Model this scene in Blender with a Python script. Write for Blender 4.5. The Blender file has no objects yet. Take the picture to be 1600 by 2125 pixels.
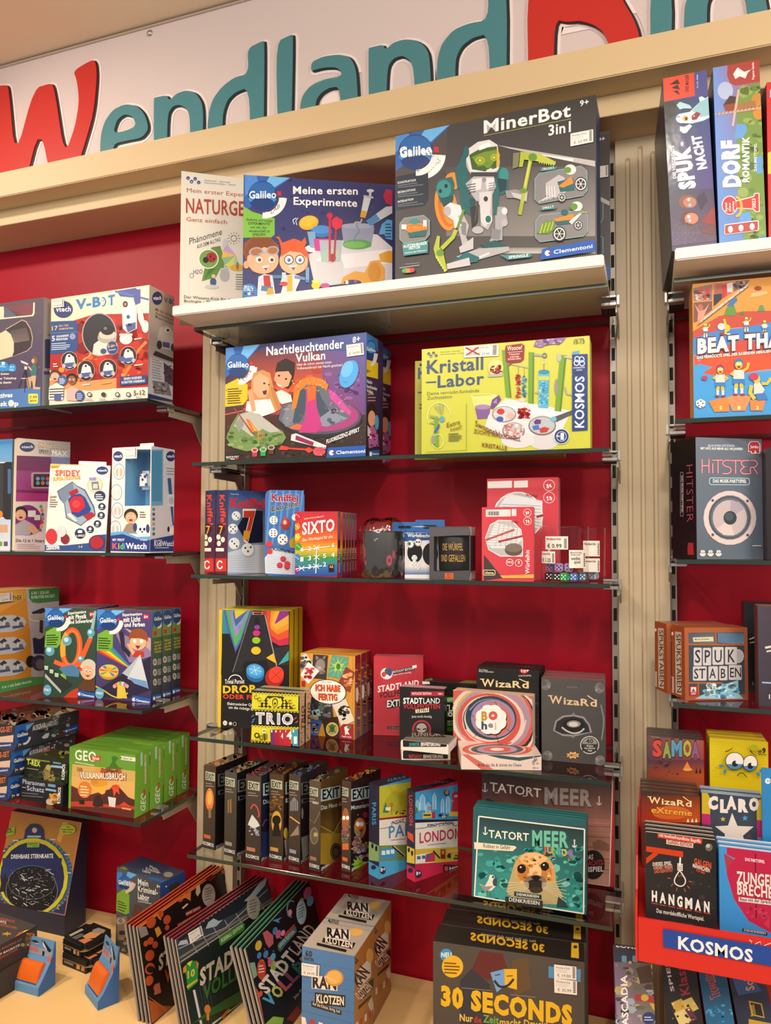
import bpy, bmesh, math, random
import numpy as np
from mathutils import Vector, Matrix
from mathutils.geometry import tessellate_polygon

# ---------------------------------------------------------------- camera, light, exposure
S = bpy.context.scene
COL = S.collection
S.view_settings.view_transform = 'Standard'
S.view_settings.look = 'None'
S.view_settings.gamma = 1.0
S.view_settings.exposure = 0.15
S.view_settings.use_curve_mapping = False

F = 1537.0                                   # focal length in pixels of the 1600 x 2125 frame
EYE = np.array([0.0, 0.0, 1.55])
def cam_basis(yaw, pit, rol):
    yaw, pit, rol = np.radians([yaw, pit, rol])
    r = np.array([math.cos(yaw), math.sin(yaw), 0.0]); fw = np.array([-math.sin(yaw), math.cos(yaw), 0.0]); up = np.array([0, 0, 1.0])
    c, s = math.cos(pit), math.sin(pit)
    f2 = fw*c + up*s; u2 = up*c - fw*s
    c, s = math.cos(rol), math.sin(rol)
    return np.array([r*c + u2*s, u2*c - r*s, f2])
CB = cam_basis(19.667, 2.086, 0.211)
cd = bpy.data.cameras.new('camera'); cam = bpy.data.objects.new('camera', cd); COL.objects.link(cam)
cd.sensor_fit = 'VERTICAL'; cd.sensor_height = 24.0; cd.lens = F*24.0/2125.0
cd.clip_start = 0.01
cam.matrix_world = Matrix(((CB[0][0], CB[1][0], -CB[2][0], EYE[0]), (CB[0][1], CB[1][1], -CB[2][1], EYE[1]),
                           (CB[0][2], CB[1][2], -CB[2][2], EYE[2]), (0, 0, 0, 1)))
S.camera = cam

W = bpy.data.worlds.new('shop_ambient'); S.world = W; W.use_nodes = True  # even ambient fill added from all around
W.node_tree.nodes['Background'].inputs[0].default_value = (1.0, 0.93, 0.86, 1)
W.node_tree.nodes['Background'].inputs[1].default_value = 0.5

def area(name, loc, target, sx, sy, power, col):
    l = bpy.data.lights.new(name, 'AREA'); l.shape = 'RECTANGLE'; l.size = sx; l.size_y = sy; l.energy = power; l.color = col
    o = bpy.data.objects.new(name, l); COL.objects.link(o); o.location = loc
    o.rotation_euler = (Vector(target)-Vector(loc)).to_track_quat('-Z', 'Y').to_euler(); return o
def spot(name, loc, target, power, col, ang, blend=.5, rad=.05):
    l = bpy.data.lights.new(name, 'SPOT'); l.energy = power; l.color = col; l.spot_size = math.radians(ang); l.spot_blend = blend; l.shadow_soft_size = rad
    o = bpy.data.objects.new(name, l); COL.objects.link(o); o.location = loc
    o.rotation_euler = (Vector(target)-Vector(loc)).to_track_quat('-Z', 'Y').to_euler(); return o
area('ceiling_light_field', (-0.5, -0.75, 2.88), (-0.5, 1.4, 1.2), 3.0, 0.9, 52, (1.0, .91, .80))
area('added_fill_right', (1.5, 0.1, 2.6), (-.9, 1.5, 1.2), .9, .9, 24, (1.0, .92, .80))  # added fill lamp that brightens the right-facing box sides
spot('track_spot_left', (-2.3, 0.35, 2.85), (-1.45, 1.655, 2.15), 58, (1.0, .84, .68), 58, .7, .06)
spot('track_spot_centre', (-1.15, 0.25, 2.85), (-0.75, 1.5, 1.3), 37, (1.0, .86, .70), 70, .7, .05)
spot('track_spot_right', (0.15, 0.1, 2.85), (-0.1, 1.4, 1.1), 40, (1.0, .88, .76), 75, .7, .06)
spot('track_spot_counter', (-1.7, 0.5, 2.85), (-1.0, 1.35, 0.6), 85, (1.0, .80, .54), 50, .7, .05)

# ---------------------------------------------------------------- pixel rays (used once, to read positions off the photograph)
def ray(u, v): return CB.T @ np.array([(u-800)/F, (1062.5-v)/F, 1.0])
def pY(u, v, Y): d = ray(u, v); return EYE + d*(Y/d[1])
def pZ(u, v, Z): d = ray(u, v); return EYE + d*((Z-EYE[2])/d[2])
def prj(P):
    q = CB @ (np.array(P)-EYE); return np.array([800+F*q[0]/q[2], 1062.5-F*q[1]/q[2]])
def atu(u, Y, z):                             # point of depth Y and height z that stands over column u
    k = (u-800)/F; n = CB[0]-k*CB[2]
    return np.array([-(n[1]*Y+n[2]*(z-EYE[2]))/n[0], Y, z])
def atv(P, v):                                # height above P that projects to row v
    k = (1062.5-v)/F; n = CB[1]-k*CB[2]; d = np.array(P)-EYE
    return EYE[2]-(n[0]*d[0]+n[1]*d[1])/n[2]

# ---------------------------------------------------------------- materials
def lin(x): return x/12.92 if x <= .04045 else ((x+.055)/1.055)**2.4
def c(h):
    if isinstance(h, tuple): return h
    if len(h) == 3: h = ''.join(a*2 for a in h)
    return tuple(min(.86, lin(int(h[i:i+2], 16)/255)) for i in (0, 2, 4))
MATS = {}
def mat(name, col=None, rough=.45, metal=0.0, coat=0.0, spec=.5, attr=False, noise=0.0, bump=0.0, bscale=60, nscale=25):
    if name in MATS: return MATS[name]
    m = bpy.data.materials.new(name); m.use_nodes = True; nt = m.node_tree; b = nt.nodes['Principled BSDF']
    b.inputs['Roughness'].default_value = rough; b.inputs['Metallic'].default_value = metal
    b.inputs['Coat Weight'].default_value = coat; b.inputs['Coat Roughness'].default_value = .12; b.inputs['Specular IOR Level'].default_value = spec
    if attr:
        a = nt.nodes.new('ShaderNodeAttribute'); a.attribute_name = 'Col'; nt.links.new(a.outputs['Color'], b.inputs['Base Color'])
    else:
        b.inputs['Base Color'].default_value = (*c(col), 1)
        if noise:
            n = nt.nodes.new('ShaderNodeTexNoise'); n.inputs['Scale'].default_value = nscale; n.inputs['Detail'].default_value = 4
            tc = nt.nodes.new('ShaderNodeTexCoord'); nt.links.new(tc.outputs['Object'], n.inputs['Vector'])
            mx = nt.nodes.new('ShaderNodeMix'); mx.data_type = 'RGBA'; k = c(col)
            mx.inputs[6].default_value = (*[x*(1-noise) for x in k], 1); mx.inputs[7].default_value = (*[min(1, x*(1+noise)) for x in k], 1)
            nt.links.new(n.outputs['Fac'], mx.inputs[0]); nt.links.new(mx.outputs[2], b.inputs['Base Color'])
    if bump:
        n = nt.nodes.new('ShaderNodeTexNoise'); n.inputs['Scale'].default_value = bscale; n.inputs['Detail'].default_value = 2
        tc = nt.nodes.new('ShaderNodeTexCoord'); nt.links.new(tc.outputs['Object'], n.inputs['Vector'])
        u = nt.nodes.new('ShaderNodeBump'); u.inputs['Strength'].default_value = bump; u.inputs['Distance'].default_value = .002
        nt.links.new(n.outputs['Fac'], u.inputs['Height'])
        nt.links.new(u.outputs['Normal'], b.inputs['Coat Normal' if coat else 'Normal'])
    MATS[name] = m; return m
def clear(name, tint, ior=1.45, rough=.02, bump=0.0):
    if name in MATS: return MATS[name]
    m = bpy.data.materials.new(name); m.use_nodes = True; nt = m.node_tree; nt.nodes.clear()
    o = nt.nodes.new('ShaderNodeOutputMaterial'); t = nt.nodes.new('ShaderNodeBsdfTransparent'); g = nt.nodes.new('ShaderNodeBsdfGlossy')
    fr = nt.nodes.new('ShaderNodeFresnel'); mx = nt.nodes.new('ShaderNodeMixShader')
    t.inputs[0].default_value = (*tint, 1); g.inputs['Roughness'].default_value = rough; fr.inputs[0].default_value = ior
    if bump:
        n = nt.nodes.new('ShaderNodeTexNoise'); n.inputs['Scale'].default_value = 45; tc = nt.nodes.new('ShaderNodeTexCoord')
        u = nt.nodes.new('ShaderNodeBump'); u.inputs['Strength'].default_value = bump; u.inputs['Distance'].default_value = .004
        nt.links.new(tc.outputs['Object'], n.inputs['Vector']); nt.links.new(n.outputs['Fac'], u.inputs['Height'])
        nt.links.new(u.outputs['Normal'], g.inputs['Normal']); nt.links.new(u.outputs['Normal'], fr.inputs['Normal'])
    ge = nt.nodes.new('ShaderNodeNewGeometry'); ml = nt.nodes.new('ShaderNodeMath'); ml.operation = 'MULTIPLY'; iv = nt.nodes.new('ShaderNodeMath'); iv.operation = 'SUBTRACT'; iv.inputs[0].default_value = 1.0
    for a, b in ((ge.outputs['Backfacing'], iv.inputs[1]), (fr.outputs[0], ml.inputs[0]), (iv.outputs[0], ml.inputs[1]), (ml.outputs[0], mx.inputs[0]), (t.outputs[0], mx.inputs[1]), (g.outputs[0], mx.inputs[2]), (mx.outputs[0], o.inputs[0])): nt.links.new(a, b)
    MATS[name] = m; return m
CARD = mat('printed_card', attr=True, rough=.5, spec=.35)
WRAP = mat('shrink_wrapped_card', attr=True, rough=.4, spec=.3, coat=.22, bump=.22, bscale=30)
FILM = mat('glossy_printed_card', attr=True, rough=.3, spec=.3)
GLASS = clear('shelf_glass', (.93, .97, .95), 1.5, .01)
GEDGE = mat('glass_edge', '26332e', rough=.12, noise=.25, nscale=40)
PLAST = clear('clear_plastic', (.96, .96, .97), 1.42, .05)
FOIL = clear('crinkled_film', (.92, .92, .92), 2.1, .1, 1.0)

# ---------------------------------------------------------------- objects
MW = {}
def props(o, label=None, cat=None, group=None, kind=None):
    for k, v in (('label', label), ('category', cat), ('group', group), ('kind', kind)):
        if v: o[k] = v
    return o
def thing(name, label, cat, loc, rz=0.0, group=None, tilt=0.0, roll=0.0):
    o = bpy.data.objects.new(name, None); COL.objects.link(o); o.empty_display_size = .02
    m = Matrix.Translation(Vector([float(x) for x in loc])) @ Matrix.Rotation(rz, 4, 'Z') @ Matrix.Rotation(-tilt, 4, 'X') @ Matrix.Rotation(roll, 4, 'Y')
    o.matrix_basis = m; MW[o] = np.array(m)
    return props(o, label, cat, group)
def link(name, me, parent=None, mats=(), smooth=False):
    o = bpy.data.objects.new(name, me); COL.objects.link(o)
    for m in mats: me.materials.append(m)
    if smooth:
        for p in me.polygons: p.use_smooth = True
    if parent: o.parent = parent
    return o
def dup(r, off, label, rot=0.0, world=False):
    n = r.copy(); COL.objects.link(n)
    m = r.matrix_basis.copy()
    n.matrix_basis = (Matrix.Translation(Vector(off)) @ m if world else m @ Matrix.Translation(Vector(off))) @ Matrix.Rotation(rot, 4, 'Z')
    n['label'] = label
    for ch in r.children:
        k = ch.copy(); COL.objects.link(k); k.parent = n
        for g in ch.children:
            q = g.copy(); COL.objects.link(q); q.parent = k
    return n
def colmesh(name, vs, fs, cs):                # faces with one print colour each
    me = bpy.data.meshes.new(name); me.from_pydata([tuple(v) for v in vs], [], fs)
    a = me.color_attributes.new('Col', 'FLOAT_COLOR', 'CORNER')
    buf = []
    for p in me.polygons:
        k = cs[p.index]
        if isinstance(k, list):
            for q in k: buf += [*q, 1.0]
        else: buf += [*k, 1.0]*p.loop_total
    a.data.foreach_set('color', buf); me.update(); return me
def bm_mesh(name, bm, colfn=None):
    me = bpy.data.meshes.new(name)
    if colfn:
        lay = bm.loops.layers.float_color.new('Col')
        for f in bm.faces:
            k = (*colfn(f), 1.0)
            for l in f.loops: l[lay] = k
    bm.to_mesh(me); bm.free(); return me
def bm_box(x0, x1, y0, y1, z0, z1, bev=0.0, seg=2, bm=None):
    own = bm is None
    b = bmesh.new()
    bmesh.ops.create_cube(b, size=1.0)
    for v in b.verts: v.co = Vector((x0+(v.co.x+.5)*(x1-x0), y0+(v.co.y+.5)*(y1-y0), z0+(v.co.z+.5)*(z1-z0)))
    if bev: bmesh.ops.bevel(b, geom=list(b.edges), offset=bev, segments=seg, affect='EDGES')
    if own: return b
    t = bpy.data.meshes.new('t'); b.to_mesh(t); b.free(); bm.from_mesh(t); bpy.data.meshes.remove(t); return bm
def box_obj(name, x0, x1, y0, y1, z0, z1, m, parent=None, bev=.0015):
    return link(name, bm_mesh(name, bm_box(x0, x1, y0, y1, z0, z1, bev)), parent, (m,))
def prism(name, pts, axis, a0, a1, m, parent=None, bev=0.0):   # outline extruded along an axis
    b = bmesh.new()
    def mk(p, a): return {'x': (a, p[0], p[1]), 'y': (p[0], a, p[1]), 'z': (p[0], p[1], a)}[axis]
    lo = [b.verts.new(mk(p, a0)) for p in pts]; hi = [b.verts.new(mk(p, a1)) for p in pts]; n = len(pts)
    b.faces.new(lo); b.faces.new(hi)
    for i in range(n): b.faces.new((lo[i], lo[(i+1) % n], hi[(i+1) % n], hi[i]))
    bmesh.ops.recalc_face_normals(b, faces=b.faces)
    if bev: bmesh.ops.bevel(b, geom=list(b.edges), offset=bev, segments=2, affect='EDGES')
    return link(name, bm_mesh(name, b), parent, (m,))
def lathe(name, prof, m, parent=None, loc=(0, 0, 0), n=28, smooth=True):
    vs, fs = [], []
    for r, z in prof:
        for i in range(n): a = 2*math.pi*i/n; vs.append((loc[0]+r*math.cos(a), loc[1]+r*math.sin(a), loc[2]+z))
    for j in range(len(prof)-1):
        for i in range(n): fs.append((j*n+i, j*n+(i+1) % n, (j+1)*n+(i+1) % n, (j+1)*n+i))
    me = bpy.data.meshes.new(name); me.from_pydata(vs, [], fs); return link(name, me, parent, (m,), smooth)

# ---------------------------------------------------------------- lettering
GL = {}
CAP = [None]
def glyphs(s, b):
    if (s, b) in GL: return GL[(s, b)]
    cu = bpy.data.curves.new('t', 'FONT'); cu.body = s; cu.offset = max(-.02, b*.0085); cu.space_character = 1+max(0, b)*.022; cu.resolution_u = 2; cu.fill_mode = 'FRONT'
    o = bpy.data.objects.new('t', cu); COL.objects.link(o)
    me = bpy.data.meshes.new_from_object(o.evaluated_get(bpy.context.evaluated_depsgraph_get()))
    v = np.array([(p.co.x, p.co.y) for p in me.vertices]) if len(me.vertices) else np.zeros((0, 2)); f = [tuple(p.vertices) for p in me.polygons]
    bpy.data.objects.remove(o); bpy.data.curves.remove(cu); bpy.data.meshes.remove(me)
    if len(v): v[:, 0] -= v[:, 0].min(); w = v[:, 0].max()
    else: w = 1
    GL[(s, b)] = (v, f, w); return GL[(s, b)]
def cap():
    if CAP[0] is None: v, f, w = glyphs('H', 0); CAP[0] = v[:, 1].max()
    return CAP[0]

# ---------------------------------------------------------------- printed faces
class Art:
    """One printed face of a thing. Coordinates are those of a zoomed view z = (x0, y0, scale) of the photograph and
    are carried onto the face by the face's own homography."""
    def __init__(s, root, name, O, ux, uy, w, h, z=(0, 0, 1), bg=None, m=None, rr=0.0, lift=.00015, label=None):
        s.root, s.name, s.m = root, name, m or CARD
        s.O, s.ux, s.uy, s.w, s.h = np.array(O, float), np.array(ux, float), np.array(uy, float), w, h
        s.n = np.cross(s.ux, s.uy); s.k = 0; s.lift = lift; s.label = label
        s.V, s.Fc, s.C = [], [], []; s.nv = 0; s.z = z
        M = MW[root]; q = []
        for a, b in ((0, 0), (1, 0), (1, 1), (0, 1)):
            p = s.O+s.ux*a*w+s.uy*b*h; p = M[:3, :3] @ p+M[:3, 3]; u = prj(p); q.append(((u[0]-z[0])*z[2], (u[1]-z[1])*z[2]))
        s.q = np.array(q); A = []; B = []
        for (x, y), (a, b) in zip(q, ((0, 0), (1, 0), (1, 1), (0, 1))):
            A += [[x, y, 1, 0, 0, 0, -a*x, -a*y], [0, 0, 0, x, y, 1, -b*x, -b*y]]; B += [a, b]
        H = np.linalg.solve(np.array(A), np.array(B)); s.H = np.append(H, 1).reshape(3, 3)
        if bg:
            if isinstance(bg, str): bg = [bg]*4               # colours of the corners: top left, top right, bottom right, bottom left
            if rr:
                pts = []
                for cx, cy, a0 in ((w-rr, h-rr, 0), (rr, h-rr, 90), (rr, rr, 180), (w-rr, rr, 270)):
                    for i in range(6): a = math.radians(a0+18*i); pts.append(((cx+rr*math.cos(a))/w, (cy+rr*math.sin(a))/h))
                s.st(np.array(pts), [tuple(range(len(pts)))], [c(bg[0])])
            else: s.grid([(0, 1), (1, 1), (1, 0), (0, 0)], bg, 1 if bg.count(bg[0]) == 4 else 8, True)
    def st(s, ab, faces, cols):
        d = s.lift+s.k*2.2e-5; s.k += 1
        P = s.O+np.outer(np.clip(ab[:, 0], 0, 1)*s.w, s.ux)+np.outer(np.clip(ab[:, 1], 0, 1)*s.h, s.uy)+s.n*d
        s.V.append(P); s.Fc += [tuple(i+s.nv for i in f) for f in faces]; s.C += cols; s.nv += len(P)
    def mp(s, pts):
        p = np.array(pts, float); q = np.c_[p, np.ones(len(p))] @ s.H.T; return q[:, :2]/q[:, 2:3]
    def grid(s, q, cols, n, isst=False):
        q = np.array(q, float); k = [np.array(c(x)) for x in cols]; pts = []; cl = []
        for j in range(n+1):
            for i in range(n+1):
                a, b = i/n, j/n; pts.append(q[0]*(1-a)*(1-b)+q[1]*a*(1-b)+q[2]*a*b+q[3]*(1-a)*b); cl.append(tuple(k[0]*(1-a)*(1-b)+k[1]*a*(1-b)+k[2]*a*b+k[3]*(1-a)*b))
        fs = []; fc = []
        for j in range(n):
            for i in range(n): f = ((j+1)*(n+1)+i, (j+1)*(n+1)+i+1, j*(n+1)+i+1, j*(n+1)+i); fs.append(f); fc.append([cl[t] for t in f])
        s.st(np.array(pts) if isst else s.mp(pts), fs, fc); return s
    def G(s, x0, y0, x1, y1, cols, n=6): return s.grid([(x0, y0), (x1, y0), (x1, y1), (x0, y1)], cols, n)
    def P(s, pts, col):
        t = tessellate_polygon([[Vector((p[0], p[1], 0)) for p in pts]])
        ab = s.mp(pts); fs = []
        for f in t:
            a, b, d = (ab[i] for i in f); cr = (b[0]-a[0])*(d[1]-a[1])-(b[1]-a[1])*(d[0]-a[0]); fs.append(tuple(f) if cr > 0 else tuple(f[::-1]))
        s.st(ab, fs, [c(col)]*len(fs)); return s
    def R(s, x0, y0, x1, y1, col, sl=0.0):                     # rectangle; sl = rise of its right end
        return s.P([(x0, y0), (x1, y0-sl), (x1, y1-sl), (x0, y1)], col)
    def RR(s, x0, y0, x1, y1, r, col, sl=0.0):
        pts = []
        for cx, cy, a0 in ((x1-r, y1-r, 0), (x0+r, y1-r, 90), (x0+r, y0+r, 180), (x1-r, y0+r, 270)):
            for i in range(5): a = math.radians(a0+22.5*i); x = cx+r*math.cos(a); pts.append((x, cy+r*math.sin(a)-sl*(x-x0)/(x1-x0)))
        return s.P(pts, col)
    def E(s, x, y, rx, ry, col, rot=0, n=22, a0=0, a1=360):
        t = math.radians(rot); pts = []
        for i in range(n+(a1-a0 < 360)):
            a = math.radians(a0+(a1-a0)*i/n); u, v = rx*math.cos(a), ry*math.sin(a); pts.append((x+u*math.cos(t)-v*math.sin(t), y+u*math.sin(t)+v*math.cos(t)))
        return s.P(pts, col)
    def RG(s, x, y, rx, ry, wd, col, a0=0, a1=360, rot=0, n=26):
        t = math.radians(rot); A = []
        for i in range(n+1):
            a = math.radians(a0+(a1-a0)*i/n)
            for k in (0, wd): u, v = (rx-k)*math.cos(a), (ry-k)*math.sin(a); A.append((x+u*math.cos(t)-v*math.sin(t), y+u*math.sin(t)+v*math.cos(t)))
        s.st(s.mp(A), [(2*i, 2*i+1, 2*i+3, 2*i+2) for i in range(n)], [c(col)]*n); return s
    def L(s, pts, wd, col, wd2=None):
        p = np.array(pts, float); n = len(p); A = []
        for i in range(n):
            d = p[min(i+1, n-1)]-p[max(i-1, 0)]; d = d/(np.hypot(*d)+1e-9); nn = np.array([-d[1], d[0]]); k = (wd+((wd2 if wd2 is not None else wd)-wd)*i/max(1, n-1))/2; A += [p[i]+nn*k, p[i]-nn*k]
        s.st(s.mp(A), [(2*i, 2*i+1, 2*i+3, 2*i+2) for i in range(n-1)], [c(col)]*(n-1)); return s
    def CV(s, pts, wd, col, wd2=None):                         # smooth stroke through points
        p = [np.array(q, float) for q in pts]; p = [2*p[0]-p[1]]+p+[2*p[-1]-p[-2]]; o = []
        for i in range(1, len(p)-2):
            for t in np.linspace(0, 1, 6)[:-1]:
                o.append(.5*(2*p[i]+(p[i+1]-p[i-1])*t+(2*p[i-1]-5*p[i]+4*p[i+1]-p[i+2])*t*t+(3*p[i]-p[i-1]-3*p[i+1]+p[i+2])*t**3))
        return s.L(o+[p[-2]], wd, col, wd2)
    def T(s, txt, x0, y0, x1, y1, col, hh=None, b=0, up=None):
        v, f, w = glyphs(txt, b)
        if not len(v): return s
        a = np.array([x0, y0], float); d = np.array([x1, y1], float)-a; Ln = np.hypot(*d)
        if hh is None: hh = Ln/w*cap()
        u = np.array(up if up else ((0, -1) if abs(d[0]) > abs(d[1])*1.2 else (d[1]/Ln, -d[0]/Ln)), float)*hh/cap()
        pts = a+np.outer(v[:, 0]/w, d)+np.outer(v[:, 1], u); ab = s.mp(pts)
        s.st(ab, f, [c(col)]*len(f)); return s
    def S(s, n, x0, y0, x1, y1, pal, r0, r1, seed=1, k=6):     # loose blobs of an illustration
        g = random.Random(seed)
        A, fs, cs = [], [], []
        for i in range(n):
            x, y, r, a0, e = g.uniform(x0, x1), g.uniform(y0, y1), g.uniform(r0, r1), g.uniform(0, 6.3), g.uniform(.4, 1)
            for j in range(k):
                a = a0+6.2832*j/k; A.append((x+r*math.cos(a), y-r*e*math.sin(a)))
            fs.append(tuple(range(i*k, i*k+k))); cs.append(c(g.choice(pal)))
        s.st(s.mp(A), fs, cs); return s
    def kid(s, x, y, r, skin, hair, shirt=None):
        if shirt: s.P([(x-r*1.3, y+r*2.6), (x-r*.9, y+r*1.1), (x+r*.9, y+r*1.1), (x+r*1.3, y+r*2.6)], shirt)
        s.E(x, y-r*.25, r*1.08, r*1.05, hair); s.E(x, y+r*.12, r*.86, r*.9, skin)
        for k in (-1, 1): s.E(x+k*r*.35, y, r*.16, r*.2, 'fff', n=10); s.E(x+k*r*.33, y+r*.02, r*.09, r*.12, '321', n=8)
        s.E(x, y+r*.5, r*.3, r*.18, '822', n=12); return s
    def face(s, x, y, r, skin, hair): return s.kid(x, y, r, skin, hair)
    def gal(s, x, y, r, tag, hx=None, corner=True, tagcol='e9e6e6'):    # the globe badge printed on the science boxes
        if corner:
            s.P([(x-r*1.25, y-r*1.6), (x+r*2.0, y-r*1.95), (x+r*.8, y-r*.4), (x-r*1.25, y+r*1.1)], '2d5fae')
            s.P([(x+r*.5, y-r*1.75), (x+r*1.9, y-r*1.92), (x+r*.8, y-r*.55), (x+r*.2, y-r*.8)], '69b0e6'); s.P([(x-r*1.2, y-r*1.5), (x-r*.4, y-r*1.6), (x-r*.2, y-r*.5), (x-r*1.2, y)], '4a86cf')
        s.RG(x+r*.25, y+r*.05, r*1.45, r*1.5, r*.42, tagcol, 5, 92); s.T(tag, x+r*.62, y+r*1.28, x+r*1.42, y+r*.5, '556', r*.25)
        s.E(x, y, r, r*1.02, '1d3f7c'); s.E(x, y-r*.35, r*.86, r*.6, '2a62a8'); s.E(x, y+r*.25, r*.97, r*.35, '3f86c8'); s.E(x, y+r*.55, r*.8, r*.45, '1b3a78')
        s.T('Galileo', x-r*.92, y+r*.2, x+r*.95, y+r*.16, 'f2f2f2', r*.5, 2); s.R(x+r*1.02, y-r*.3, x+r*1.3, y, 'c32a3c'); return s
    def clem(s, x0, y0, x1, y1, h):                            # blue maker's corner: left top, right top, height
        dy = y1-y0
        s.P([(x0, y0+h), (x0+(x1-x0)*.03, y0+h*.1), (x0+(x1-x0)*.1, y0), (x1, y1), (x1, y1+h)], '1f55a8')
        k = (x1-x0); s.E(x0+k*.13, y0+h*.52+dy*.13, h*.24, h*.24, 'eef'); s.P([(x0+k*.13, y0+h*.52+dy*.1), (x0+k*.13+h*.26, y0+h*.36+dy*.13), (x0+k*.13+h*.26, y0+h*.68+dy*.13)], '8a2b52')
        s.T('Clementoni', x0+k*.24, y0+h*.68+dy*.24, x0+k*.95, y0+h*.68+dy*.95, 'f4f4f6', h*.32, 2); return s
    def lines(s, n, x0, y0, x1, dy, col, h=3, sl=0.0, seed=1):  # fine print too small to read
        g = random.Random(seed)
        for i in range(n): y = y0+dy*i; s.R(x0, y, x0+(x1-x0)*g.uniform(.7, 1), y+h, col, sl)
        return s
    def done(s):
        me = colmesh(s.name, np.concatenate(s.V), s.Fc, s.C); o = link(s.name, me, s.root, (s.m,))
        if s.label: o['label'] = s.label
        return o

ARTS = []
def carton(w, d, h, cols, rr=0.0, bev=.0012, hole=None):
    """card box; cols = front, right, left, top, back, bottom; rr rounds the four corners of the front"""
    k = [c(x) for x in cols]
    if hole:                                                   # box with an open window cavity: x0, x1, z0, z1, depth, colour
        x0, x1, z0, z1, dp, hc = hole; x1 = w-.002 if x1 is None else x1; z1 = h-.006 if z1 is None else z1; hc = c(hc)
        v = [(0, 0, 0), (w, 0, 0), (w, 0, h), (0, 0, h), (0, d, 0), (w, d, 0), (w, d, h), (0, d, h),
             (x0, 0, z0), (x1, 0, z0), (x1, 0, z1), (x0, 0, z1), (x0, dp, z0), (x1, dp, z0), (x1, dp, z1), (x0, dp, z1)]
        f = [(0, 1, 9, 8), (1, 2, 10, 9), (2, 3, 11, 10), (3, 0, 8, 11), (1, 5, 6, 2), (4, 0, 3, 7), (3, 2, 6, 7), (5, 4, 7, 6), (4, 5, 1, 0),
             (8, 9, 13, 12), (9, 10, 14, 13), (10, 11, 15, 14), (11, 8, 12, 15), (12, 13, 14, 15)]
        return colmesh('carton', v, f, [k[0]]*4+[k[1], k[2], k[3], k[4], k[5]]+[hc]*5)
    b = bmesh.new(); bmesh.ops.create_cube(b, size=1.0)
    for v in b.verts: v.co = Vector(((v.co.x+.5)*w, (v.co.y+.5)*d, (v.co.z+.5)*h))
    if rr:
        e = [x for x in b.edges if abs(x.verts[0].co.y-x.verts[1].co.y) > d*.5]
        bmesh.ops.bevel(b, geom=e, offset=rr, segments=5, affect='EDGES')
        e = [x for x in b.edges if len(x.link_faces) == 2 and x.calc_face_angle(0) > .9]
        bmesh.ops.bevel(b, geom=e, offset=.002, segments=2, affect='EDGES')
    else: bmesh.ops.bevel(b, geom=list(b.edges), offset=min(bev, d*.2), segments=2, affect='EDGES')
    def fn(f):
        n = f.normal; i = max(range(3), key=lambda a: abs(n[a])+(.02 if a == 1 else 0))
        return k[{0: 1 if n.x > 0 else 2, 1: 0 if n.y < 0 else 4, 2: 3 if n.z > 0 else 5}[i]]
    b.normal_update(); return bm_mesh('carton', b, fn)

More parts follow.
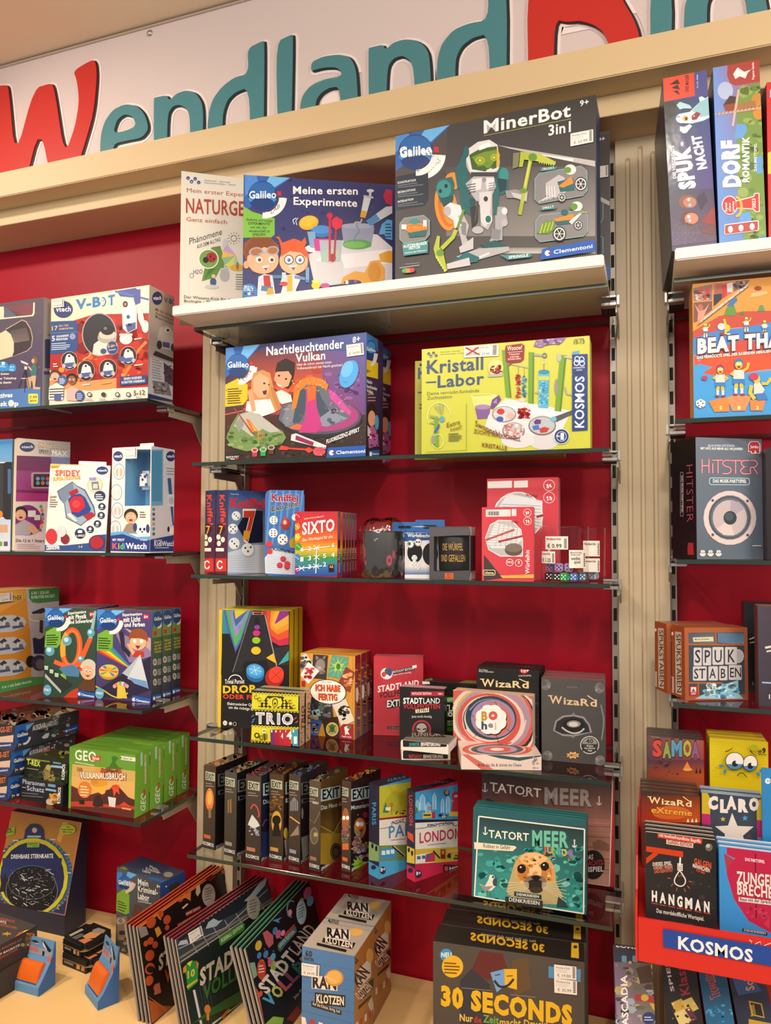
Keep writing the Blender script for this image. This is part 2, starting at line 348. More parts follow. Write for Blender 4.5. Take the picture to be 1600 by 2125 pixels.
class Box:
    def __init__(s, name, label, cat, cols, dep, z, uL=None, uR=None, vtL=None, vtR=None, Y0=None, Y1=None, vL=None, vR=None, h=None, group=None,
                 A=None, B=None, tilt=0.0, roll=0.0, m=None, rr=0.0, hole=None, body='box_body', A_top=None):
        if A is None:
            A = pZ(uL, vL, z) if vL else atu(uL, Y0, z)
        if h is None: h = atv(A, vtL)-z
        if B is None:
            if vR: B = pZ(uR, vR, z)
            elif Y1: B = atu(uR, Y1, z)
            else: B = pZ(uR, vtR, z+h)
        A = np.array(A, float); B = np.array(B, float); d = B-A; w = math.hypot(d[0], d[1]); rz = math.atan2(d[1], d[0])
        A = np.array([A[0], A[1], z+.0004])
        s.w, s.d, s.h, s.m, s.rr = w, dep, h, m or CARD, rr
        if A_top is not None:                                  # A_top: world place of the upper left front corner of a leaning thing
            r = (Matrix.Rotation(rz, 4, 'Z') @ Matrix.Rotation(-tilt, 4, 'X') @ Matrix.Rotation(roll, 4, 'Y')) @ Vector((0, 0, h)); A = np.array(A_top)-np.array(r)
        s.root = thing(name, label, cat, A, rz, group, tilt, roll)
        s.body = link(body, carton(w, dep, h, cols, rr, hole=hole), s.root, (s.m,))
    def front(s, z, bg=None, m=None, label=None, name='front_cover'): return Art(s.root, name, (0, 0, 0), (1, 0, 0), (0, 0, 1), s.w, s.h, z, bg, m or s.m, s.rr, label=label)
    def right(s, z, bg=None, name='side_panel'): return Art(s.root, name, (s.w, 0, 0), (0, 1, 0), (0, 0, 1), s.d, s.h, z, bg, s.m)
    def left(s, z, bg=None, name='spine_panel'): return Art(s.root, name, (0, s.d, 0), (0, -1, 0), (0, 0, 1), s.d, s.h, z, bg, s.m)
    def top(s, z, bg=None, name='top_panel'): return Art(s.root, name, (0, 0, s.h), (1, 0, 0), (0, 1, 0), s.w, s.d, z, bg, s.m)
    def sticker(s, z, q, price, face='front', name='price_sticker', shop=True, bars=True):
        """q: corners in the zoomed view, top left, top right, bottom right, bottom left"""
        O = {'front': ((0, 0, 0), (1, 0, 0), (0, 0, 1), s.w, s.h), 'top': ((0, 0, s.h), (1, 0, 0), (0, 1, 0), s.w, s.d)}[face]
        a = Art(s.root, name, *O, z, None, CARD, lift=.0022); q = np.array(q, float); a.P(q, 'e4ddd8')
        def at(x, y): return q[0]*(1-x)*(1-y)+q[1]*x*(1-y)+q[2]*x*y+q[3]*(1-x)*y
        def t(txt, x0, x1, y, hh, b=0): p, r = at(x0, y), at(x1, y); a.T(txt, *p, *r, '333', hh*np.hypot(*(q[3]-q[0])), b)
        if shop: t('Wendland Kids', .07, .7, .27, .15)
        if price: t(price, .14, .74, .86, .2)
        for y in (.38, .5): a.L([at(.07, y), at(.6, y)], 1.5, '999')
        if bars:
            for i in range(7): a.L([at(.83, .1+.12*i), at(.94, .1+.12*i)], .07*np.hypot(*(q[3]-q[0])), '444')
        return a.done()

# ---------------------------------------------------------------- the setting
def struct(name, x0, x1, y0, y1, z0, z1, m, bev=.001):
    return props(box_obj(name, x0, x1, y0, y1, z0, z1, m, None, bev), kind='structure')
RED = mat('red_back_panel', 'a60b24', rough=.46, spec=.22, noise=.04, nscale=6)
POST = mat('beige_post', 'd0bd9e', rough=.5)
WHITE = mat('white_shelf_board', 'e6dad0', rough=.45, noise=.02)
STEEL = mat('grey_bracket_steel', 'a89f92', rough=.4, metal=.35)
CHROME = mat('chrome_clip', 'b4b2ae', rough=.32, metal=.8)
RUB = mat('dark_slot', '120f0f', rough=.7)
struct('floor', -3.2, 2.2, -2.6, 1.7, -.05, 0, mat('shop_floor', '8a7a66', rough=.5, noise=.1))
struct('ceiling', -3.2, 2.2, -1.2, 1.78, 2.918, 2.97, mat('ceiling_paint', 'f0dabf', rough=.8, noise=.02, nscale=3))
struct('wall_back', -3.2, 2.2, 1.7, 1.78, 0, 2.918, mat('wall_paint', 'cbb698', rough=.8, noise=.02))
for i, (a, b) in enumerate(((-2.2, -1.07), (-.978, -.057), (.03, 1.1))): struct('trim_%d' % (i+1), a, b, 1.655, 1.69, .5, 2.42, RED)
struct('trim_4', -3.0, 2.0, 1.45, 1.70, 2.437, 2.503, mat('cornice_paint', 'd3b98f', rough=.5), .002)   # cornice board above the shelves
struct('trim_5', -3.0, 2.0, 1.512, 1.70, 2.395, 2.437, mat('cornice_paint', 'd3b98f'), .001)
# counter
CT = mat('cream_counter', 'eac284', rough=.42, noise=.02, nscale=5)
t = thing('display_counter', 'long cream low display counter below the shelves carrying games and pads', 'counter', (-.6, 1.2, 0))
box_obj('counter_top', -2.0, 1.8, -.55, .453, .515, .55, CT, t, .003)
box_obj('counter_body', -1.98, 1.78, -.5, .45, .005, .515, mat('counter_body', 'd9c39c', rough=.5), t)

# posts with grooves and slotted rails
def post(label, x0, x1, rails):
    t = thing('wall_post', label, 'shelf post', (x0, 1.615, .55), 0, 'beige posts between the shelf bays')
    w = x1-x0; H = 1.849; vs, fs = [], []
    def quad(*q): n = len(vs); vs.extend(q); fs.append((n, n+1, n+2, n+3))
    xs = [0]; gz = []
    for k, zt in ((.25, 1.800), (.5, 1.822), (.75, 1.806)): xs += [k*w-.0055, k*w-.0025, k*w+.0025, k*w+.0055]; gz.append(zt)
    xs.append(w)
    for i in range(0, len(xs)-1, 4): quad((xs[i], 0, 0), (xs[i+1], 0, 0), (xs[i+1], 0, H), (xs[i], 0, H))
    for i in range(3):
        a, b, e, d = xs[4*i+1:4*i+5]; zt = gz[i]; D = .0045
        quad((a, 0, 0), (b, D, 0), (b, D, zt), (a, 0, zt)); quad((b, D, 0), (e, D, 0), (e, D, zt), (b, D, zt)); quad((e, D, 0), (d, 0, 0), (d, 0, zt), (e, D, zt))
        quad((a, 0, zt), (b, D, zt), (b, 0, zt+.005), (a, 0, zt)); quad((b, D, zt), (e, D, zt), (e, 0, zt+.005), (b, 0, zt+.005)); quad((e, D, zt), (d, 0, zt), (d, 0, zt), (e, 0, zt+.005))
        for p, q in ((a, b), (b, e), (e, d)): z0 = zt if p == a else zt+.005; z1 = zt if q == d else zt+.005; quad((p, 0, z0), (q, 0, z1), (q, 0, H), (p, 0, H))
    quad((0, .04, 0), (0, 0, 0), (0, 0, H), (0, .04, H)); quad((w, 0, 0), (w, .04, 0), (w, .04, H), (w, 0, H)); quad((w, .04, 0), (0, .04, 0), (0, .04, H), (w, .04, H)); quad((0, 0, H), (w, 0, H), (w, .04, H), (0, .04, H))
    fs = [tuple(dict.fromkeys(f)) for f in fs]; me = bpy.data.meshes.new('post_face'); me.from_pydata(vs, [], fs); bm = bmesh.new(); bm.from_mesh(me); bmesh.ops.remove_doubles(bm, verts=bm.verts, dist=1e-5); bm.to_mesh(me); bm.free(); link('post_face', me, t, (POST,))
    for rx in rails:
        zs = [0]
        for q in range(36): zs += [.03+q*.05, .057+q*.05]
        zs = [z for z in zs if z < 1.83]+[1.849]; vs = [(x, .016, z) for z in zs for x in (rx, rx+.003, rx+.010, rx+.013)]+[(rx, .04, 0), (rx+.013, .04, 0), (rx, .04, 1.849), (rx+.013, .04, 1.849)]
        n = len(zs); fs = [(4*q+e, 4*q+e+1, 4*q+e+5, 4*q+e+4) for q in range(n-1) for e in range(3)]+[tuple(range(0, 4*n, 4))[::-1]+(4*n, 4*n+2), tuple(range(3, 4*n, 4))+(4*n+3, 4*n+1)]
        me = bpy.data.meshes.new('slot_rail'); me.from_pydata(vs, [], fs); link('slot_rail', me, t, (STEEL, RUB))
        for q in range(n-1):
            if q % 2: me.polygons[q*3+1].material_index = 1
    return t
post('beige grooved post left of the centre shelf bay', -1.076, -.972, [.1045])
post('beige grooved post right of the centre shelf bay', -.063, .037, [-.014, .1005])

# glass shelves, boards, brackets
def shelf(label, x0, x1, z, yf=1.40, group='glass shelves'):
    t = thing('glass_shelf', label, 'shelf', (x0, yf, z-.008), 0, group)
    b = bm_box(0, x1-x0, 0, 1.645-yf, 0, .008, .0006, 1); b.normal_update()
    me = bm_mesh('glass_pane', b); o = link('glass_pane', me, t, (GLASS, GEDGE))
    for p in me.polygons: p.material_index = 0 if abs(p.normal.z) > .9 else 1
    return t
BN = [0]
def bracket(label, x, z, side):
    t = thing('shelf_bracket', label, 'bracket', (x, 1.50, z-.009), 0, 'shelf brackets')
    prism('arm', [(0, -.018), (0, -.001), (.14, -.001), (.14, -.075), (.098, -.02)], 'x', -.0016, .0016, STEEL, t)
    k = side
    b = bm_box(min(0, k*.028), max(0, k*.028), -.012, .012, -.006, -.0005, .001)
    bm_box(min(0, k*.028), max(0, k*.028), -.012, .012, .0095, .013, .001, bm=b); bm_box(-k*.004-.002, -k*.004+.002, -.012, .012, -.006, .013, .001, bm=b)
    link('clip', bm_mesh('clip', b), t, (CHROME,))
    link('pad', bm_mesh('pad', bm_box(min(0, k*.03), max(0, k*.03), .016, .07, -.005, -.0005, .001)), t, (RUB,))
    return t
LZ = [1.870, 1.516, 1.1615, .9105]; CZ = [2.021, 1.718, 1.470, 1.116, .862]; RZ = [2.016, 1.764, 1.516, 1.265]
on = ['with the telescope box', 'with the boxed watches', 'with the prism boxes', 'with the green volcano boxes']
for z, n in zip(LZ, on): shelf('glass shelf of the left bay '+n, -2.1, -1.08, z); bracket('steel bracket under right end of left glass shelf '+n, -1.092, z, -1)
on = ['under the white board', 'carrying the lime crystal kit', 'carrying the dice games', 'carrying the yellow-sided quiz', 'with the dark puzzle boxes']
for z, n in zip(CZ, on):
    shelf('glass shelf of the centre bay '+n, -.957, -.069, z)
    bracket('left steel bracket of centre glass shelf '+n, -.966, z, 1); bracket('right steel bracket of centre glass shelf '+n, -.0585, z, -1)
on = ['under the white board', 'with the orange party game', 'with the loudspeaker game', 'with the brown letter game']
for z, n in zip(RZ, on): shelf('glass shelf of the right bay '+n, .043, 1.0, z); bracket('left steel bracket of right glass shelf '+n, .036, z, 1)
t = thing('shelf_board', 'white shelf board in the centre bay under the black robot box', 'shelf board', (-.976, 1.345, 2.0335))
box_obj('board', 0, .903, 0, .295, 0, .0215, WHITE, t, .002)
t = thing('shelf_board', 'white shelf board in the right bay under two tall standing boxes', 'shelf board', (.044, 1.345, 2.0285))
box_obj('board', 0, .95, 0, .295, 0, .0215, WHITE, t, .002)

# sign board above the cornice
SB = 1.600
t = thing('shop_sign', 'wide white shop sign with red and teal letters above the cornice', 'sign', (-3.0, SB, 2.45))
box_obj('sign_board', 0, 5.0, 0, .012, 0, .462, mat('sign_board', 'd6c8c8', rough=.4), t, .002)
box_obj('sign_edge', 0, 5.0, -.004, .0, .458, .464, mat('sign_edge', 'b8a898', rough=.4), t, .001)
k = pY(311, 69, SB); sc = lathe('screw', [(0, .006), (.005, .005), (.009, .001), (.009, 0)], CHROME, t)
sc.matrix_basis = Matrix.Translation((k[0]+3.0, 0, k[2]-2.45)) @ Matrix.Rotation(math.pi/2, 4, 'X')
def letter(name, outer, holes, col, dk, zx, big=1.0):
    def to3(p): w = pY(p[0]/2+zx, p[1]/2, SB); return (w[0]+3.0, w[2]-2.45)
    def smooth(p, it):
        for _ in range(it):
            q = []
            for i in range(len(p)):
                a, b = p[i], p[(i+1) % len(p)]
                q += [(a[0]*.8+b[0]*.2, a[1]*.8+b[1]*.2), (a[0]*.2+b[0]*.8, a[1]*.2+b[1]*.8)]
            p = q
        return p
    loops = [smooth([to3(p) for p in l], 2) for l in [outer]+([holes] if holes else [])]
    def grow(l, d):
        n = len(l); ar = sum(l[i][0]*l[(i+1) % n][1]-l[(i+1) % n][0]*l[i][1] for i in range(n)); sg = 1 if ar > 0 else -1; o = []
        for i in range(n):
            a, b = l[i-1], l[(i+1) % n]; dx, dy = b[0]-a[0], b[1]-a[1]; L = math.hypot(dx, dy)+1e-9; o.append((l[i][0]+sg*dy/L*d, l[i][1]-sg*dx/L*d))
        return o
    def build(nm, ls, y0, y1, m, par):
        tri = tessellate_polygon([[Vector((p[0], p[1], 0)) for p in l] for l in ls]); fl = [p for l in ls for p in l]; n = len(fl)
        vs = [(p[0], y1, p[1]) for p in fl]+[(p[0], y0, p[1]) for p in fl]; fs = [f for f in tri]; i0 = 0
        for l in ls:
            for i in range(len(l)): a, b = i0+i, i0+(i+1) % len(l); fs.append((a, b, b+n, a+n))
            i0 += len(l)
        me = bpy.data.meshes.new(nm); me.from_pydata(vs, [], fs); return link(nm, me, par, (m,))
    o = build('letter', loops, 0, -.0035, mat('letter_dark_print', '1c2124', rough=.5), t)  # dark bevel edge printed as part of the sign lettering
    build('letter_outline', [grow(loops[0], .0065)]+[grow(l, -.005) for l in loops[1:]], 0, -.0015, mat('letter_outline', 'efe2e2', rough=.4), o)
    sh = [[(p[0]-.004, p[1]+.002) for p in grow(l, -.0022 if i == 0 else .0022)] for i, l in enumerate(loops)]
    build('letter_front', sh, 0, -.007, mat(*col, rough=.35), o)
TE = ('letter_teal', '47838d'); RD = ('letter_red', 'c52a25')
letter('W', [(-80, 380), (38, 354), (50, 372), (76, 655), (152, 372), (226, 348), (240, 375), (281, 645), (322, 530), (338, 430), (330, 350), (313, 300), (398, 250), (412, 268), (416, 330), (402, 480), (355, 640), (310, 780), (230, 800), (178, 535), (110, 800), (-60, 820)], [], RD, None, 0)
letter('e', [(424, 680), (427, 570), (444, 510), (480, 460), (530, 436), (580, 443), (612, 475), (628, 520), (627, 550), (600, 583), (540, 594), (480, 608), (500, 680)], [(484, 556), (500, 505), (530, 484), (562, 494), (574, 530), (530, 548)], TE, None, 0)
letter('n', [(648, 700), (647, 418), (652, 410), (706, 399), (716, 422), (745, 392), (785, 379), (828, 392), (852, 430), (858, 480), (854, 700), (800, 700), (797, 500), (786, 462), (758, 445), (728, 452), (709, 485), (707, 700)], [], TE, None, 0)
letter('d', [(874, 640), (872, 530), (876, 470), (894, 415), (932, 365), (985, 325), (1040, 312), (1035, 208), (1104, 173), (1112, 182), (1108, 640)], [(940, 640), (937, 520), (941, 470), (957, 425), (987, 395), (1042, 374), (1050, 640)], TE, None, 0)
letter('l', [(1152, 183), (1223, 147), (1231, 156), (1222, 600), (1162, 600)], [], TE, None, 0)
letter('a', [(1255, 560), (1255, 445), (1266, 400), (1300, 360), (1360, 335), (1424, 324), (1424, 306), (1404, 291), (1350, 293), (1297, 308), (1302, 264), (1350, 240), (1420, 231), (1468, 244), (1491, 290), (1499, 400), (1499, 560)], [(1320, 560), (1322, 432), (1342, 398), (1378, 376), (1420, 372), (1426, 560)], TE, None, 0)
letter('n', [(-62, 480), (-64, 212), (-58, 204), (3, 190), (12, 212), (40, 184), (85, 169), (135, 172), (175, 195), (198, 240), (206, 480), (132, 480), (124, 300), (110, 262), (78, 243), (42, 256), (21, 290), (16, 480)], [], TE, None, 800)
letter('d', [(222, 480), (219, 330), (222, 250), (241, 190), (288, 132), (352, 104), (434, 90), (430, -90), (519, -90), (515, 480)], [(306, 480), (303, 300), (307, 245), (328, 203), (372, 170), (436, 154), (440, 480)], TE, None, 800)
letter('K', [(592, -60), (720, -60), (722, 16), (755, -18), (800, -60), (960, -60), (1003, 20), (1042, 85), (1066, 150), (1110, 420), (980, 420), (930, 178), (905, 140), (868, 115), (815, 100), (760, 106), (714, 96), (712, 420), (600, 420)], [], RD, None, 800)
letter('i', [(1102, -60), (1204, -60), (1198, 320), (1106, 320)], [], TE, None, 800)
letter('d', [(1242, 320), (1243, 100), (1246, 30), (1268, -20), (1310, -60), (1600, -60), (1600, 320)], [(1350, 320), (1346, 60), (1352, 10), (1385, -30), (1500, -45), (1520, 320)], TE, None, 800)

# ---------------------------------------------------------------- centre bay, white board
Z3=(360,340,3.404);Z4=(800,190,3.333);Z7=(400,640,3.721);Z8=(830,640,3.478)
GEX='experiment kits'
b=Box('experiment_box','cream nature science box partly hidden behind a blue experiment box','experiment box',['d6d0c2','ccc4b0','e6cf94','ccc4b0','bbb5a5','bbb5a5'],.055,2.055,372,545,355,376,Y0=1.43)  # warm light on the left side is put into its card colour
a=b.front(Z3,'dad5c8')
for x,y,k in ((103,101,'m'),(128,126,'i'),(153,106,'n'),(178,132,'t')): a.E(x,y,13,13,'2c3f86');a.T(k,x-6,y+5,x+6,y+5,'dde',8)
a.T('Mathematik - Informatik',218,122,400,136,'556',11);a.T('Naturwissenschaften - Technik',218,138,440,156,'556',11)
a.T('Mein erster Experimentier',94,200,690,250,'a8482f',30);a.T('NATURGE',88,345,500,368,'a8402a',100,2.2);a.T('SETZE',510,369,760,385,'a8402a',100,2)
a.T('Ganz einfach',90,404,378,426,'b0563c',28,1);a.T('Ph\u00e4nomene',112,572,342,500,'3a3835',46);a.T('AUS DEM ALLTAG',165,600,330,545,'3a3835',26,1)
a.P([(200,830),(230,690),(270,590),(330,580),(350,640),(415,650),(400,720),(330,740),(300,800)],'5f8a3c');a.P([(215,820),(250,740),(300,740)],'47702c')
a.E(247,672,72,70,'e8e6e0');a.E(247,672,65,63,'6f9a48');a.E(268,662,38,36,'a8262a');a.E(228,680,20,22,'221a1a');a.E(262,655,7,7,'221a1a');a.E(285,672,7,7,'221a1a');a.L([(268,628),(262,695)],3,'221a1a')
a.L([(370,540),(364,740)],12,'b9bcc0');a.E(365,570,18,40,'c2c5c8');a.P([(330,745),(385,735),(395,790),(340,800)],'b0b2b4');a.E(360,790,34,42,'a9abad')
for i,k in enumerate(('c79fd0','e8c060','90b890','d8d06a','a9c7a0')): a.P([(440,650),(440+100*math.cos(2.2+i*.55),650-100*math.sin(2.2+i*.55)),(440+100*math.cos(2.75+i*.55),650-100*math.sin(2.75+i*.55))],k)
a.E(452,735,55,22,'d8a93a');a.E(452,722,10,28,'8a7a50');a.E(280,835,22,30,'3f557f');a.E(283,795,14,14,'e0b98f');a.E(270,870,50,14,'c2c0b8')
for i in range(12): t0=i*.5236;a.L([(425+32*math.cos(t0),527+32*math.sin(t0)),(425+46*math.cos(t0),527+46*math.sin(t0))],2.5,'555')
a.RG(425,527,22,22,3,'555');a.T('H2O',140,780,205,775,'666',30);a.RG(128,790,14,18,3,'777');a.lines(7,438,780,520,17,'8a8a86',5)
a.T('Der Wissens-Kick f\u00fcr den Sachunterricht',75,950,640,985,'4a4a4a',20);a.T('Biologie - Physik - Chemie',75,978,480,992,'4a4a4a',18);a.done()
b=Box('experiment_box','dark blue childrens experiment box with a cartoon boy and girl and lab cups','experiment box',['2f3264','28305a','2f63a8','3a3f70','28305a','28305a'],.075,2.055,503,835,363,385,Y0=1.395)
a=b.front(Z3,['3a3f74','34356a','2c2c58','33366a'],FILM)
a.S(90,520,100,1540,700,['3c3f78','2a2b58'],4,16,3);a.gal(628,225,102,'LAB')
a.P([(490,300),(560,340),(715,385),(715,500),(690,522),(490,522)],'76b244');a.RG(640,235,148,152,42,'e6e4e2',2,95);a.T('LAB',690,358,752,310,'556',30)
for i,s_ in enumerate(('Einfache und lustige','EXPERIMENTE','um mit der','wissenschaft zu','SPIELEN!')): a.T(s_,(516,528,545,532,558)[i],402+27*i,(698,680,660,680,650)[i],412+24*i,'22331a',18,1.5)
a.T('Meine ersten',845,212,1302,218,'f4f4f2',52,2.5);a.T('Experimente',848,288,1298,304,'f4f4f2',52,2.5)
a.P([(950,640),(1180,560),(1240,480),(1440,500),(1545,590),(1545,860),(1180,850),(1000,870)],'cfccd4');a.P([(1180,640),(1545,600),(1545,700),(1210,740)],'e2e0e6')
a.E(1100,690,95,40,'dedce2');a.P([(1005,690),(1195,690),(1205,850),(1010,850)],'c8c6ce');a.E(985,600,60,26,'d8d6de')
a.P([(1185,440),(1420,450),(1395,590),(1205,590)],'8d93b0');a.E(1300,440,118,20,'9aa2c0');a.E(1296,570,102,36,'4f9a48');a.E(1280,572,80,24,'6fb25a');a.CV([(1290,430),(1310,480),(1280,520),(1285,560)],6,'4f7ac0')
a.E(955,417,70,50,'e0a428',-12);a.E(950,408,58,38,'ecb73c',-12);a.E(1045,480,76,42,'2d6fb8');a.E(1045,465,66,30,'4388cf');a.P([(945,480),(1000,480),(1010,600),(965,590)],'7aa0c8');a.P([(990,530),(1100,530),(1090,620),(1000,615)],'c43a8a')
a.P([(1030,540),(1190,540),(1180,690),(1045,690)],'a9b0bd');a.E(1110,650,68,50,'9fc0b0');a.E(1125,665,22,30,'96303a')
a.R(1096,360,1112,690,'c42340');a.E(1104,368,22,22,'c42340');a.L([(1150,420),(1135,680)],14,'b01f3a');a.P([(1115,400),(1150,372),(1195,400),(1190,450),(1150,468),(1120,445)],'d22a48')
a.P([(1345,235),(1395,245),(1355,385),(1318,378)],'d0d3dc');a.P([(1328,330),(1366,338),(1355,385),(1318,378)],'d6a02c');a.R(1380,188,1398,245,'b9bcc6');a.E(1390,192,26,12,'c9ccd6');a.R(1342,222,1412,236,'b4b8c6',-12)
a.P([(1360,405),(1500,305),(1545,300),(1545,350),(1390,440)],'c3c8d4');a.P([(1360,405),(1430,355),(1460,395),(1390,440)],'4f86bd');a.CV([(1330,390),(1320,415),(1285,415),(1275,450)],10,'b9b2a0')
a.P([(1480,230),(1500,180),(1545,190),(1545,300),(1500,280)],'b5294c');a.P([(1470,430),(1510,395),(1545,400),(1545,540),(1500,530),(1490,500),(1450,500)],'58a0d6');a.lines(5,1495,425,1545,22,'24406a',8)
a.P([(1180,850),(1200,800),(1280,760),(1350,770),(1390,690),(1450,680),(1490,740),(1490,820),(1300,860)],'d89a2c');a.E(1420,770,46,70,'c78518');a.E(1265,840,62,20,'2c3264');a.E(1225,838,12,14,'ddd');a.E(1285,832,12,13,'8a4a9a');a.P([(1450,640),(1520,615),(1545,620),(1545,700),(1460,690)],'d89a2c')
a.E(1005,860,30,28,'d8c53a');a.E(1005,832,28,12,'e8dc6a');a.E(1070,862,32,18,'b54a86');a.CV([(868,385),(845,400),(855,430)],5,'eee');a.CV([(880,385),(865,405),(872,435)],4,'eee')
a.P([(590,940),(600,800),(640,780),(700,790),(720,930)],'c9cad8');a.P([(635,790),(680,790),(690,870),(640,870)],'b0302c');a.P([(755,930),(790,790),(850,780),(905,800),(865,890),(865,930)],'cfd0dc');a.P([(805,790),(840,790),(842,900),(800,905)],'d8a82e');a.L([(620,880),(700,890)],36,'4a7898');a.L([(700,800),(780,800)],24,'4a7898');a.L([(855,800),(930,815)],22,'6a8ab0')
a.P([(495,640),(500,560),(560,520),(680,520),(745,580),(740,690),(700,770),(560,770)],'8a4a22');a.E(632,680,112,100,'e2a883');a.E(515,715,20,28,'d89a74');a.P([(505,600),(560,530),(690,530),(745,620),(640,590),(545,640),(510,660)],'7a4220')
a.E(585,625,52,34,'9aa0b0',-6);a.E(585,625,40,25,'a5673a',-6);a.E(700,615,46,32,'9aa0b0',-6);a.E(700,615,35,23,'a5673a',-6);a.L([(600,640),(670,622)],8,'9aa0b0')
for x in (605,693): a.E(x,680,22,22,'f0ece8');a.E(x+3,681,12,13,'5a3418')
a.P([(625,725),(675,718),(668,750),(640,755)],'f0e8e4');a.P([(632,740),(672,735),(655,756)],'a83038')
a.P([(760,600),(745,540),(720,520),(745,515),(770,560),(850,530),(905,550),(930,520),(940,560),(925,590),(955,640),(950,740),(900,770),(760,740)],'d4572a');a.E(848,690,100,92,'e8b08a');a.P([(760,660),(780,590),(850,575),(930,600),(940,670),(900,630),(820,620)],'d4572a')
for x in (815,893): a.E(x,680,34,34,'3a2e30');a.E(x,680,28,28,'f2efec');a.E(x+1,683,12,14,'4a6ea8')
a.P([(815,722),(872,716),(862,745),(832,752)],'f0e8e4');a.P([(824,738),(866,732),(850,753)],'a83038')
a.P([(765,770),(795,770),(795,800),(812,860),(750,860),(768,800)],'b9cbd8');a.E(780,850,28,16,'c0403a');a.R(934,735,958,838,'6f9ac8');a.E(946,832,13,12,'4a7ab8');a.P([(655,935),(668,880),(700,880),(712,930)],'d8982c')
a.E(535,905,58,56,'2f76b4');a.T('Made in',500,872,556,876,'fff',12,1);a.T('ITALY',498,900,566,902,'fff',24,2)
for x,k in ((508,'1f5a3c'),(535,'e8e8f0'),(563,'9a2a44')): a.E(x,920,10,10,k)
a.done()

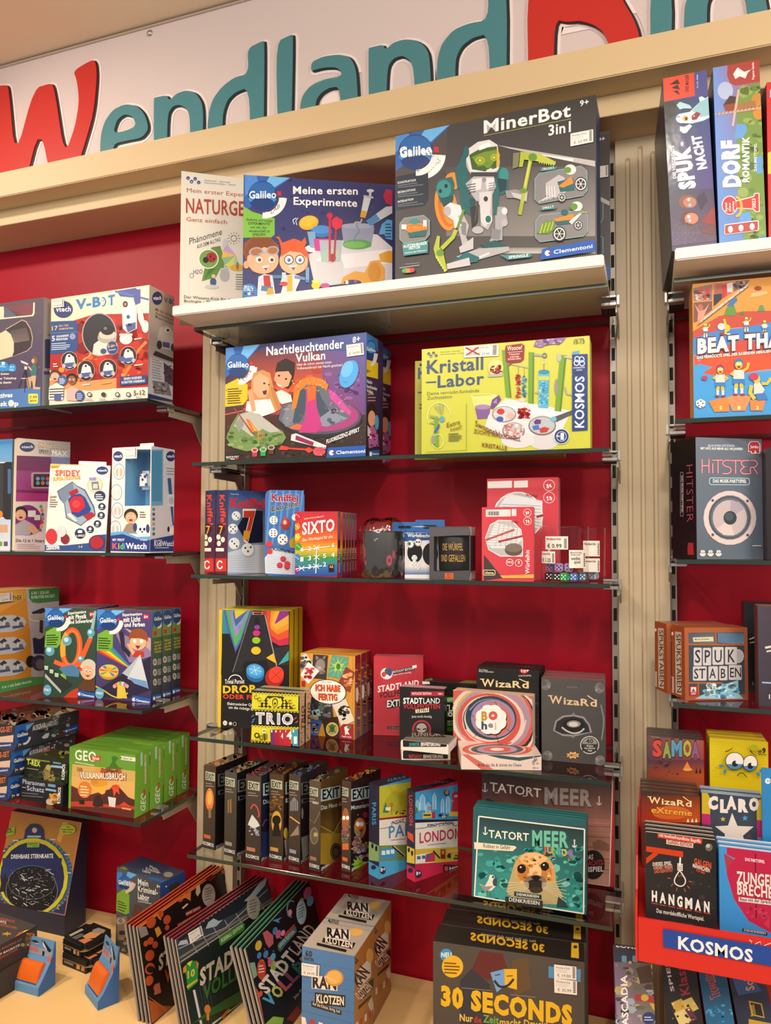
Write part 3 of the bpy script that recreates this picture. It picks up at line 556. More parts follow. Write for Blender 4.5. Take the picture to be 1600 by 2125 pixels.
def minerbot(b,art=True):
    a=b.front(Z4,['4a4648','2c282a','5a5654','3c393a'])
    a.G(420,520,1450,1000,['4a4648','565254','8a8684','6e6a68'],6);a.P([(770,370),(1450,480),(1450,520),(860,395)],'b4aeac');a.P([(960,420),(1300,465),(1300,485)],'e4dedb');a.G(640,1080,1450,1120,['7a7674','8a8684','c0bab6','b0aaa6'],4)
    a.P([(64,310),(64,600),(420,560),(425,235)],'4a4648');a.gal(210,420,122,'ROBOTICS');a.P([(75,590),(295,545),(298,740),(270,790),(75,822)],'202a3a')
    a.RG(215,425,150,158,42,'e2dfdf',5,92);a.T('ROBOTICS',228,560,348,430,'445',26);a.T('Galileo',102,462,318,424,'f4f4f4',62,2)
    for i,s_ in enumerate(('KONSTRUKTION','BEOBACHTUNG','INTERAKTION')): y=640+66*i;a.T(s_,86,y,(210,208,194)[i],y-20,'d8dce2',15,2);a.lines(2,86,y+10,270,12,'7c8490',4,20)
    a.T('MinerBot',680,290,1282,172,'efe9e6',84,3);a.L([(680,308),(1285,190)],3,'b8b44a')
    a.T('3in1',1128,306,1282,278,'efe9e6',70,2.5);a.T('9+',1345,104,1406,90,'efe9e6',38,2)
    T1,T2,G1,G2,LM,LD,OR='1f5f62','2e8480','a9a7ac','d4d1d4','a4b038','5f8a2c','d8832a'
    a.E(420,800,78,165,OR,-8);a.E(425,800,60,140,'b86a1c',-8);a.E(440,800,48,120,OR,-8);a.E(470,620,60,60,OR);a.P([(480,560),(560,380),(560,640),(500,680)],T1)
    a.P([(345,660),(370,610),(460,590),(480,640),(470,760),(380,770)],T1);a.E(405,675,50,62,T2);a.E(380,690,11,14,'123');a.E(420,655,12,14,'123');a.P([(380,740),(470,720),(460,790),(400,800)],'164a50')
    a.P([(510,560),(570,540),(590,860),(520,820)],T1);a.P([(740,560),(790,520),(850,560),(850,690),(800,720),(760,690)],T1);a.E(820,580,34,52,T2);a.P([(770,600),(840,610),(835,680),(790,700)],'123a40')
    a.E(675,490,118,120,G1);a.P([(560,470),(570,400),(640,350),(720,335),(775,370),(790,460),(782,540),(700,590),(590,570)],G2);a.P([(580,440),(660,395),(770,380),(788,450),(770,530),(690,555),(600,540)],'3c5a22');a.P([(600,455),(680,420),(765,405),(772,460),(740,505),(640,520)],'6f8a2c')
    a.P([(770,385),(792,440),(785,520),(768,530)],'c4a832');a.RG(655,478,32,26,9,LM);a.E(655,478,12,10,'c8c83a');a.RG(752,458,24,24,8,LM);a.E(752,458,10,9,'c8c83a');a.E(710,510,26,22,LD);a.P([(640,380),(720,350),(730,380),(650,410)],'eceaec')
    a.P([(700,545),(735,530),(750,570),(690,580)],G2);a.E(560,420,20,40,T1);a.P([(590,560),(780,560),(770,600),(600,610)],'3a3a40')
    a.P([(555,640),(610,590),(750,590),(765,660),(740,720),(740,900),(710,960),(660,930),(660,800),(600,720)],G1);a.P([(600,610),(670,600),(660,680),(590,690)],G2);a.P([(690,600),(755,600),(745,670),(700,680)],G2);a.P([(650,700),(735,690),(720,900),(690,940),(660,900)],'c6c4c8')
    for i in range(4): a.L([(565,650+18*i),(625,640+18*i)],7,'55565c');a.L([(715,640+16*i),(758,632+16*i)],5,'6a6b70')
    a.E(684,612,15,17,'888');a.E(695,745,15,18,'333');a.E(712,885,20,25,T1);a.RG(712,885,26,31,6,'ddd');a.E(583,768,36,38,T1);a.E(600,766,20,30,'164a50');a.P([(590,800),(640,790),(640,900),(600,960)],'2a2c30');a.E(640,960,40,26,G1);a.L([(640,760),(620,900)],12,'444')
    a.P([(410,800),(450,770),(520,790),(540,860),(480,900),(420,860)],G2);a.E(430,830,26,34,G1);a.P([(480,870),(540,850),(580,930),(560,1010),(590,1080),(540,1100),(520,1010)],G1);a.P([(520,900),(560,910),(560,1000),(530,990)],'77787e');a.P([(510,1080),(610,1010),(610,1090),(520,1120)],'b6b5ba');a.P([(470,880),(500,860),(530,930),(480,950)],G2)
    a.P([(760,800),(830,800),(845,900),(810,950),(810,1030),(720,1040),(760,950)],'9c9aa0');a.E(825,830,20,24,G2);a.E(825,910,22,26,G1);a.P([(740,950),(800,960),(790,1030),(730,1020)],'7a7b82');a.P([(750,700),(790,690),(770,860),(750,850)],T1)
    a.P([(660,1060),(760,1030),(855,1080),(850,1110),(700,1090)],'1c5050');a.P([(490,1145),(640,1090),(855,1075),(860,1105),(600,1180)],'a5a3a8');a.P([(450,1190),(560,1110),(655,1150),(640,1180),(580,1190)],T1);a.P([(425,1195),(580,1150),(590,1205),(430,1232)],'b9b6ba');a.L([(650,1150),(720,1120)],14,'cfccd0')
    a.P([(830,690),(900,680),(985,700),(980,770),(900,740),(840,740)],'8a888e');a.P([(870,700),(960,720),(985,690),(975,760),(890,735)],'b8b6ba')
    a.L([(1010,450),(960,700),(930,855)],26,LM);a.L([(1000,490),(965,660)],10,'c6cc5a');a.P([(935,420),(1010,425),(1015,480),(960,475),(950,525),(925,525)],LM);a.P([(1000,430),(1060,430),(1180,490),(1175,512),(1100,495),(1010,480)],'b0ba44');a.E(1020,458,30,28,LD);a.P([(885,430),(930,425),(920,525),(880,540)],'77755a')
    for i in range(7): a.P([(1060+16*i,488+3*i),(1076+16*i,490+3*i),(1066+16*i,506+3*i)],'b0ba44')
    a.E(955,690,26,16,LD);a.L([(945,770),(930,850)],22,'98a634');a.L([(490,960),(470,1010),(390,1090)],28,LM);a.L([(545,820),(500,950)],18,LD);a.P([(335,1090),(360,1000),(380,1005),(375,1080),(400,1110),(430,1240),(415,1252),(350,1150)],LM);a.E(380,1120,26,24,LD)
    for i in range(6): a.P([(350+11*i,1140+18*i),(365+11*i,1150+18*i),(352+11*i,1160+18*i)],'c6cc5a')
    for x0,y0,x1,y1,sl in ((1035,580,1395,780,60),(1040,870,1400,1045,45),(102,890,308,1055,30)):
        p=[(x0,y0+30),(x0+30,y0-10),(x1-40,y0-sl),(x1,y0-sl+35),(x1,y1-sl-30),(x1-30,y1-sl+5),(x0+30,y1),(x0,y1-30)];a.P(p,'7c7a7c');a.L(p+[p[0]],4,'7fb0b0')
    def wheel(x,y,r,k='d5d3d6'):
        a.E(x,y,r,r*1.12,'2a2a2c');a.RG(x,y,r*.85,r*.95,r*.18,k)
        for i in range(6): t0=i*1.047;a.L([(x,y),(x+r*.75*math.cos(t0),y+r*.85*math.sin(t0))],r*.1,k)
    a.P([(1110,640),(1200,580),(1240,600),(1250,700),(1180,740),(1110,720)],'b2b0b4');a.P([(1190,630),(1300,600),(1310,690),(1210,700)],T1);a.P([(1195,660),(1290,590),(1300,640),(1230,670)],OR);a.E(1280,545,40,36,G2);a.E(1262,548,24,22,LD);wheel(1352,645,44);wheel(1222,738,28)
    for i in range(4): a.L([(1060+26*i,770-6*i),(1120+20*i,735-6*i)],6,'c8c6ca');a.L([(1115+18*i,660),(1120+18*i,740)],5,'dddbdd')
    a.P([(1160,890),(1300,850),(1310,890),(1200,915)],OR);a.P([(1170,905),(1300,890),(1280,920),(1190,930)],T1);a.E(1240,840,24,22,T1);a.P([(1270,905),(1350,840),(1360,850),(1290,925)],G2);a.E(1325,800,40,34,G2);a.E(1305,802,26,24,LD);wheel(1335,930,30);wheel(1205,990,46);a.L([(1340,850),(1400,838)],6,LM)
    a.P([(1050,985),(1110,900),(1160,900),(1170,960),(1130,990)],LD)
    for i in range(4): a.L([(1070+25*i,990-8*i),(1090+25*i,920-6*i)],10,LM)
    a.E(215,950,78,36,OR);a.RG(215,950,66,28,7,'b86a1c');a.RG(215,948,46,18,6,'b86a1c');a.E(205,905,34,18,T2);a.P([(160,985),(290,960),(280,1005),(170,1015)],T1);a.R(115,925,150,960,G2);a.R(265,895,290,940,G2)
    a.P([(120,1060),(298,1035),(298,1120),(130,1142)],'3f8588');a.T('AUFZIEHBARER',128,1088,292,1062,'e8ecec',20,2);a.T('MOTOR',168,1100,246,1090,'e8ecec',18,2);a.T('Aktiviere die 3 Roboter!',138,1128,285,1108,'e8ecec',12)
    a.P([(1070,545),(1190,525),(1180,548),(1080,560)],'3f7f80');a.T('TRUCKY',1085,552,1170,540,'e4e8e8',15,1);a.P([(1070,815),(1190,795),(1180,818),(1080,828)],'3f7f80');a.T('DRILLY',1090,820,1168,808,'e4e8e8',15,1)
    a.P([(790,1130),(830,1138),(1000,1126),(1018,1140),(1000,1152),(850,1170)],'3f8588');a.T('SPRINGLE',856,1162,990,1146,'e8ecec',18,2)
    a.L([(102,1225),(240,1205)],3,'ccc');a.L([(140,1200),(240,1190)],2,'aaa');a.E(135,1245,16,15,'4a9a58');a.R(135,1228,160,1260,'4a9a58');a.R(150,1228,180,1258,'d8823c');a.E(190,1240,17,16,'c43a50');a.R(178,1226,192,1256,'c43a50')
    a.clem(1075,1090,1452,1030,80);a.done()
b=Box('robot_kit_box','large black robot construction box showing a white and teal robot with lime pickaxe','robot kit box',['3a3638','24365c','b8b0a8','3a3638','222','222'],.075,2.0555,820,1236.5,283,197,Y0=1.378)
minerbot(b);b.sticker(Z4,[(1280,295),(1437,265),(1438,352),(1280,384)],'\u20ac 22.99')
s2=Box('robot_kit_box','second black robot construction box standing behind the front one, right edge showing','robot kit box',['2f2c2e','20304e','2a2a2a','3a3638','222','222'],.075,2.0555,870,1265,330,272,Y0=1.47)
a=s2.front(Z4,['2e2b2d','343032','4a4648','333']);a.T('9+',1468,352,1518,338,'e8e2e0',30,2);a.P([(1490,730),(1550,760),(1550,790),(1490,760)],'b8b0ac');a.L([(1485,740),(1505,760),(1505,880),(1485,910)],4,'7fb0b0');a.L([(1485,1000),(1505,1010),(1505,1120)],4,'7fb0b0');a.R(1490,1210,1552,1290,'1f55a8');a.done()
s2.sticker(Z4,[(1440,525),(1540,512),(1540,592),(1440,606)],None,shop=False)

# ---------------------------------------------------------------- centre bay, first glass: volcano kit, crystal kit
def vulkan_side(a,dx,dy,k):
    def X(x,y): return (dx+(x-1340)*k,dy+y)
    a.P([X(1330,180),X(1430,225),X(1430,330),X(1330,320)],'3f78c0');a.E(*X(1378,320),40*k,75,'1d3f7c');a.E(*X(1378,300),34*k,46,'3f86c8');a.T('Galileo',*X(1343,322),*X(1412,340),'eee',26,1.5);a.P([X(1336,390),X(1430,420),X(1430,545),X(1336,520)],'d8b820');a.RG(*X(1378,330),52*k,118,30*k,'d8d6d6',10,95)
    a.T('8+',*X(1346,495),*X(1372,500),'3a2a10',26,2)
    for i,w in enumerate(('Nacht-','leuchtender','Vulkan')): a.T(w,*X(1346,575+i*36),*X((1388,1424,1392)[i],585+i*38+(12 if i == 1 else 0)),'e8dcd8',26,2)
    a.lines(3,X(1350,0)[0],dy+660,X(1415,0)[0],24,'b08a80',8)
    a.E(*X(1380,800),34*k,70,'2a1a16');a.E(*X(1382,850),28*k,62,'d89a78');a.E(*X(1420,880),16*k,58,'4a98d0');a.P([X(1350,920),X(1400,910),X(1430,980),X(1430,1060),X(1360,1080)],'a85a9a');a.P([X(1350,900),X(1380,960),X(1380,1010),X(1350,1000)],'cbb');a.S(20,X(1350,0)[0],dy+960,X(1435,0)[0],dy+1080,['4a4a60','b0408a','2a2430'],5,16,4)
    a.P([X(1358,1100),X(1440,1090),X(1440,1140),X(1358,1150)],'1f55a8');a.E(*X(1374,1124),9*k,18,'eef');a.T('Clementoni',*X(1386,1130),*X(1436,1128),'fff',14,2)
b=Box('experiment_box','front volcano science kit box with two amazed children and glowing volcano','experiment box',['4a2430','3a2030','2a3a70','402840','301820','201418'],.088,1.718,466,761,723,690,Y0=1.435,group='glowing volcano kits')
a=b.front(Z7,['3a2a48','4a5a9a','2c2030','5a2a20'])
a.G(400,330,1330,820,['7a2a24','5a5a9a','6a3a78','a83a22'],8);a.G(450,330,1000,640,['5a2a38','6a3a50','c8502a','c05028'],6);a.S(40,420,480,1000,760,['b04a26','d05a2a','a03822'],15,45,5,8);a.S(30,1040,480,1320,700,['6a4a8a','8a5a9a','545a94'],15,40,6,8)
a.G(245,820,1345,1175,['4a241c','3c2a30','1e1816','2a201a'],6);a.S(160,250,840,1340,1160,['241c18','3a2e28','17120f','483a30'],6,22,7);a.L([(250,820),(390,790),(400,770)],8,'e05a28')
a.gal(350,440,88,'FUN');a.P([(243,590),(350,540),(425,590),(425,700),(390,745),(245,762)],'d8ba22');a.RG(358,440,122,152,38,'e4e2e2',2,92);a.T('FUN',398,560,455,490,'445',40);a.lines(7,270,622,385,18,'4a3e10',8,6);a.E(262,632,4,4,'321');a.E(262,698,4,4,'321')
a.T('Nachtleuchtender',570,365,1168,305,'f4f0ee',66,2.5);a.T('Vulkan',795,415,1025,392,'f4f0ee',62,2.5);a.T('Hast du schon einmal einen',806,445,1072,424,'f0eae8',20);a.T('Vulkanausbruch bei Nacht gesehen?',806,474,1158,446,'f0eae8',20);a.T('8+',1236,268,1294,254,'f4f0ee',44,2.5)
a.P([(640,480),(655,420),(720,385),(790,420),(785,500),(770,580),(740,620),(690,610),(650,560)],'2a1c18');a.P([(640,500),(680,470),(750,480),(768,520),(740,600),(690,620),(655,590),(630,550)],'d49a78');a.P([(640,480),(720,440),(790,470),(770,530),(740,485),(660,490)],'2a1c18');a.E(668,520,9,8,'2a1a16');a.E(722,545,9,8,'2a1a16');a.P([(645,575),(690,598),(665,605)],'f0e0dc');a.P([(630,650),(690,630),(760,670),(770,720),(690,740),(640,700)],'e0d6d6')
a.P([(455,560),(470,500),(540,475),(600,500),(620,580),(640,700),(680,780),(640,800),(560,720),(480,760),(450,660)],'c08a50');a.P([(470,540),(520,500),(590,540),(590,640),(560,690),(510,690),(470,640)],'dfa582');a.P([(540,640),(575,630),(570,665),(550,668)],'5a1a1e');a.E(555,580,10,7,'3a2420');a.E(590,590,6,6,'3a2420')
a.P([(410,790),(420,720),(480,710),(600,700),(640,800),(540,835),(480,810)],'e6e2e2');a.P([(425,640),(460,620),(475,690),(490,790),(460,800),(435,700)],'d89a76');a.P([(600,590),(640,640),(690,770),(660,790),(620,690)],'b57a42')
a.E(985,850,325,150,'23262f');a.E(985,835,318,138,'4a4e5c');a.E(990,830,295,122,'a03a7a');a.P([(690,880),(850,900),(900,950),(760,930)],'c86a40')
a.P([(665,860),(690,760),(770,720),(830,600),(900,570),(980,590),(1060,640),(1160,700),(1225,790),(1215,850),(1100,900),(960,915),(860,870),(740,920)],'5c6474');a.P([(690,860),(740,740),(800,740),(780,900),(720,915)],'787c84');a.P([(820,640),(880,610),(880,780),(830,880),(770,890)],'3c4c5e');a.P([(960,640),(1000,720),(1080,800),(1200,850),(1040,915),(960,900),(1000,820)],'8088a0');a.P([(960,600),(1000,700),(1060,790),(990,840),(950,760)],'3c4c5e');a.S(30,700,760,1180,900,['6c7484','4c5868','8a90a0'],10,28,9)
a.P([(880,620),(950,610),(960,760),(1000,900),(960,960),(820,960),(870,850)],'b8367e');a.P([(885,600),(955,600),(950,700),(890,720)],'e0622a')
a.P([(765,785),(790,600),(850,545),(930,530),(1000,545),(1050,590),(1040,630),(980,600),(880,590),(830,640),(800,770)],'d8792c');a.P([(1050,620),(1110,660),(1190,760),(1230,800),(1215,830),(1140,770),(1060,690)],'c24a9a');a.S(60,770,545,1030,640,['f0a84a','c85a1c','e88a34'],3,8,10);a.S(40,1060,640,1220,810,['e07ac0','a83a80'],3,8,11)
a.E(1208,508,66,112,'4b9fdd',22);a.E(1195,470,42,66,'6ab5ea',22);a.RG(1182,560,14,18,4,'2f78b4',0,180)
a.P([(262,1000),(300,900),(350,820),(420,795),(520,820),(600,890),(700,950),(725,1000),(690,1050),(420,1105),(310,1075)],'6f8a50');a.P([(320,910),(370,820),(450,795),(530,830),(610,890),(680,950),(600,960),(540,930),(460,990),(380,930)],'b0b0a8');a.P([(330,890),(380,830),(400,900),(360,960)],'8a8e8a');a.P([(410,850),(440,860),(500,940),(570,985),(560,1012),(510,1012),(450,930)],'e8702a');a.P([(440,870),(500,950),(540,1000),(500,980)],'f4b03a');a.S(40,290,960,700,1080,['5a7a40','82a060','4c6a38'],10,30,12)
a.P([(318,765),(330,770),(470,960),(455,965)],'9a4a2a');a.P([(760,1020),(765,975),(800,965),(1035,1060),(1030,1085),(980,1075)],'d8d4d4');a.P([(800,980),(940,1035),(930,1062),(795,1015)],'8a2458')
a.L([(690,1078),(870,1090)],14,'d2402c');a.P([(665,1092),(685,1058),(740,1070),(735,1095)],'d2402c');a.P([(860,1090),(900,1072),(940,1095),(900,1118)],'d2402c');a.E(980,1105,48,34,'c4485a');a.S(40,935,1072,1025,1138,['e07a80','a83044','d85a66'],3,7,13)
for x,y,k in ((482,1095,'b03a44'),(547,1090,'2f9a50'),(610,1075,'5a3a24')): a.P([(x-22,y),(x+22,y),(x+18,y+50),(x-18,y+50)],k);a.E(x,y,27,18,'c4bab4');a.E(x,y,19,12,k)
a.T('FLUORESZENZ-EFFEKT',1036,1046,1290,950,'f2f0f0',30,3);a.T('MADE IN ITALY',262,1158,360,1152,'e8e4e2',14,2);a.R(264,1162,296,1168,'2f8a4a');a.R(296,1161,328,1167,'eee');a.R(328,1160,360,1166,'c33')
a.clem(1035,1075,1350,1058,82);a.done();vulkan_side(a2 := b.right(Z7,['3a3060','3a3060','2a1a20','2a1a20']),1338,0,1.02);a2.done()
b.sticker(Z7,[(1188,285),(1320,266),(1326,358),(1194,376)],'\u20ac 24.99')
v2=Box('experiment_box','second volcano science kit box right behind the front one, yellow banded side','experiment box',['4a2430','3a2030','2a3a70','402840','301820','201418'],.088,1.718,500,786,735,711,Y0=1.545,group='glowing volcano kits')
vulkan_side(a := v2.right(Z7,['3a3060','3a3060','2a1a20','2a1a20']),1440,50,1.0);a.done()

def mint(a,pts,k='2c3f86'):
    for (x,y),t0 in zip(pts,'mint'): a.E(x,y,11,11,k);a.T(t0,x-5,y+5,x+5,y+5,'dde',8)
b=Box('experiment_box','lime green crystal growing kit box with crossed-out price sticker','experiment box',['b9bd4a','b9bd4a','b9bd4a','c4c85a','a0a540','a0a540'],.062,1.718,875,1223.5,725.5,697,Y0=1.42)
a=b.front(Z8,['c3c64e','c6c653','bfc044','b9bd44'],FILM);K='3f5078'
mint(a,((208,328),(224,345),(243,323),(262,342)),'2f3f66');a.T('Mathematik - Informatik',292,320,436,310,'4a4f40',8);a.T('Naturwissenschaften - Technik',292,336,460,326,'4a4f40',8)
a.T('Kristall',195,472,602,440,K,92,2.8);a.L([(188,428),(222,425)],8,K);a.L([(188,535),(262,532)],11,K);a.T('Labor',272,572,608,546,K,84,2.8);a.T('Deine verr\u00fcckt-funkelnde',197,628,572,604,'52594a',24);a.T('Zuchtstation',197,660,376,648,'52594a',24)
a.P([(515,640),(700,620),(650,795),(560,800)],'ccd07a');a.P([(540,715),(655,705),(645,795),(560,802)],'7a5a90');a.E(598,712,58,18,'9a80ac');a.RG(607,632,94,18,5,'dde0a0')
a.P([(650,725),(665,660),(715,625),(732,660),(700,700),(670,730)],'6a4a88');a.P([(670,680),(700,650),(700,690)],'a07ab8')
a.P([(615,850),(640,770),(760,650),(1240,740),(1170,880),(1100,1010),(950,960),(720,930)],'d6d3d6');a.P([(720,690),(1200,760),(1190,790),(700,720)],'e6e4e6');a.E(1040,960,110,60,'c8c5c8');a.E(850,950,120,60,'cfccd0')
a.E(752,765,88,60,'8a888c');a.E(752,762,78,52,'c2c0c4');a.L([(752,715),(752,815)],6,'ddd');a.L([(675,762),(830,762)],6,'ddd');a.E(728,745,28,22,'b83a38');a.E(722,800,26,20,'3a5aa8');a.E(798,775,28,24,'d8a8a0')
a.E(820,885,82,62,'77757a');a.E(820,882,74,55,'b9b6b8');a.S(90,755,840,885,925,['e8d8d4','d89a90','f0ece8','c87a70'],5,14,21);a.E(1027,848,100,70,'6a696e');a.E(1027,845,92,62,'b4b2b6');a.P([(965,820),(985,800),(1020,805),(1015,835),(975,838)],'5a3a80');a.P([(955,850),(1000,840),(1010,875),(965,880)],'3a70b8');a.P([(1005,870),(1040,855),(1080,865),(1060,895),(1015,900)],'b83a38');a.P([(1050,820),(1085,815),(1090,855),(1060,850)],'9ac0d8')
a.S(34,860,725,935,795,['b8302c','d8504a','8a1e20'],8,22,22,4);a.E(880,665,26,12,'c8c5c8')
for x0,x1,y0,y1,w in ((755,785,300,645,40),(950,945,315,690,40),(1180,1140,335,745,46)): a.P([(x0-w/2,y0),(x0+w/2,y0+5),(x1+w/2,y1),(x1-w/2,y1-6)],'6f9a34');a.P([(x0+w*.2,y0+8),(x0+w/2,y0+5),(x1+w/2,y1),(x1+w*.25,y1-4)],'567d26')
a.L([(800,405),(930,430)],8,'a8a8a0');a.L([(855,415),(855,640)],4,'8a8a80');a.S(50,840,480,866,645,['a8383a','c8605a'],6,11,23);a.S(46,884,490,910,635,['3a80a8','5aa8c8'],6,11,24);a.L([(898,425),(898,500)],3,'777')
a.P([(1000,460),(1080,460),(1070,720),(1000,715)],'5aaed0');a.P([(1010,520),(1075,515),(1068,700),(1005,700)],'3f9ac4');a.E(1040,460,40,17,'2f8aa8');a.S(60,1008,530,1070,700,['6ac0dc','3a90b8','8ad0e4'],5,12,25);a.L([(975,610),(1075,625)],10,'8a9aa0');a.R(1000,490,1078,520,'b8c460');a.L([(1040,400),(1040,470)],4,'777');a.L([(965,335),(1050,345)],16,'9a9a98');a.RG(1045,342,18,20,7,'6a6a6a');a.RG(1040,385,14,18,5,'c8c8c0',-90,150)
a.E(1150,355,16,30,'b0b0ac');a.E(1130,570,14,60,'8a8a86');a.L([(1185,350),(1250,360)],14,'b4b4b0');a.P([(1245,315),(1295,305),(1290,335),(1245,335)],'5aa0c8');a.L([(1190,570),(1205,620),(1245,628)],12,'9a9a96');a.P([(1095,805),(1110,785),(1245,735),(1245,765),(1130,820)],'4f5256');a.E(1110,800,22,18,'6ab0cc')
a.P([(760,300),(765,270),(880,255),(900,270),(895,370),(870,390),(815,395),(780,425),(795,395),(765,385)],'8a2a26');a.T('Wooow!',775,308,882,298,'f0e4dc',34,1);a.L([(778,320),(885,312)],3,'e8d8d0');a.T('Pr\u00e4sentiere',790,340,866,334,'e8d8d0',13,1);a.T('pr\u00e4chtige',795,358,860,352,'e8d8d0',13,1);a.T('Einzelkristalle!',780,375,876,368,'e8d8d0',13,1)
a.E(692,430,56,60,'cbd08a');a.P([(636,480),(745,470),(740,492),(640,498)],'a9a9a0');a.S(40,655,415,730,470,['a83434','8a2020','c85a50'],6,15,26,4);a.P([(965,275),(985,225),(1050,240),(1100,205),(1200,210),(1170,250),(1120,260),(1060,265),(1020,285)],'8a6a98');a.S(24,980,220,1180,265,['a888b4','6a4a80','b8a0c0'],8,22,27,4)
a.T('ALTER',1258,232,1330,226,'3c4636',10,1);a.T('10-13',1256,260,1332,254,'3c4636',26,1)
a.P([(1243,335),(1355,330),(1355,465),(1243,470)],'2a427e');a.P([(1243,474),(1355,470),(1355,880),(1243,886)],'2a427e');a.T('KOSMOS',1328,862,1330,492,'f2f0ec',64,2.2)
for x,y in ((1280,368),(1312,370),(1275,395),(1315,398)): a.RG(x,y,20,22,6,'f2f0ec')
a.T('EXPERIMENTIER',1252,436,1336,432,'dde',9,2);a.T('KASTEN',1275,452,1315,450,'dde',9,2)
a.E(1167,925,56,56,'e8e8dc');a.E(1167,925,52,52,'2a427e');a.RG(1167,925,36,36,3,'e8e8e0');a.T('No.',1130,930,1158,928,'fff',16,2);a.T('1',1160,948,1184,947,'fff',46,3)
a.T('Swooosh!',545,850,720,930,'7a3a28',42,1);a.T('Z\u00dcCHTE SUPERSCHNELL',535,900,872,960,'7a3a28',28,1.6);a.T('KRISTALLE',595,1000,775,1026,'7a3a28',30,1.6)
a.RG(285,780,86,100,4,'e4e6b0',150,355);a.P([(215,770),(275,780),(280,800),(220,790)],'8a9a6a')
for p in ([(250,710),(275,705),(300,770)],[(285,690),(315,695),(305,775)],[(215,830),(260,800),(270,840)]): a.P(p,'9aa67c')
a.L([(262,790),(268,1000)],26,'6f9a34');a.P([(245,895),(285,830),(290,850),(262,905)],'3a5aa8');a.E(305,800,18,22,'5a9ab8');a.RG(275,960,44,52,4,'dde0a0');a.E(245,950,16,34,'8a8e7a');a.T('Extra',340,862,436,836,'6a3a24',34);a.T('cool!',365,888,446,872,'6a3a24',30);a.lines(4,352,905,452,16,'6a6a3a',7,4)
for i in range(34): a.E(482,692+i*10,3,3,'4a5030',n=6)
for i in range(29): a.E(195+i*10,1038-i*.45,3,3,'4a5030',n=6)
a.done()
b.sticker(Z8,[(463,275),(716,262),(712,345),(463,358)],'37,99  \u20ac 27.99');o=Art(b.root,'price_cross',(0,0,0),(1,0,0),(0,0,1),b.w,b.h,Z8,None,CARD,lift=.0035);o.L([(475,285),(575,335)],8,'a83038');o.L([(480,340),(570,282)],8,'a83038');o.done()
b=Box('experiment_box','second lime green crystal kit box mostly hidden behind the front one','experiment box',['a9ac44','b9bd4a','c9c46a','b0b350','a0a540','a0a540'],.062,1.718,861,1170,750,729,Y0=1.50)
a=b.front(Z8,'a9ac46');a.T('Kristall',130,510,500,480,K,80,2);a.L([(130,608),(160,606)],10,K);a.E(150,408,10,10,'2f3f66');a.lines(2,140,690,300,24,'52594a',12);a.done()

# ---------------------------------------------------------------- centre bay, second glass: dice games
Y5=(400,980,3.721);Y6=(730,980,2.857)
zs=1.470
def die(a,x,y,r,k='e8eef0',pk='223',pips=((0,0),),rot=0):
    a.E(x,y,r,r*1.05,'aab4c0');a.E(x-r*.06,y-r*.06,r*.9,r*.95,k)
    for px_,py_ in pips: a.E(x+px_*r,y+py_*r,r*.14,r*.16,pk,n=8)
P5=((-.45,-.4),(.4,-.45),(0,0),(-.4,.45),(.45,.4));P3=((-.4,-.4),(0,0),(.4,.4));P6=((-.35,-.5),(-.35,0),(-.35,.5),(.35,-.5),(.35,0),(.35,.5))
def kniffel(a,x0,x1):
    a.T('Kniffel',x0+(x1-x0)*.3,175,x0+(x1-x0)*.42,405,'d8402a',(x1-x0)*.42,3,up=(1,0));xm=(x0+x1)/2-4
    a.P([(xm-32,400),(xm+8,395),(xm+32,440),(xm-5,500),(xm-34,470)],'2c1420');a.T('7',xm-18,475,xm+14,478,'e0902a',62,3)
    for x,y in ((xm-22,500),(xm+12,520),(xm-18,550)): a.E(x,y,16,21,'e4dcc8')
    a.lines(1,xm-42,585,xm+42,1,'e8ddd0',26);a.R(xm-50,665,xm+40,765,'c42a24');a.RG(xm-10,715,24,34,10,'f0e8e0',20,330)
for i,(u0,u1,y0,y1,lab) in enumerate(((424.5,446,1.485,1.465,'leftmost dark blue dice game box with red lettering on its spine'),(447,472,1.46,1.435,'second dark blue dice game box showing a big red seven on its cover'))):
    b=Box('dice_game_box',lab,'dice game',['2a2438','2c4a84','2a2438','26304e','222','222'],.145,zs,u0,u1,1019,Y0=y0,Y1=y1,m=FILM)
    x0,x1=((80,170),(180,270))[i];a=b.front(Y5,['26365c','26365c','5a1c28','5a1c28']);kniffel(a,x0,x1);a.done()
    if i:
        a=b.right(Y5,['2a4c8a','22345f','aab4cc','9aaccc'],'front_cover');a.P([(240,770),(260,620),(470,560),(560,560),(560,780)],'c6d0e0')
        for k in range(7): a.L([(250,650+18*k),(480,640+18*k)],2,'8a9ab8')
        a.P([(345,420),(420,290),(540,300),(540,540),(430,550),(400,520)],'1a2038');a.T('Reiner Knizia',295,172,356,174,'dde',9);a.T('Kniffel',290,272,560,278,'c8303a',70,4.5);a.T('7',385,530,490,530,'f0e8e0',230,6);a.T('7',392,522,484,522,'c8402a',214,4);a.P([(395,450),(450,455),(425,522),(385,520)],'e0a02a')
        die(a,335,338,36,pips=P3);die(a,310,438,40,pips=P5);die(a,320,552,46,pips=P3);die(a,425,600,52,pips=((0,.2),(.4,-.4),(-.4,-.3)));a.done()
b=Box('dice_game_tin','light blue dice game tin with rounded corners and a red eight-sided die','game tin',['5a86c0','6a96c8','8aa4c4','9ab4d0','557','557'],.043,zs,549,630.5,1017,Y0=1.415,Y1=1.455,m=FILM,rr=.012)
a=b.front(Y5,'3f70b4')
for k in range(6): a.L([(600+50*k,140),(570+45*k,560)],16,'5a8ccc')
a.P([(552,660),(620,580),(790,630),(790,790),(560,780)],'c8d2e2')
for k in range(8): a.L([(570,650+16*k),(780,665+16*k)],2,'93a2bc')
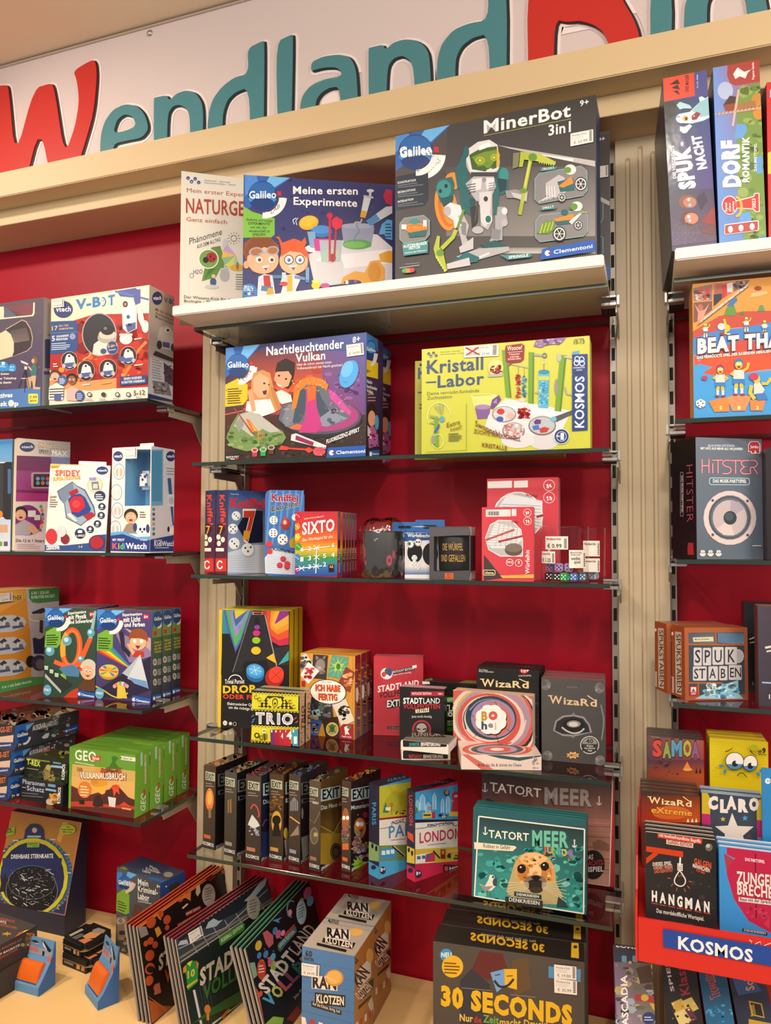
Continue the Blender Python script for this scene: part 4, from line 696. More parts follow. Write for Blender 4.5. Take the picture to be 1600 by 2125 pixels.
a.T('Kniffel',606,222,818,232,'e8e8f0',56,6);a.T('Kniffel',608,220,816,230,'a8242c',54,3.5);a.T('Extreme',606,308,822,262,'e8d890',46,3);a.T('Extreme',608,306,820,260,'26304a',44,.5)
die(a,625,370,33,pips=P6);die(a,622,470,36,pips=P6);die(a,695,520,42,pips=P5);die(a,790,350,26,pips=P3);a.P([(712,335),(755,385),(740,430),(708,450),(675,405)],'a8382e');a.P([(712,340),(740,400),(685,400)],'c8564a');a.T('8',700,402,722,404,'f0e8e0',30,2)
a.E(590,555,24,25,'d23a3c');a.E(595,612,22,20,'d23a3c');a.T('KniffelEx',618,600,780,628,'26304a',22,2)
for x,y in ((698,670),(672,718),(730,708),(728,730)): a.E(x,y,22,22,'b02a34');a.E(x-2,y-4,20,17,'c63a44')
a.P([(745,530),(790,490),(800,590),(750,580)],'b89a3a');a.done()
a=b.left(Y5,None);a.P([(478,165),(520,150),(545,170),(540,760),(475,745)],'7f9cc0');a.T('Kniffel',512,170,512,350,'a83a48',26,3,up=(1,0));a.T('EXTREME',488,180,488,340,'c8b880',18,2,up=(1,0));a.R(474,380,532,640,'9fb0c8');a.R(470,655,535,735,'c84a3a');a.E(500,695,20,30,'f0e0d8');a.done()
b=Box('dice_game_box','front rainbow coloured dice game box with white title above number rows','dice game',['c84a30','9a4a80','b03a3a','b05a5a','844','844'],.0175,zs,612,700,1062,Y0=1.402,Y1=1.412,m=FILM,group='rainbow dice games')
a=b.front(Y5);c3=[('b83240',300),('c83a34',430),('d8642c',520),('e0b030',590),('3f9040',655),('2f70b0',730),('3a3f90',800)]
for (k,y),(k2,y2) in zip(c3,c3[1:]): a.G(790,y,1130,y2+4,[k,k,k2,k2],3)
for i in range(20): a.L([(790,480+i*16),(1115,455+i*17)],2,('e8a04a','d8502a','e8c850','5aa850','3a80b8')[min(4,i//4)])
for x,y,k in ((815,335,'c8242a'),(808,420,'c8901e'),(810,500,'d8c030'),(818,572,'2f9a3a'),(808,660,'2f78c0'),(800,752,'8a2a80')): a.P([(x-24,y-20),(x+8,y-30),(x+26,y+2),(x,y+32),(x-24,y+24)],k);[a.E(x+dx,y+dy,4,4,'fff',n=6) for dx,dy in ((-12,-8),(0,0),(10,10))]
a.T('SIXTO',846,482,1096,450,'f4f2f0',88,3.5);a.T('Steffen & Florian Benndorf',862,366,1015,345,'f0e8e0',12);a.T('Das W\u00fcrfelspiel f\u00fcr alle!',850,535,1086,505,'f0e4dc',22,1)
for t0,x,y in (('6',836,612),('2',892,606),('6',1074,580),('1',832,690),('3',892,680),('5',1008,662),('4',1072,655),('3',892,746),('2',1008,728)): a.T(t0,x,y,x+24,y-2,'f4f2f0',32,2.5)
a.L([(850,600),(1060,572)],7,'f0f0ee');a.L([(958,585),(952,780)],7,'f0f0ee');a.L([(800,745),(1000,722)],7,'f0f0ee')
for x,y in ((958,582),(958,655),(955,725),(842,742)): a.L([(x-22,y-18),(x+22,y+18)],5,'fff');a.L([(x-22,y+18),(x+22,y-18)],5,'fff')
a.P([(1050,715),(1092,710),(1092,768),(1052,770)],'221c2c');a.P([(1056,735),(1064,715),(1072,730),(1082,712),(1088,740)],'e87a4a');a.done()
a=b.right(Y5,['7a8a80','7a8a80','8a2a40','8a2a40']);a.G(1113,300,1155,560,['6a9080','6a9080','8a3a80','8a3a80'],3);a.G(1113,560,1155,800,['8a2a50','8a2a50','a02a3c','a02a3c'],3);a.T('SIXTO',1122,590,1122,680,'eee',18,3,up=(1,0));a.R(1122,525,1144,575,'2a2430');a.R(1124,310,1142,350,'4a6a70');a.R(1124,695,1142,775,'c08a90');a.done()
for i,d in enumerate((.0355,.0605,.082,.104,.126)): dup(b.root,(0,d,0),('second','third','fourth','fifth','rearmost')[i]+' of six rainbow dice games, '+('next behind the front one' if i == 0 else 'counted from the front one backwards'))
# black dice cup in crinkled film
P=atu(795,1.435,zs);t=thing('dice_cup','black dice cup with pink dice print wrapped in crinkled clear film','dice cup',P,0)
lathe('cup',[(0,.002),(.036,.002),(.038,.006),(.041,.092),(.0395,.096),(.037,.092),(.034,.01),(0,.008)],mat('black_leather','1c191b',rough=.45),t)
def on_cyl(par,r0,r1,h0,h1,shapes,nm):          # print bent round a cup; shapes: colour, points (angle in degrees, height 0..1)
    vs,fs,cs=[],[],[]
    for k,pts in shapes:
        i=len(vs)
        for an,hh in pts: r=r0+(r1-r0)*hh+.0006;q=math.radians(an);vs.append((r*math.sin(q),-r*math.cos(q),h0+(h1-h0)*hh))
        fs.append(tuple(range(i,i+len(pts))));cs.append(c(k))
    return link(nm,colmesh(nm,vs,fs,cs),par,(CARD,))
def blob(an,h,ra,rh,n=10): return [(an+ra*math.cos(6.283*i/n),h+rh*math.sin(6.283*i/n)) for i in range(n)]
on_cyl(t,.038,.041,.006,.092,[('b8304a',blob(-52,.55,9,.14)),('a82a40',blob(-46,.3,8,.06)),('b8304a',blob(38,.36,9,.13)),('a82a40',blob(52,.5,6,.1)),('3a1a22',blob(38,.36,4,.05)),('3a1a22',blob(-52,.55,4,.05))],'cup_print')
g=random.Random(4);vs,fs=[],[];NA=40;prof=[(.040,.001),(.045,.004),(.0455,.03),(.047,.06),(.0475,.09),(.046,.102),(.036,.116),(.02,.122),(.004,.119)]
for r,z in prof:
    for i in range(NA): q=2*math.pi*i/NA;k=1+.05*math.sin(7*q+z*90)+.03*g.uniform(-1,1);vs.append((r*k*math.cos(q),r*k*math.sin(q),z+.004*g.uniform(-1,1)*(z > .02)))
for j in range(len(prof)-1):
    for i in range(NA): fs.append((j*NA+i,j*NA+(i+1) % NA,(j+1)*NA+(i+1) % NA,(j+1)*NA+i))
me=bpy.data.meshes.new('film_bag');me.from_pydata(vs,[],fs);link('film_bag',me,t,(FOIL,),True)
def hangcard(b,x0,x1,ht,k):                       # hanging header with its slot above a pack
    b1=bmesh.new();bm_box(x0,x1,b.d-.003,b.d-.001,b.h-.002,b.h+ht,.0008,bm=b1);o=link('hang_tab',bm_mesh('hang_tab',b1),b.root,(mat('tab_'+k,k,rough=.35),))
    link('slot',bm_mesh('slot',bm_box((x0+x1)/2-.014,(x0+x1)/2+.014,b.d-.0036,b.d-.003,b.h+ht*.35,b.h+ht*.6,.001)),o,(RUB,))
b=Box('dice_pack','blue hanging dice pack standing behind the film-wrapped black cup','dice pack',['2f78c0','2f78c0','2f78c0','2a68a8','246','246'],.03,zs,800,858,1103,Y0=1.485,Y1=1.485)
hangcard(b,.005,b.w,.02,'2f6cb0');a=b.front(Y6,['3484cc','2f78c0','2a68b0','c83a3a']);a.P([(240,560),(310,575),(310,610),(240,608)],'c83a34');a.T('W\u00dcRFEL',272,388,340,384,'e8e8f0',12,2);a.P([(290,410),(330,405),(330,470),(295,480)],'8a4a30');a.E(290,515,26,30,'e8e0d4');a.done()
b=Box('dice_cup_set','white dice cup set pack with two black circles and a hanging tab','dice set',['e2e2e6','d8d8de','2f5a9a','2f5a9a','246','246'],.035,zs,840,914,1106,Y0=1.435,Y1=1.435)
a=b.front(Y6,['dcdce2','d6d6dc','dedee2','e4e4e8']);a.P([(314,362),(480,352),(480,402),(314,410)],'26508a');a.T('W\u00fcrfelbecher-Set',330,384,520,386,'eef',20,2);a.G(314,560,480,606,['dcdce2','dcdce2','3a6aa8','3a6aa8'],4)
a.E(374,476,45,60,'161416');a.E(466,486,46,66,'161416')
for x,y in ((348,426),(394,416)): a.E(x,y,21,23,'f2f2f2');a.RG(x,y,20,22,3,'777')
a.E(342,424,9,11,'2f7a40');a.E(386,414,5,6,'333');a.E(400,414,5,6,'333')
for x,y in ((372,508),(372,540),(392,562)): die(a,x,y,17,'f4f4f6','222',P5)
a.done();hangcard(b,.012,b.w,.027,'2f64a4')
pk=lathe('cup_rim',[(.02,-.001),(.0205,0),(.02,.001)],CHROME,b.root,(.026,.02,b.h+.012),20);pk.rotation_euler=(0,0,0)
b=Box('dice_cup_box','grey window box holding a black dice cup with gold lettering','dice cup box',['4c4a50','c4c2c4','4c4a50','5a585e','333','333'],.075,zs,891,974,1093,Y0=1.402,Y1=1.408,hole=(.009,.081,.017,.087,.068,'2a282c'))
a=b.front(Y6);a.P([(460,330),(700,330),(700,372),(460,382)],'545258');a.P([(460,590),(700,582),(700,634),(460,630)],'4a484e');a.R(552,598,602,632,'d8602a');a.T('URBAN',560,612,594,612,'2a1a14',9,2);a.T('& GRAY',558,626,596,626,'2a1a14',9,2);a.P([(548,432),(590,432)],'333') if 0 else None;a.done()
a=b.right(Y6);a.P([(702,330),(745,325),(745,625),(702,632)],'cfcdd0');a.RR(726,365,740,430,6,'8a888c');a.RR(718,490,734,582,6,'4a1c26');a.R(703,340,712,620,'dedcde');a.done()
lathe('cup',[(0,.018),(.031,.018),(.0325,.02),(.034,.083),(.033,.0855),(.031,.083),(.029,.022),(0,.02)],mat('black_leather','1c191b'),b.root,(.045,.037,0))
def curved_text(par,txt,r,x0,x1,z0,hh,k,loc):
    v,f,w=glyphs(txt,1.5);vs=[]
    for x,y in v: an=(x0+(x1-x0)*x/w)/r;vs.append((loc[0]+(r+.0007)*math.sin(an),loc[1]-(r+.0007)*math.cos(an),z0+y*hh/cap()))
    link('cup_lettering',colmesh('cup_lettering',vs,f,[c(k)]*len(f)),par,(CARD,))
curved_text(b.root,'DIE W\u00dcRFEL',.034,-.021,.021,.058,.013,'c8a052',(.045,.037));curved_text(b.root,'SIND GEFALLEN',.034,-.026,.026,.036,.013,'c8a052',(.045,.037))
link('window_pane',bm_mesh('window_pane',bm_box(.0095,.0805,.001,.0015,.0175,.0865,0)),b.root,(PLAST,))
# red dice games with paper pads
def hit(b,big):
    a=b.front(Y6,['c8424c','c43a46','c83c48','cc4650'])
    if big:
        a.P([(806,55),(950,50),(950,92),(806,95)],'d8d4d4');a.P([(962,52),(1044,48),(1044,90),(962,92)],'d8d4d4');a.E(985,260,150,145,'e8dede');a.E(985,260,142,138,'b0aeb0');a.P([(870,210),(925,125),(1130,170),(1130,330),(900,330)],'d4d6da')
        for i in range(7): a.L([(890+8*i,190-5*i+20*i),(1120,200+20*i)],3,'8a8a92')
        a.T('W\u00fcrfel',1030,142,1100,150,'333',16,2);a.L([(1095,265),(1135,255)],14,'9a3038')
        for y,t0 in ((78,'8+'),(150,'2-8')): a.RG(1170,y,34,34,3,'eed8d8');a.T(t0,1155,y+18,1188,y+16,'eee',18,2);a.E(1160,y-2,5,6,'eee');a.E(1176,y-2,5,6,'eee')
        a.T('W\u00fcrfelhit',1178,560,1178,400,'eee',24,2)
    else:
        a.P([(795,222),(942,220),(942,262),(795,264)],'d8d4d4');a.P([(948,218),(976,218),(976,260),(948,260)],'d8d4d4')
        for i in range(14): a.R(805+5*i,232,807+5*i+i % 3,256,'555')
        a.P([(790,390),(820,310),(870,282),(950,285),(1005,340),(1015,400),(1015,500),(880,500),(810,460)],'ece2e2');a.P([(793,392),(823,314),(872,287),(948,290),(1000,345),(1010,400),(1010,495),(882,495),(815,458)],'b4b2b4');a.P([(800,420),(850,300),(990,330),(1008,400),(960,450),(830,450)],'d6d8da')
        for i in range(9): a.L([(840-6*i,312+15*i),(990,330+13*i)],2,'9a9aa2')
        for i in range(5): a.L([(880+26*i,300+6*i),(850+30*i,440)],2,'9a9aa2')
        a.T('W\u00fcrfel',945,296,985,302,'333',10,2);a.L([(795,402),(965,340)],11,'b8504a');a.L([(870,412),(1012,378)],11,'9a3434');a.E(960,460,52,36,'5f4f44');a.E(960,448,50,26,'786a60')
        for y,t0 in ((240,'8+'),(290,'2-8')): a.RG(1042,y,24,24,3,'eed8d8');a.T(t0,1032,y+12,1054,y+11,'eee',13,2);a.E(1035,y-3,4,5,'eee');a.E(1047,y-3,4,5,'eee')
        a.T('W\u00fcrfelhit',1054,602,1054,460,'f0e8e8',24,2);a.P([(785,490),(785,640),(893,625)],'3f3a3a');a.RR(778,578,852,612,10,'d8cfa0');a.RR(782,582,848,608,8,'221e1e');a.T('idena',788,603,842,603,'e8dca0',16,2.5)
        a.RG(937,535,22,22,3,'eee');a.RG(990,538,22,22,3,'eee');a.T('99/5',922,540,952,540,'eee',12,2);a.T('3',984,542,996,542,'eee',16,2);a.P([(880,612),(1082,605),(1082,628),(895,628)],'d8a84a')
    a.done()
b=Box('dice_game_box','large red dice pad game with round photo, behind the small one','dice game',['c43a46','b87a84','c43a46','b85a62','833','833'],.03,zs,1011,1160,994,Y0=1.475,Y1=1.475,m=WRAP);hit(b,True)
b=Box('dice_game_box','small red dice pad game with two pencils pictured in front of the large one','dice game',['c43a46','b87a84','c43a46','b85a62','833','833'],.022,zs,1000,1108,1053,Y0=1.408,Y1=1.412,m=WRAP);hit(b,False)
# clear tumblers with loose dice
def pipped(name,label,loc,s_,k,pk,rz,rx=0,ry=0):
    b1=bm_box(-s_/2,s_/2,-s_/2,s_/2,-s_/2,s_/2,s_*.14,3);b1.normal_update();lay=b1.loops.layers.float_color.new('Col')
    for f in b1.faces:
        for l in f.loops: l[lay]=(*c(k),1)
    me0=bpy.data.meshes.new(name);b1.to_mesh(me0);b1.free();vs=[tuple(v.co) for v in me0.vertices];fs=[tuple(p.vertices) for p in me0.polygons];cs=[c(k)]*len(fs);bpy.data.meshes.remove(me0)
    faces=[((0,-1,0),(1,0,0),(0,0,1),P5),((1,0,0),(0,1,0),(0,0,1),P3),((-1,0,0),(0,-1,0),(0,0,1),((-.35,.35),(.35,-.35))),((0,0,1),(1,0,0),(0,1,0),P6),((0,1,0),(-1,0,0),(0,0,1),((0,0),))]
    for n,ux,uy,pp in faces:
        for x,y in pp:
            i=len(vs);o=np.array(n)*(s_/2+.0002)+np.array(ux)*x*s_*.5+np.array(uy)*y*s_*.5
            for q in range(10): vs.append(tuple(o+(np.array(ux)*math.cos(q*.6283)+np.array(uy)*math.sin(q*.6283))*s_*.09))
            fs.append(tuple(range(i,i+10)));cs.append(c(pk))
    o=link(name,colmesh(name,vs,fs,cs),None,(FILM,));o.location=[float(x) for x in loc];o.rotation_euler=(rx,ry,rz);return props(o,label,'die','loose dice in the clear tumblers')
def tumbler(label,u,Y,r,h,stickers):
    P=atu(u,Y,zs);t=thing('clear_tumbler',label,'tumbler',P)
    lathe('tumbler_wall',[(0,.001),(r-.002,.001),(r,.003),(r+.001,h)],PLAST,t,n=40)
    lathe('tumbler_rim',[(r+.0008,h-.001),(r+.0016,h),(r+.0008,h+.001),(r,h),(r+.0008,h-.001)],PLAST,t,n=40)
    for a0,a1,z0,z1,txt in stickers:
        vs,fs,cs=[],[],[];n=8;rr=r+.0011
        def q(x,y): an=math.radians(a0+(a1-a0)*x);return (rr*math.sin(an),-rr*math.cos(an),z0+(z1-z0)*y)
        for i in range(n+1): vs += [q(i/n,0),q(i/n,1)]
        fs=[(2*i,2*i+2,2*i+3,2*i+1) for i in range(n)];cs=[c('e6ddd2')]*n;rr=r+.0016
        for tx,x0,x1,y0,hh in txt:
            v,f,w=glyphs(tx,1);i=len(vs)
            vs += [q(x0+(x1-x0)*x/w,y0+y*hh/cap()) for x,y in v];fs += [tuple(j+i for j in g_) for g_ in f];cs += [c('3a3636')]*len(f)
        for k in range(7): i=len(vs);vs += [q(.84,.1+.11*k),q(.95,.1+.11*k),q(.95,.16+.11*k),q(.84,.16+.11*k)];fs.append((i,i+1,i+2,i+3));cs.append(c('4a4646'))
        link('price_sticker',colmesh('price_sticker',vs,fs,cs),t,(CARD,))
    return P
WK=('Wendland Kids',.06,.72,.72,.16)
P2=tumbler('right clear tumbler holding two pale dice behind the front tumbler',1219,1.512,.034,.102,[(-8,46,.048,.078,[WK]),(-8,46,.018,.044,[WK])])
P1=tumbler('front clear tumbler holding a pile of coloured dice with price stickers',1172,1.435,.044,.104,[(-44,14,.062,.086,[WK,('\u20ac 0.99',.12,.75,.12,.3)]),(-62,-16,.036,.058,[WK,('\u20ac 1.25',.12,.75,.12,.3)]),(16,62,.028,.061,[('Marmorierte Augen',.08,.7,.82,.08),('W\u00fcrfel 16 mm',.08,.6,.7,.08),('weible',.1,.6,.45,.18),('spiel',.25,.6,.26,.16)])])
for i,(x,z,k,pk,ds) in enumerate(((-.032,.009,'18161c','e8e8ec','black die at left of bottom layer in the tumbler'),(-.0145,.009,'26262e','e8e8ec','dark die left of the green one in the tumbler'),(.004,.009,'1f9a50','f0f4f0','green die in the bottom layer of the tumbler'),(.0215,.009,'3f6ab4','dfe8f8','blue die in the bottom layer of the tumbler'),(.0365,.009,'4a7a90','f0f4f8','teal die at right of bottom layer in the tumbler'),
      (-.027,.0265,'8a6aa0','221c28','purple die on top at left in the tumbler'),(-.008,.0265,'a88ac0','1c1820','lilac die second on top in the tumbler'),(.011,.0265,'a896c0','2a2230','pale violet die third on top in the tumbler'),(.029,.0265,'d8542a','6a1e10','orange die on top at right in the tumbler'))):
    y=-math.sqrt(max(0,.0335**2-x*x))*.85 if abs(x) < .033 else -.004
    pipped('die',ds,P1+np.array([x*.86,y,z+.002]),.0155,k,pk,.3*math.sin(i*2.1))
pipped('die','grey die at left in the right tumbler',P2+np.array([-.008,-.018,.011]),.0155,'8a888c','222',.2);pipped('die','pale blue die at right in the right tumbler',P2+np.array([.013,-.012,.011]),.0155,'b0c4dc','2a3a5a',-.4)

# ---------------------------------------------------------------- centre bay, third glass: card and quiz games
Y7=(390,1240,4);Y8=(760,1330,3.019)
zs=1.116
b=Box('quiz_game_box','front of three tall quiz game boxes with yellow sides and rainbow cover','quiz game',['1c1a1e','e6d624','d8c420','d8c636','b8a420','b8a420'],.036,zs,452,599,1266,vL=1509.5,vR=1516,group='yellow-sided quiz games')
a=b.front(Y7,'18171a');a.P([(240,100),(285,100),(272,1090),(240,1085)],'dcb824')
a.G(285,105,540,300,['3a8aa0','4a5a8a','30304a','2a7a90'],5)
for k,y in (('3a4a80',460),('4a6ab0',440),('4aa05a',410),('8a7ac0',330),('6a9ac0',270),('4a5aa0',240),('c8b430',180)): a.P([(300+.35*(460-y),105),(330+.2*(460-y),250*y/460),(395,y),(440,.8*y),(520-.1*(460-y),105)],k)
a.P([(285,300),(345,420),(390,470),(360,640),(275,640)],'18171a')
for k,d in (('c02848',0),('d8502a',40),('e0902a',85),('d8a838',120),('8a2a8a',165)): a.P([(615+d*.9,110),(838,110),(838,390-d*1.5),(760-d*.2,400-d*1.1),(690,360-d*1.2),(640+d*.5,210)],k)
a.P([(700,420),(838,400),(838,560),(740,560)],'2a2830');a.P([(750,560),(838,440),(838,520)],'3aa0a0')
a.P([(520,145),(640,145),(745,600),(370,620)],'252428');a.L([(520,145),(372,620)],4,'8a888c');a.L([(640,145),(740,580)],7,'a8a4a0');a.R(538,118,622,142,'c8806a');a.R(548,124,612,138,'3a1a1c')
for x,y,rx,k in ((575,175,22,'17161a'),(573,205,22,'17161a'),(575,246,24,'8a3a9a'),(570,295,30,'c02a7a'),(568,355,34,'8ab82a'),(566,440,40,'d8b424')): a.E(x,y+5,rx,rx*.85,'111');a.E(x,y,rx,rx*.82,k)
a.P([(465,530),(650,520),(690,640),(450,650)],'151417');a.E(560,640,76,62,'1f5f9a',15);a.E(560,610,76,60,'3a90d0',15);a.E(560,605,56,42,'54a8e4',15)
for i in range(6): t0=i*1.047+.3;a.L([(560,603),(560+52*math.cos(t0),603+40*math.sin(t0))],3,'d8ecf8')
a.E(720,660,76,84,'a82420',25);a.E(735,640,62,70,'d8402c',25);a.L([(690,680),(780,600)],3,'8a1c18');a.L([(700,610),(770,680)],3,'8a1c18');a.P([(650,500),(710,462),(740,550)],'dcb02a');a.RG(395,690,58,52,7,'e8e8e8',190,350);a.T('Trivial Pursuit',308,716,470,712,'f0f0f0',36,1)
a.T('DROP',292,792,560,785,'e0b824',58,5);a.T('ODER FLOP',292,836,640,848,'d0442a',34,4.5);a.T('Elektronischer Quiz-Spa\u00df',330,890,620,905,'f0f0f0',22,1);a.T('um die richtige Reihenfolge',340,920,660,945,'f0f0f0',22,1)
a.E(310,1040,18,20,'e8e4e0');a.T('12+',298,1048,322,1048,'222',12,2);a.E(355,1045,14,14,'ccc');a.RG(390,1048,14,16,3,'ccc');a.done()
dup(b.root,(0,.0395,0),'middle of three tall quiz game boxes, only its yellow side showing');dup(b.root,(0,.079,0),'rear of three tall quiz game boxes, closest to the red panel')
b=Box('card_game_box','front small card game box with yellow paper-cut pattern and three-letter cards','card game',['1e1c1c','c8a080','1e1c1c','8a8a70','222','222'],.026,zs,521.5,621,1433,vL=1541,vR=1550,m=WRAP,group='yellow paper-cut card games')
def paper(a,y0,y1):
    a.P([(535,y0),(918,y0+18),(915,y1+10),(528,y1-10)],'d0ca30')
    for i in range(15): a.E(540+27*i,y0+4+i*1.2,9,10,'2a2820' if i % 1 else 'd0ca30');a.E(540+27*i,y0+6+i*1.2,4,5,'1e1c1c');a.E(536+27*i,y1-6+i*1.3,9,10,'d0ca30');a.E(536+27*i,y1-6+i*1.3,4,5,'1e1c1c')
a=b.front(Y7,'1c1b1a');paper(a,790,935);a.P([(585,905),(665,815),(790,820),(875,925)],'2a2818')
for i in range(8):
    for j in range(4): a.P([(600+34*i,830+24*j),(612+34*i,842+24*j),(600+34*i,854+24*j),(588+34*i,842+24*j)],'d0ca30')
a.E(727,868,60,42,'d0ca30');a.E(727,870,24,36,'2a2818');a.E(727,872,17,28,'d0ca30');a.E(727,878,9,10,'2a2818')
for x,y in ((598,845),(855,865),(570,825),(885,905)): a.RG(x,y,18,16,4,'2a2818',30,300)
for i,(t0,x0,x1) in enumerate((('T',566,642),('R',655,728),('I',744,770),('O',782,880))): a.T(t0,x0,1040+3*i,x1,1042+3*i,'dcdce0',84,7)
for i,(t0,x0,x1) in enumerate((('T',576,632),('R',664,720),('I',750,764),('O',792,870))): a.T(t0,x0,1036+3*i,x1,1038+3*i,'a8a8b4',76,1)
for x,y in ((540,980),(548,1010),(540,1030),(895,1000),(905,1030)): a.L([(x-8,y+8),(x+12,y-8)],7,'5a8ab8' if x < 600 else 'c8504a')
paper(a,1060,1195);a.E(640,1105,19,20,'e8e090');a.E(634,1104,5,6,'222');a.E(647,1104,5,6,'222');a.L([(640,1122),(645,1185)],6,'222');[a.L([(620,1138+12*i),(668,1134+12*i)],5,'222') for i in range(4)];a.CV([(618,1140),(600,1160),(625,1180)],5,'222');a.E(580,1140,22,22,'2a2818');a.E(580,1140,12,12,'d0ca30');a.T('7+  3-6  15',532,1190,612,1192,'221',18,2)
for x0,k,n in ((690,'6a2a6a','1'),(725,'9a2030','1'),(760,'a82434','4'),(805,'b02838','4'),(870,'3a90b0','1')): a.P([(x0,1095),(x0+52,1090),(x0+58,1232),(x0+4,1226)],k);a.T(n,x0+8,1115,x0+18,1115,'eee',18,2)
a.T('4',826,1168,870,1168,'f4f0f0',58,5);a.T('4',780,1165,798,1162,'f4f0f0',40,4);a.T('1',886,1206,912,1206,'f4f0f0',54,5);a.done()
a=b.right(Y7,['d0b090','c8a080','c09070','c8a080']);a.T('TRIO',964,1100,966,896,'6a4030',24,5);[a.S(10,934,y,970,y+60,['8a5a40','e0c0a0','a87050'],4,9,y) for y in (800,1120,1160)];a.done()
dup(b.root,(0,.034,0),'second small yellow paper-cut card game box just behind the front one')
b=Box('card_game_box','front of the orange card game boxes with animal pictures and white oval title','card game',['c48a34','8a3a34','c48a34','c8903c','842','842'],.03,zs,622.5,736,1355,vL=1523,vR=1535.5,m=WRAP,group='orange animal card games')
a=b.front(Y7,['d09a40','cc9238','c48a34','c88c36']);[a.L([(930+40*i,470),(925+40*i,1180)],3,'b87c2c') for i in range(12)]
def card(x,y,w,h,rot,k,pal,seed):
    t=math.radians(rot);q=[(x+u*math.cos(t)-v*math.sin(t),y+u*math.sin(t)+v*math.cos(t)) for u,v in ((-w,-h),(w,-h),(w,h),(-w,h))];a.P(q,k)
    a.S(16,x-w*.6,y-h*.6,x+w*.6,y+h*.6,pal,w*.15,w*.4,seed,7)
card(975,540,55,90,-30,'d8d0c8',['2a2826','4a4644','8a8480'],1);card(1095,575,62,100,4,'3a3230',['6a605c','8a807c','4a3a38'],2);a.E(1100,560,40,50,'8a807c');a.P([(1065,520),(1060,480),(1090,500)],'8a807c');a.P([(1130,515),(1150,480),(1120,495)],'8a807c');a.E(1090,585,20,15,'b0a09a')
card(1000,625,60,70,40,'e8e0dc',['b02a34','d04a50','8a1c24'],3);card(1248,575,72,95,12,'5a9a80',['5a9a80'],4);[a.L([(1248,575),(1248+85*math.cos(i*.52),575+85*math.sin(i*.52))],8,'78b89a') for i in range(12)];a.P([(1248+(58 if i % 2 == 0 else 28)*math.sin(i*.628),570-(58 if i % 2 == 0 else 28)*math.cos(i*.628)) for i in range(10)],'b0c848');a.E(1250,572,18,26,'3a7a3a')
card(1330,680,60,90,25,'8a3a28',['d89a60','c87a48','e8b888','a85a38'],5);card(1140,930,62,110,-6,'3a3840',['6a6870','8a8890','2a282e','5a6858'],6);card(1295,955,62,100,-24,'d4ccc0',['2a2626','3a3432','4a403c'],7);card(1050,900,30,70,5,'2a2830',['4a4850'],8);card(1065,960,34,30,-15,'8ab0c0',['a8c8d0'],18);card(1050,1080,50,70,15,'3a5a9a',['5a7ab8','d88a3a','2a4a88'],9);card(1195,1090,65,95,-8,'35241c',['35241c'],10)
a.E(1200,1092,52,58,'c8b878');a.E(1200,1092,42,46,'a89858');a.E(1200,1085,20,34,'3a6a2a');a.L([(1170,1060),(1230,1120)],7,'2a5a24');a.L([(1170,1120),(1230,1060)],7,'2a5a24')
a.E(1166,782,152,104,'2a2220',6);a.E(1166,782,146,98,'ece6e0',6);a.T('Haim Shafir',1112,704,1200,708,'444',13)
for k,d,bb in (('8a2418',4,6),('d8592a',0,4)): a.T('ICH HABE',1060+d,770+d,1265+d,778+d,k,50,bb);a.T('FERTIG',1085+d,845+d,1240+d,850+d,k,50,bb)
a.R(945,690,975,735,'a82a34');a.P([(1262,1170),(1262,1080),(1290,1048),(1376,1050),(1376,1185)],'9a2430');a.P([(1300,1075),(1330,1062),(1345,1085),(1330,1110),(1345,1140),(1320,1130),(1310,1145),(1305,1110)],'ece0dc');a.E(1338,1075,16,14,'4a7a4a');a.T('Pegasus Spiele',1282,1155,1360,1162,'eee',11,1);a.done()
a=b.right(Y7,['9a2a34','9a3a34','6a5a7a','7a5a50']);a.P([(1392,480),(1440,462),(1440,540),(1392,560)],'8a2434');a.E(1403,805,13,66,'e0d8d0');a.S(34,1390,570,1445,1100,['c88a3c','4a5a8a','3a2a26','d8a860','8a3a34'],7,20,12);a.E(1403,805,12,60,'e8e0d8');a.L([(1392,760),(1392,1180)],4,'c88a3c');a.done()
for i,d in enumerate((.0335,.065)): dup(b.root,(0,d,0),('second orange animal card game box directly behind the front one','rearmost orange animal card game box nearest the red panel')[i])
b=Box('card_game_box','red shrink-wrapped party card box with a flashlight badge, standing behind a black one','card game',['b8303c','a02834','a83040','c06a70','722','722'],.035,zs,775,878,1362,vL=1525.5,vR=1529,m=WRAP)
a=b.front(Y8,['c43a46','bc3440','ac2e3a','b4323e']);a.E(128,205,38,36,'ece8e8');a.E(135,190,20,22,'3a6a5a');a.E(148,195,14,26,'4a4a8a');a.E(110,210,14,16,'c8444c');a.P([(165,185),(300,160),(303,182),(168,208)],'1c1a1c');a.T('ROTLICHT EDITION',168,202,298,178,'f0eeee',14,2);a.T("Jetzt wird's dreckig.",170,218,282,200,'f0eeee',10);a.P([(288,155),(315,150),(316,168),(290,172)],'f0eeee')
a.T('STADTLAND',72,322,330,282,'f4f0f0',38,3);a.T('VOLLPFOSTEN',80,358,330,330,'3a1a20',34,3);a.P([(122,375),(200,358),(210,412),(132,424)],'1c1a1c');a.T('EXTREM',130,415,280,400,'f0e8e8',40,4);a.R(132,535,210,552,'1c1a1c');a.T('DENKRIESEN',140,549,300,552,'888',11,1);a.done()
b=Box('card_game_box','black adult party card box with pink bar, upright behind two small white boxes','card game',['201e20','1c1a1c','201e20','b88a90','111','111'],.03,zs,829,922,1425,Y0=1.485,Y1=1.49,m=WRAP)
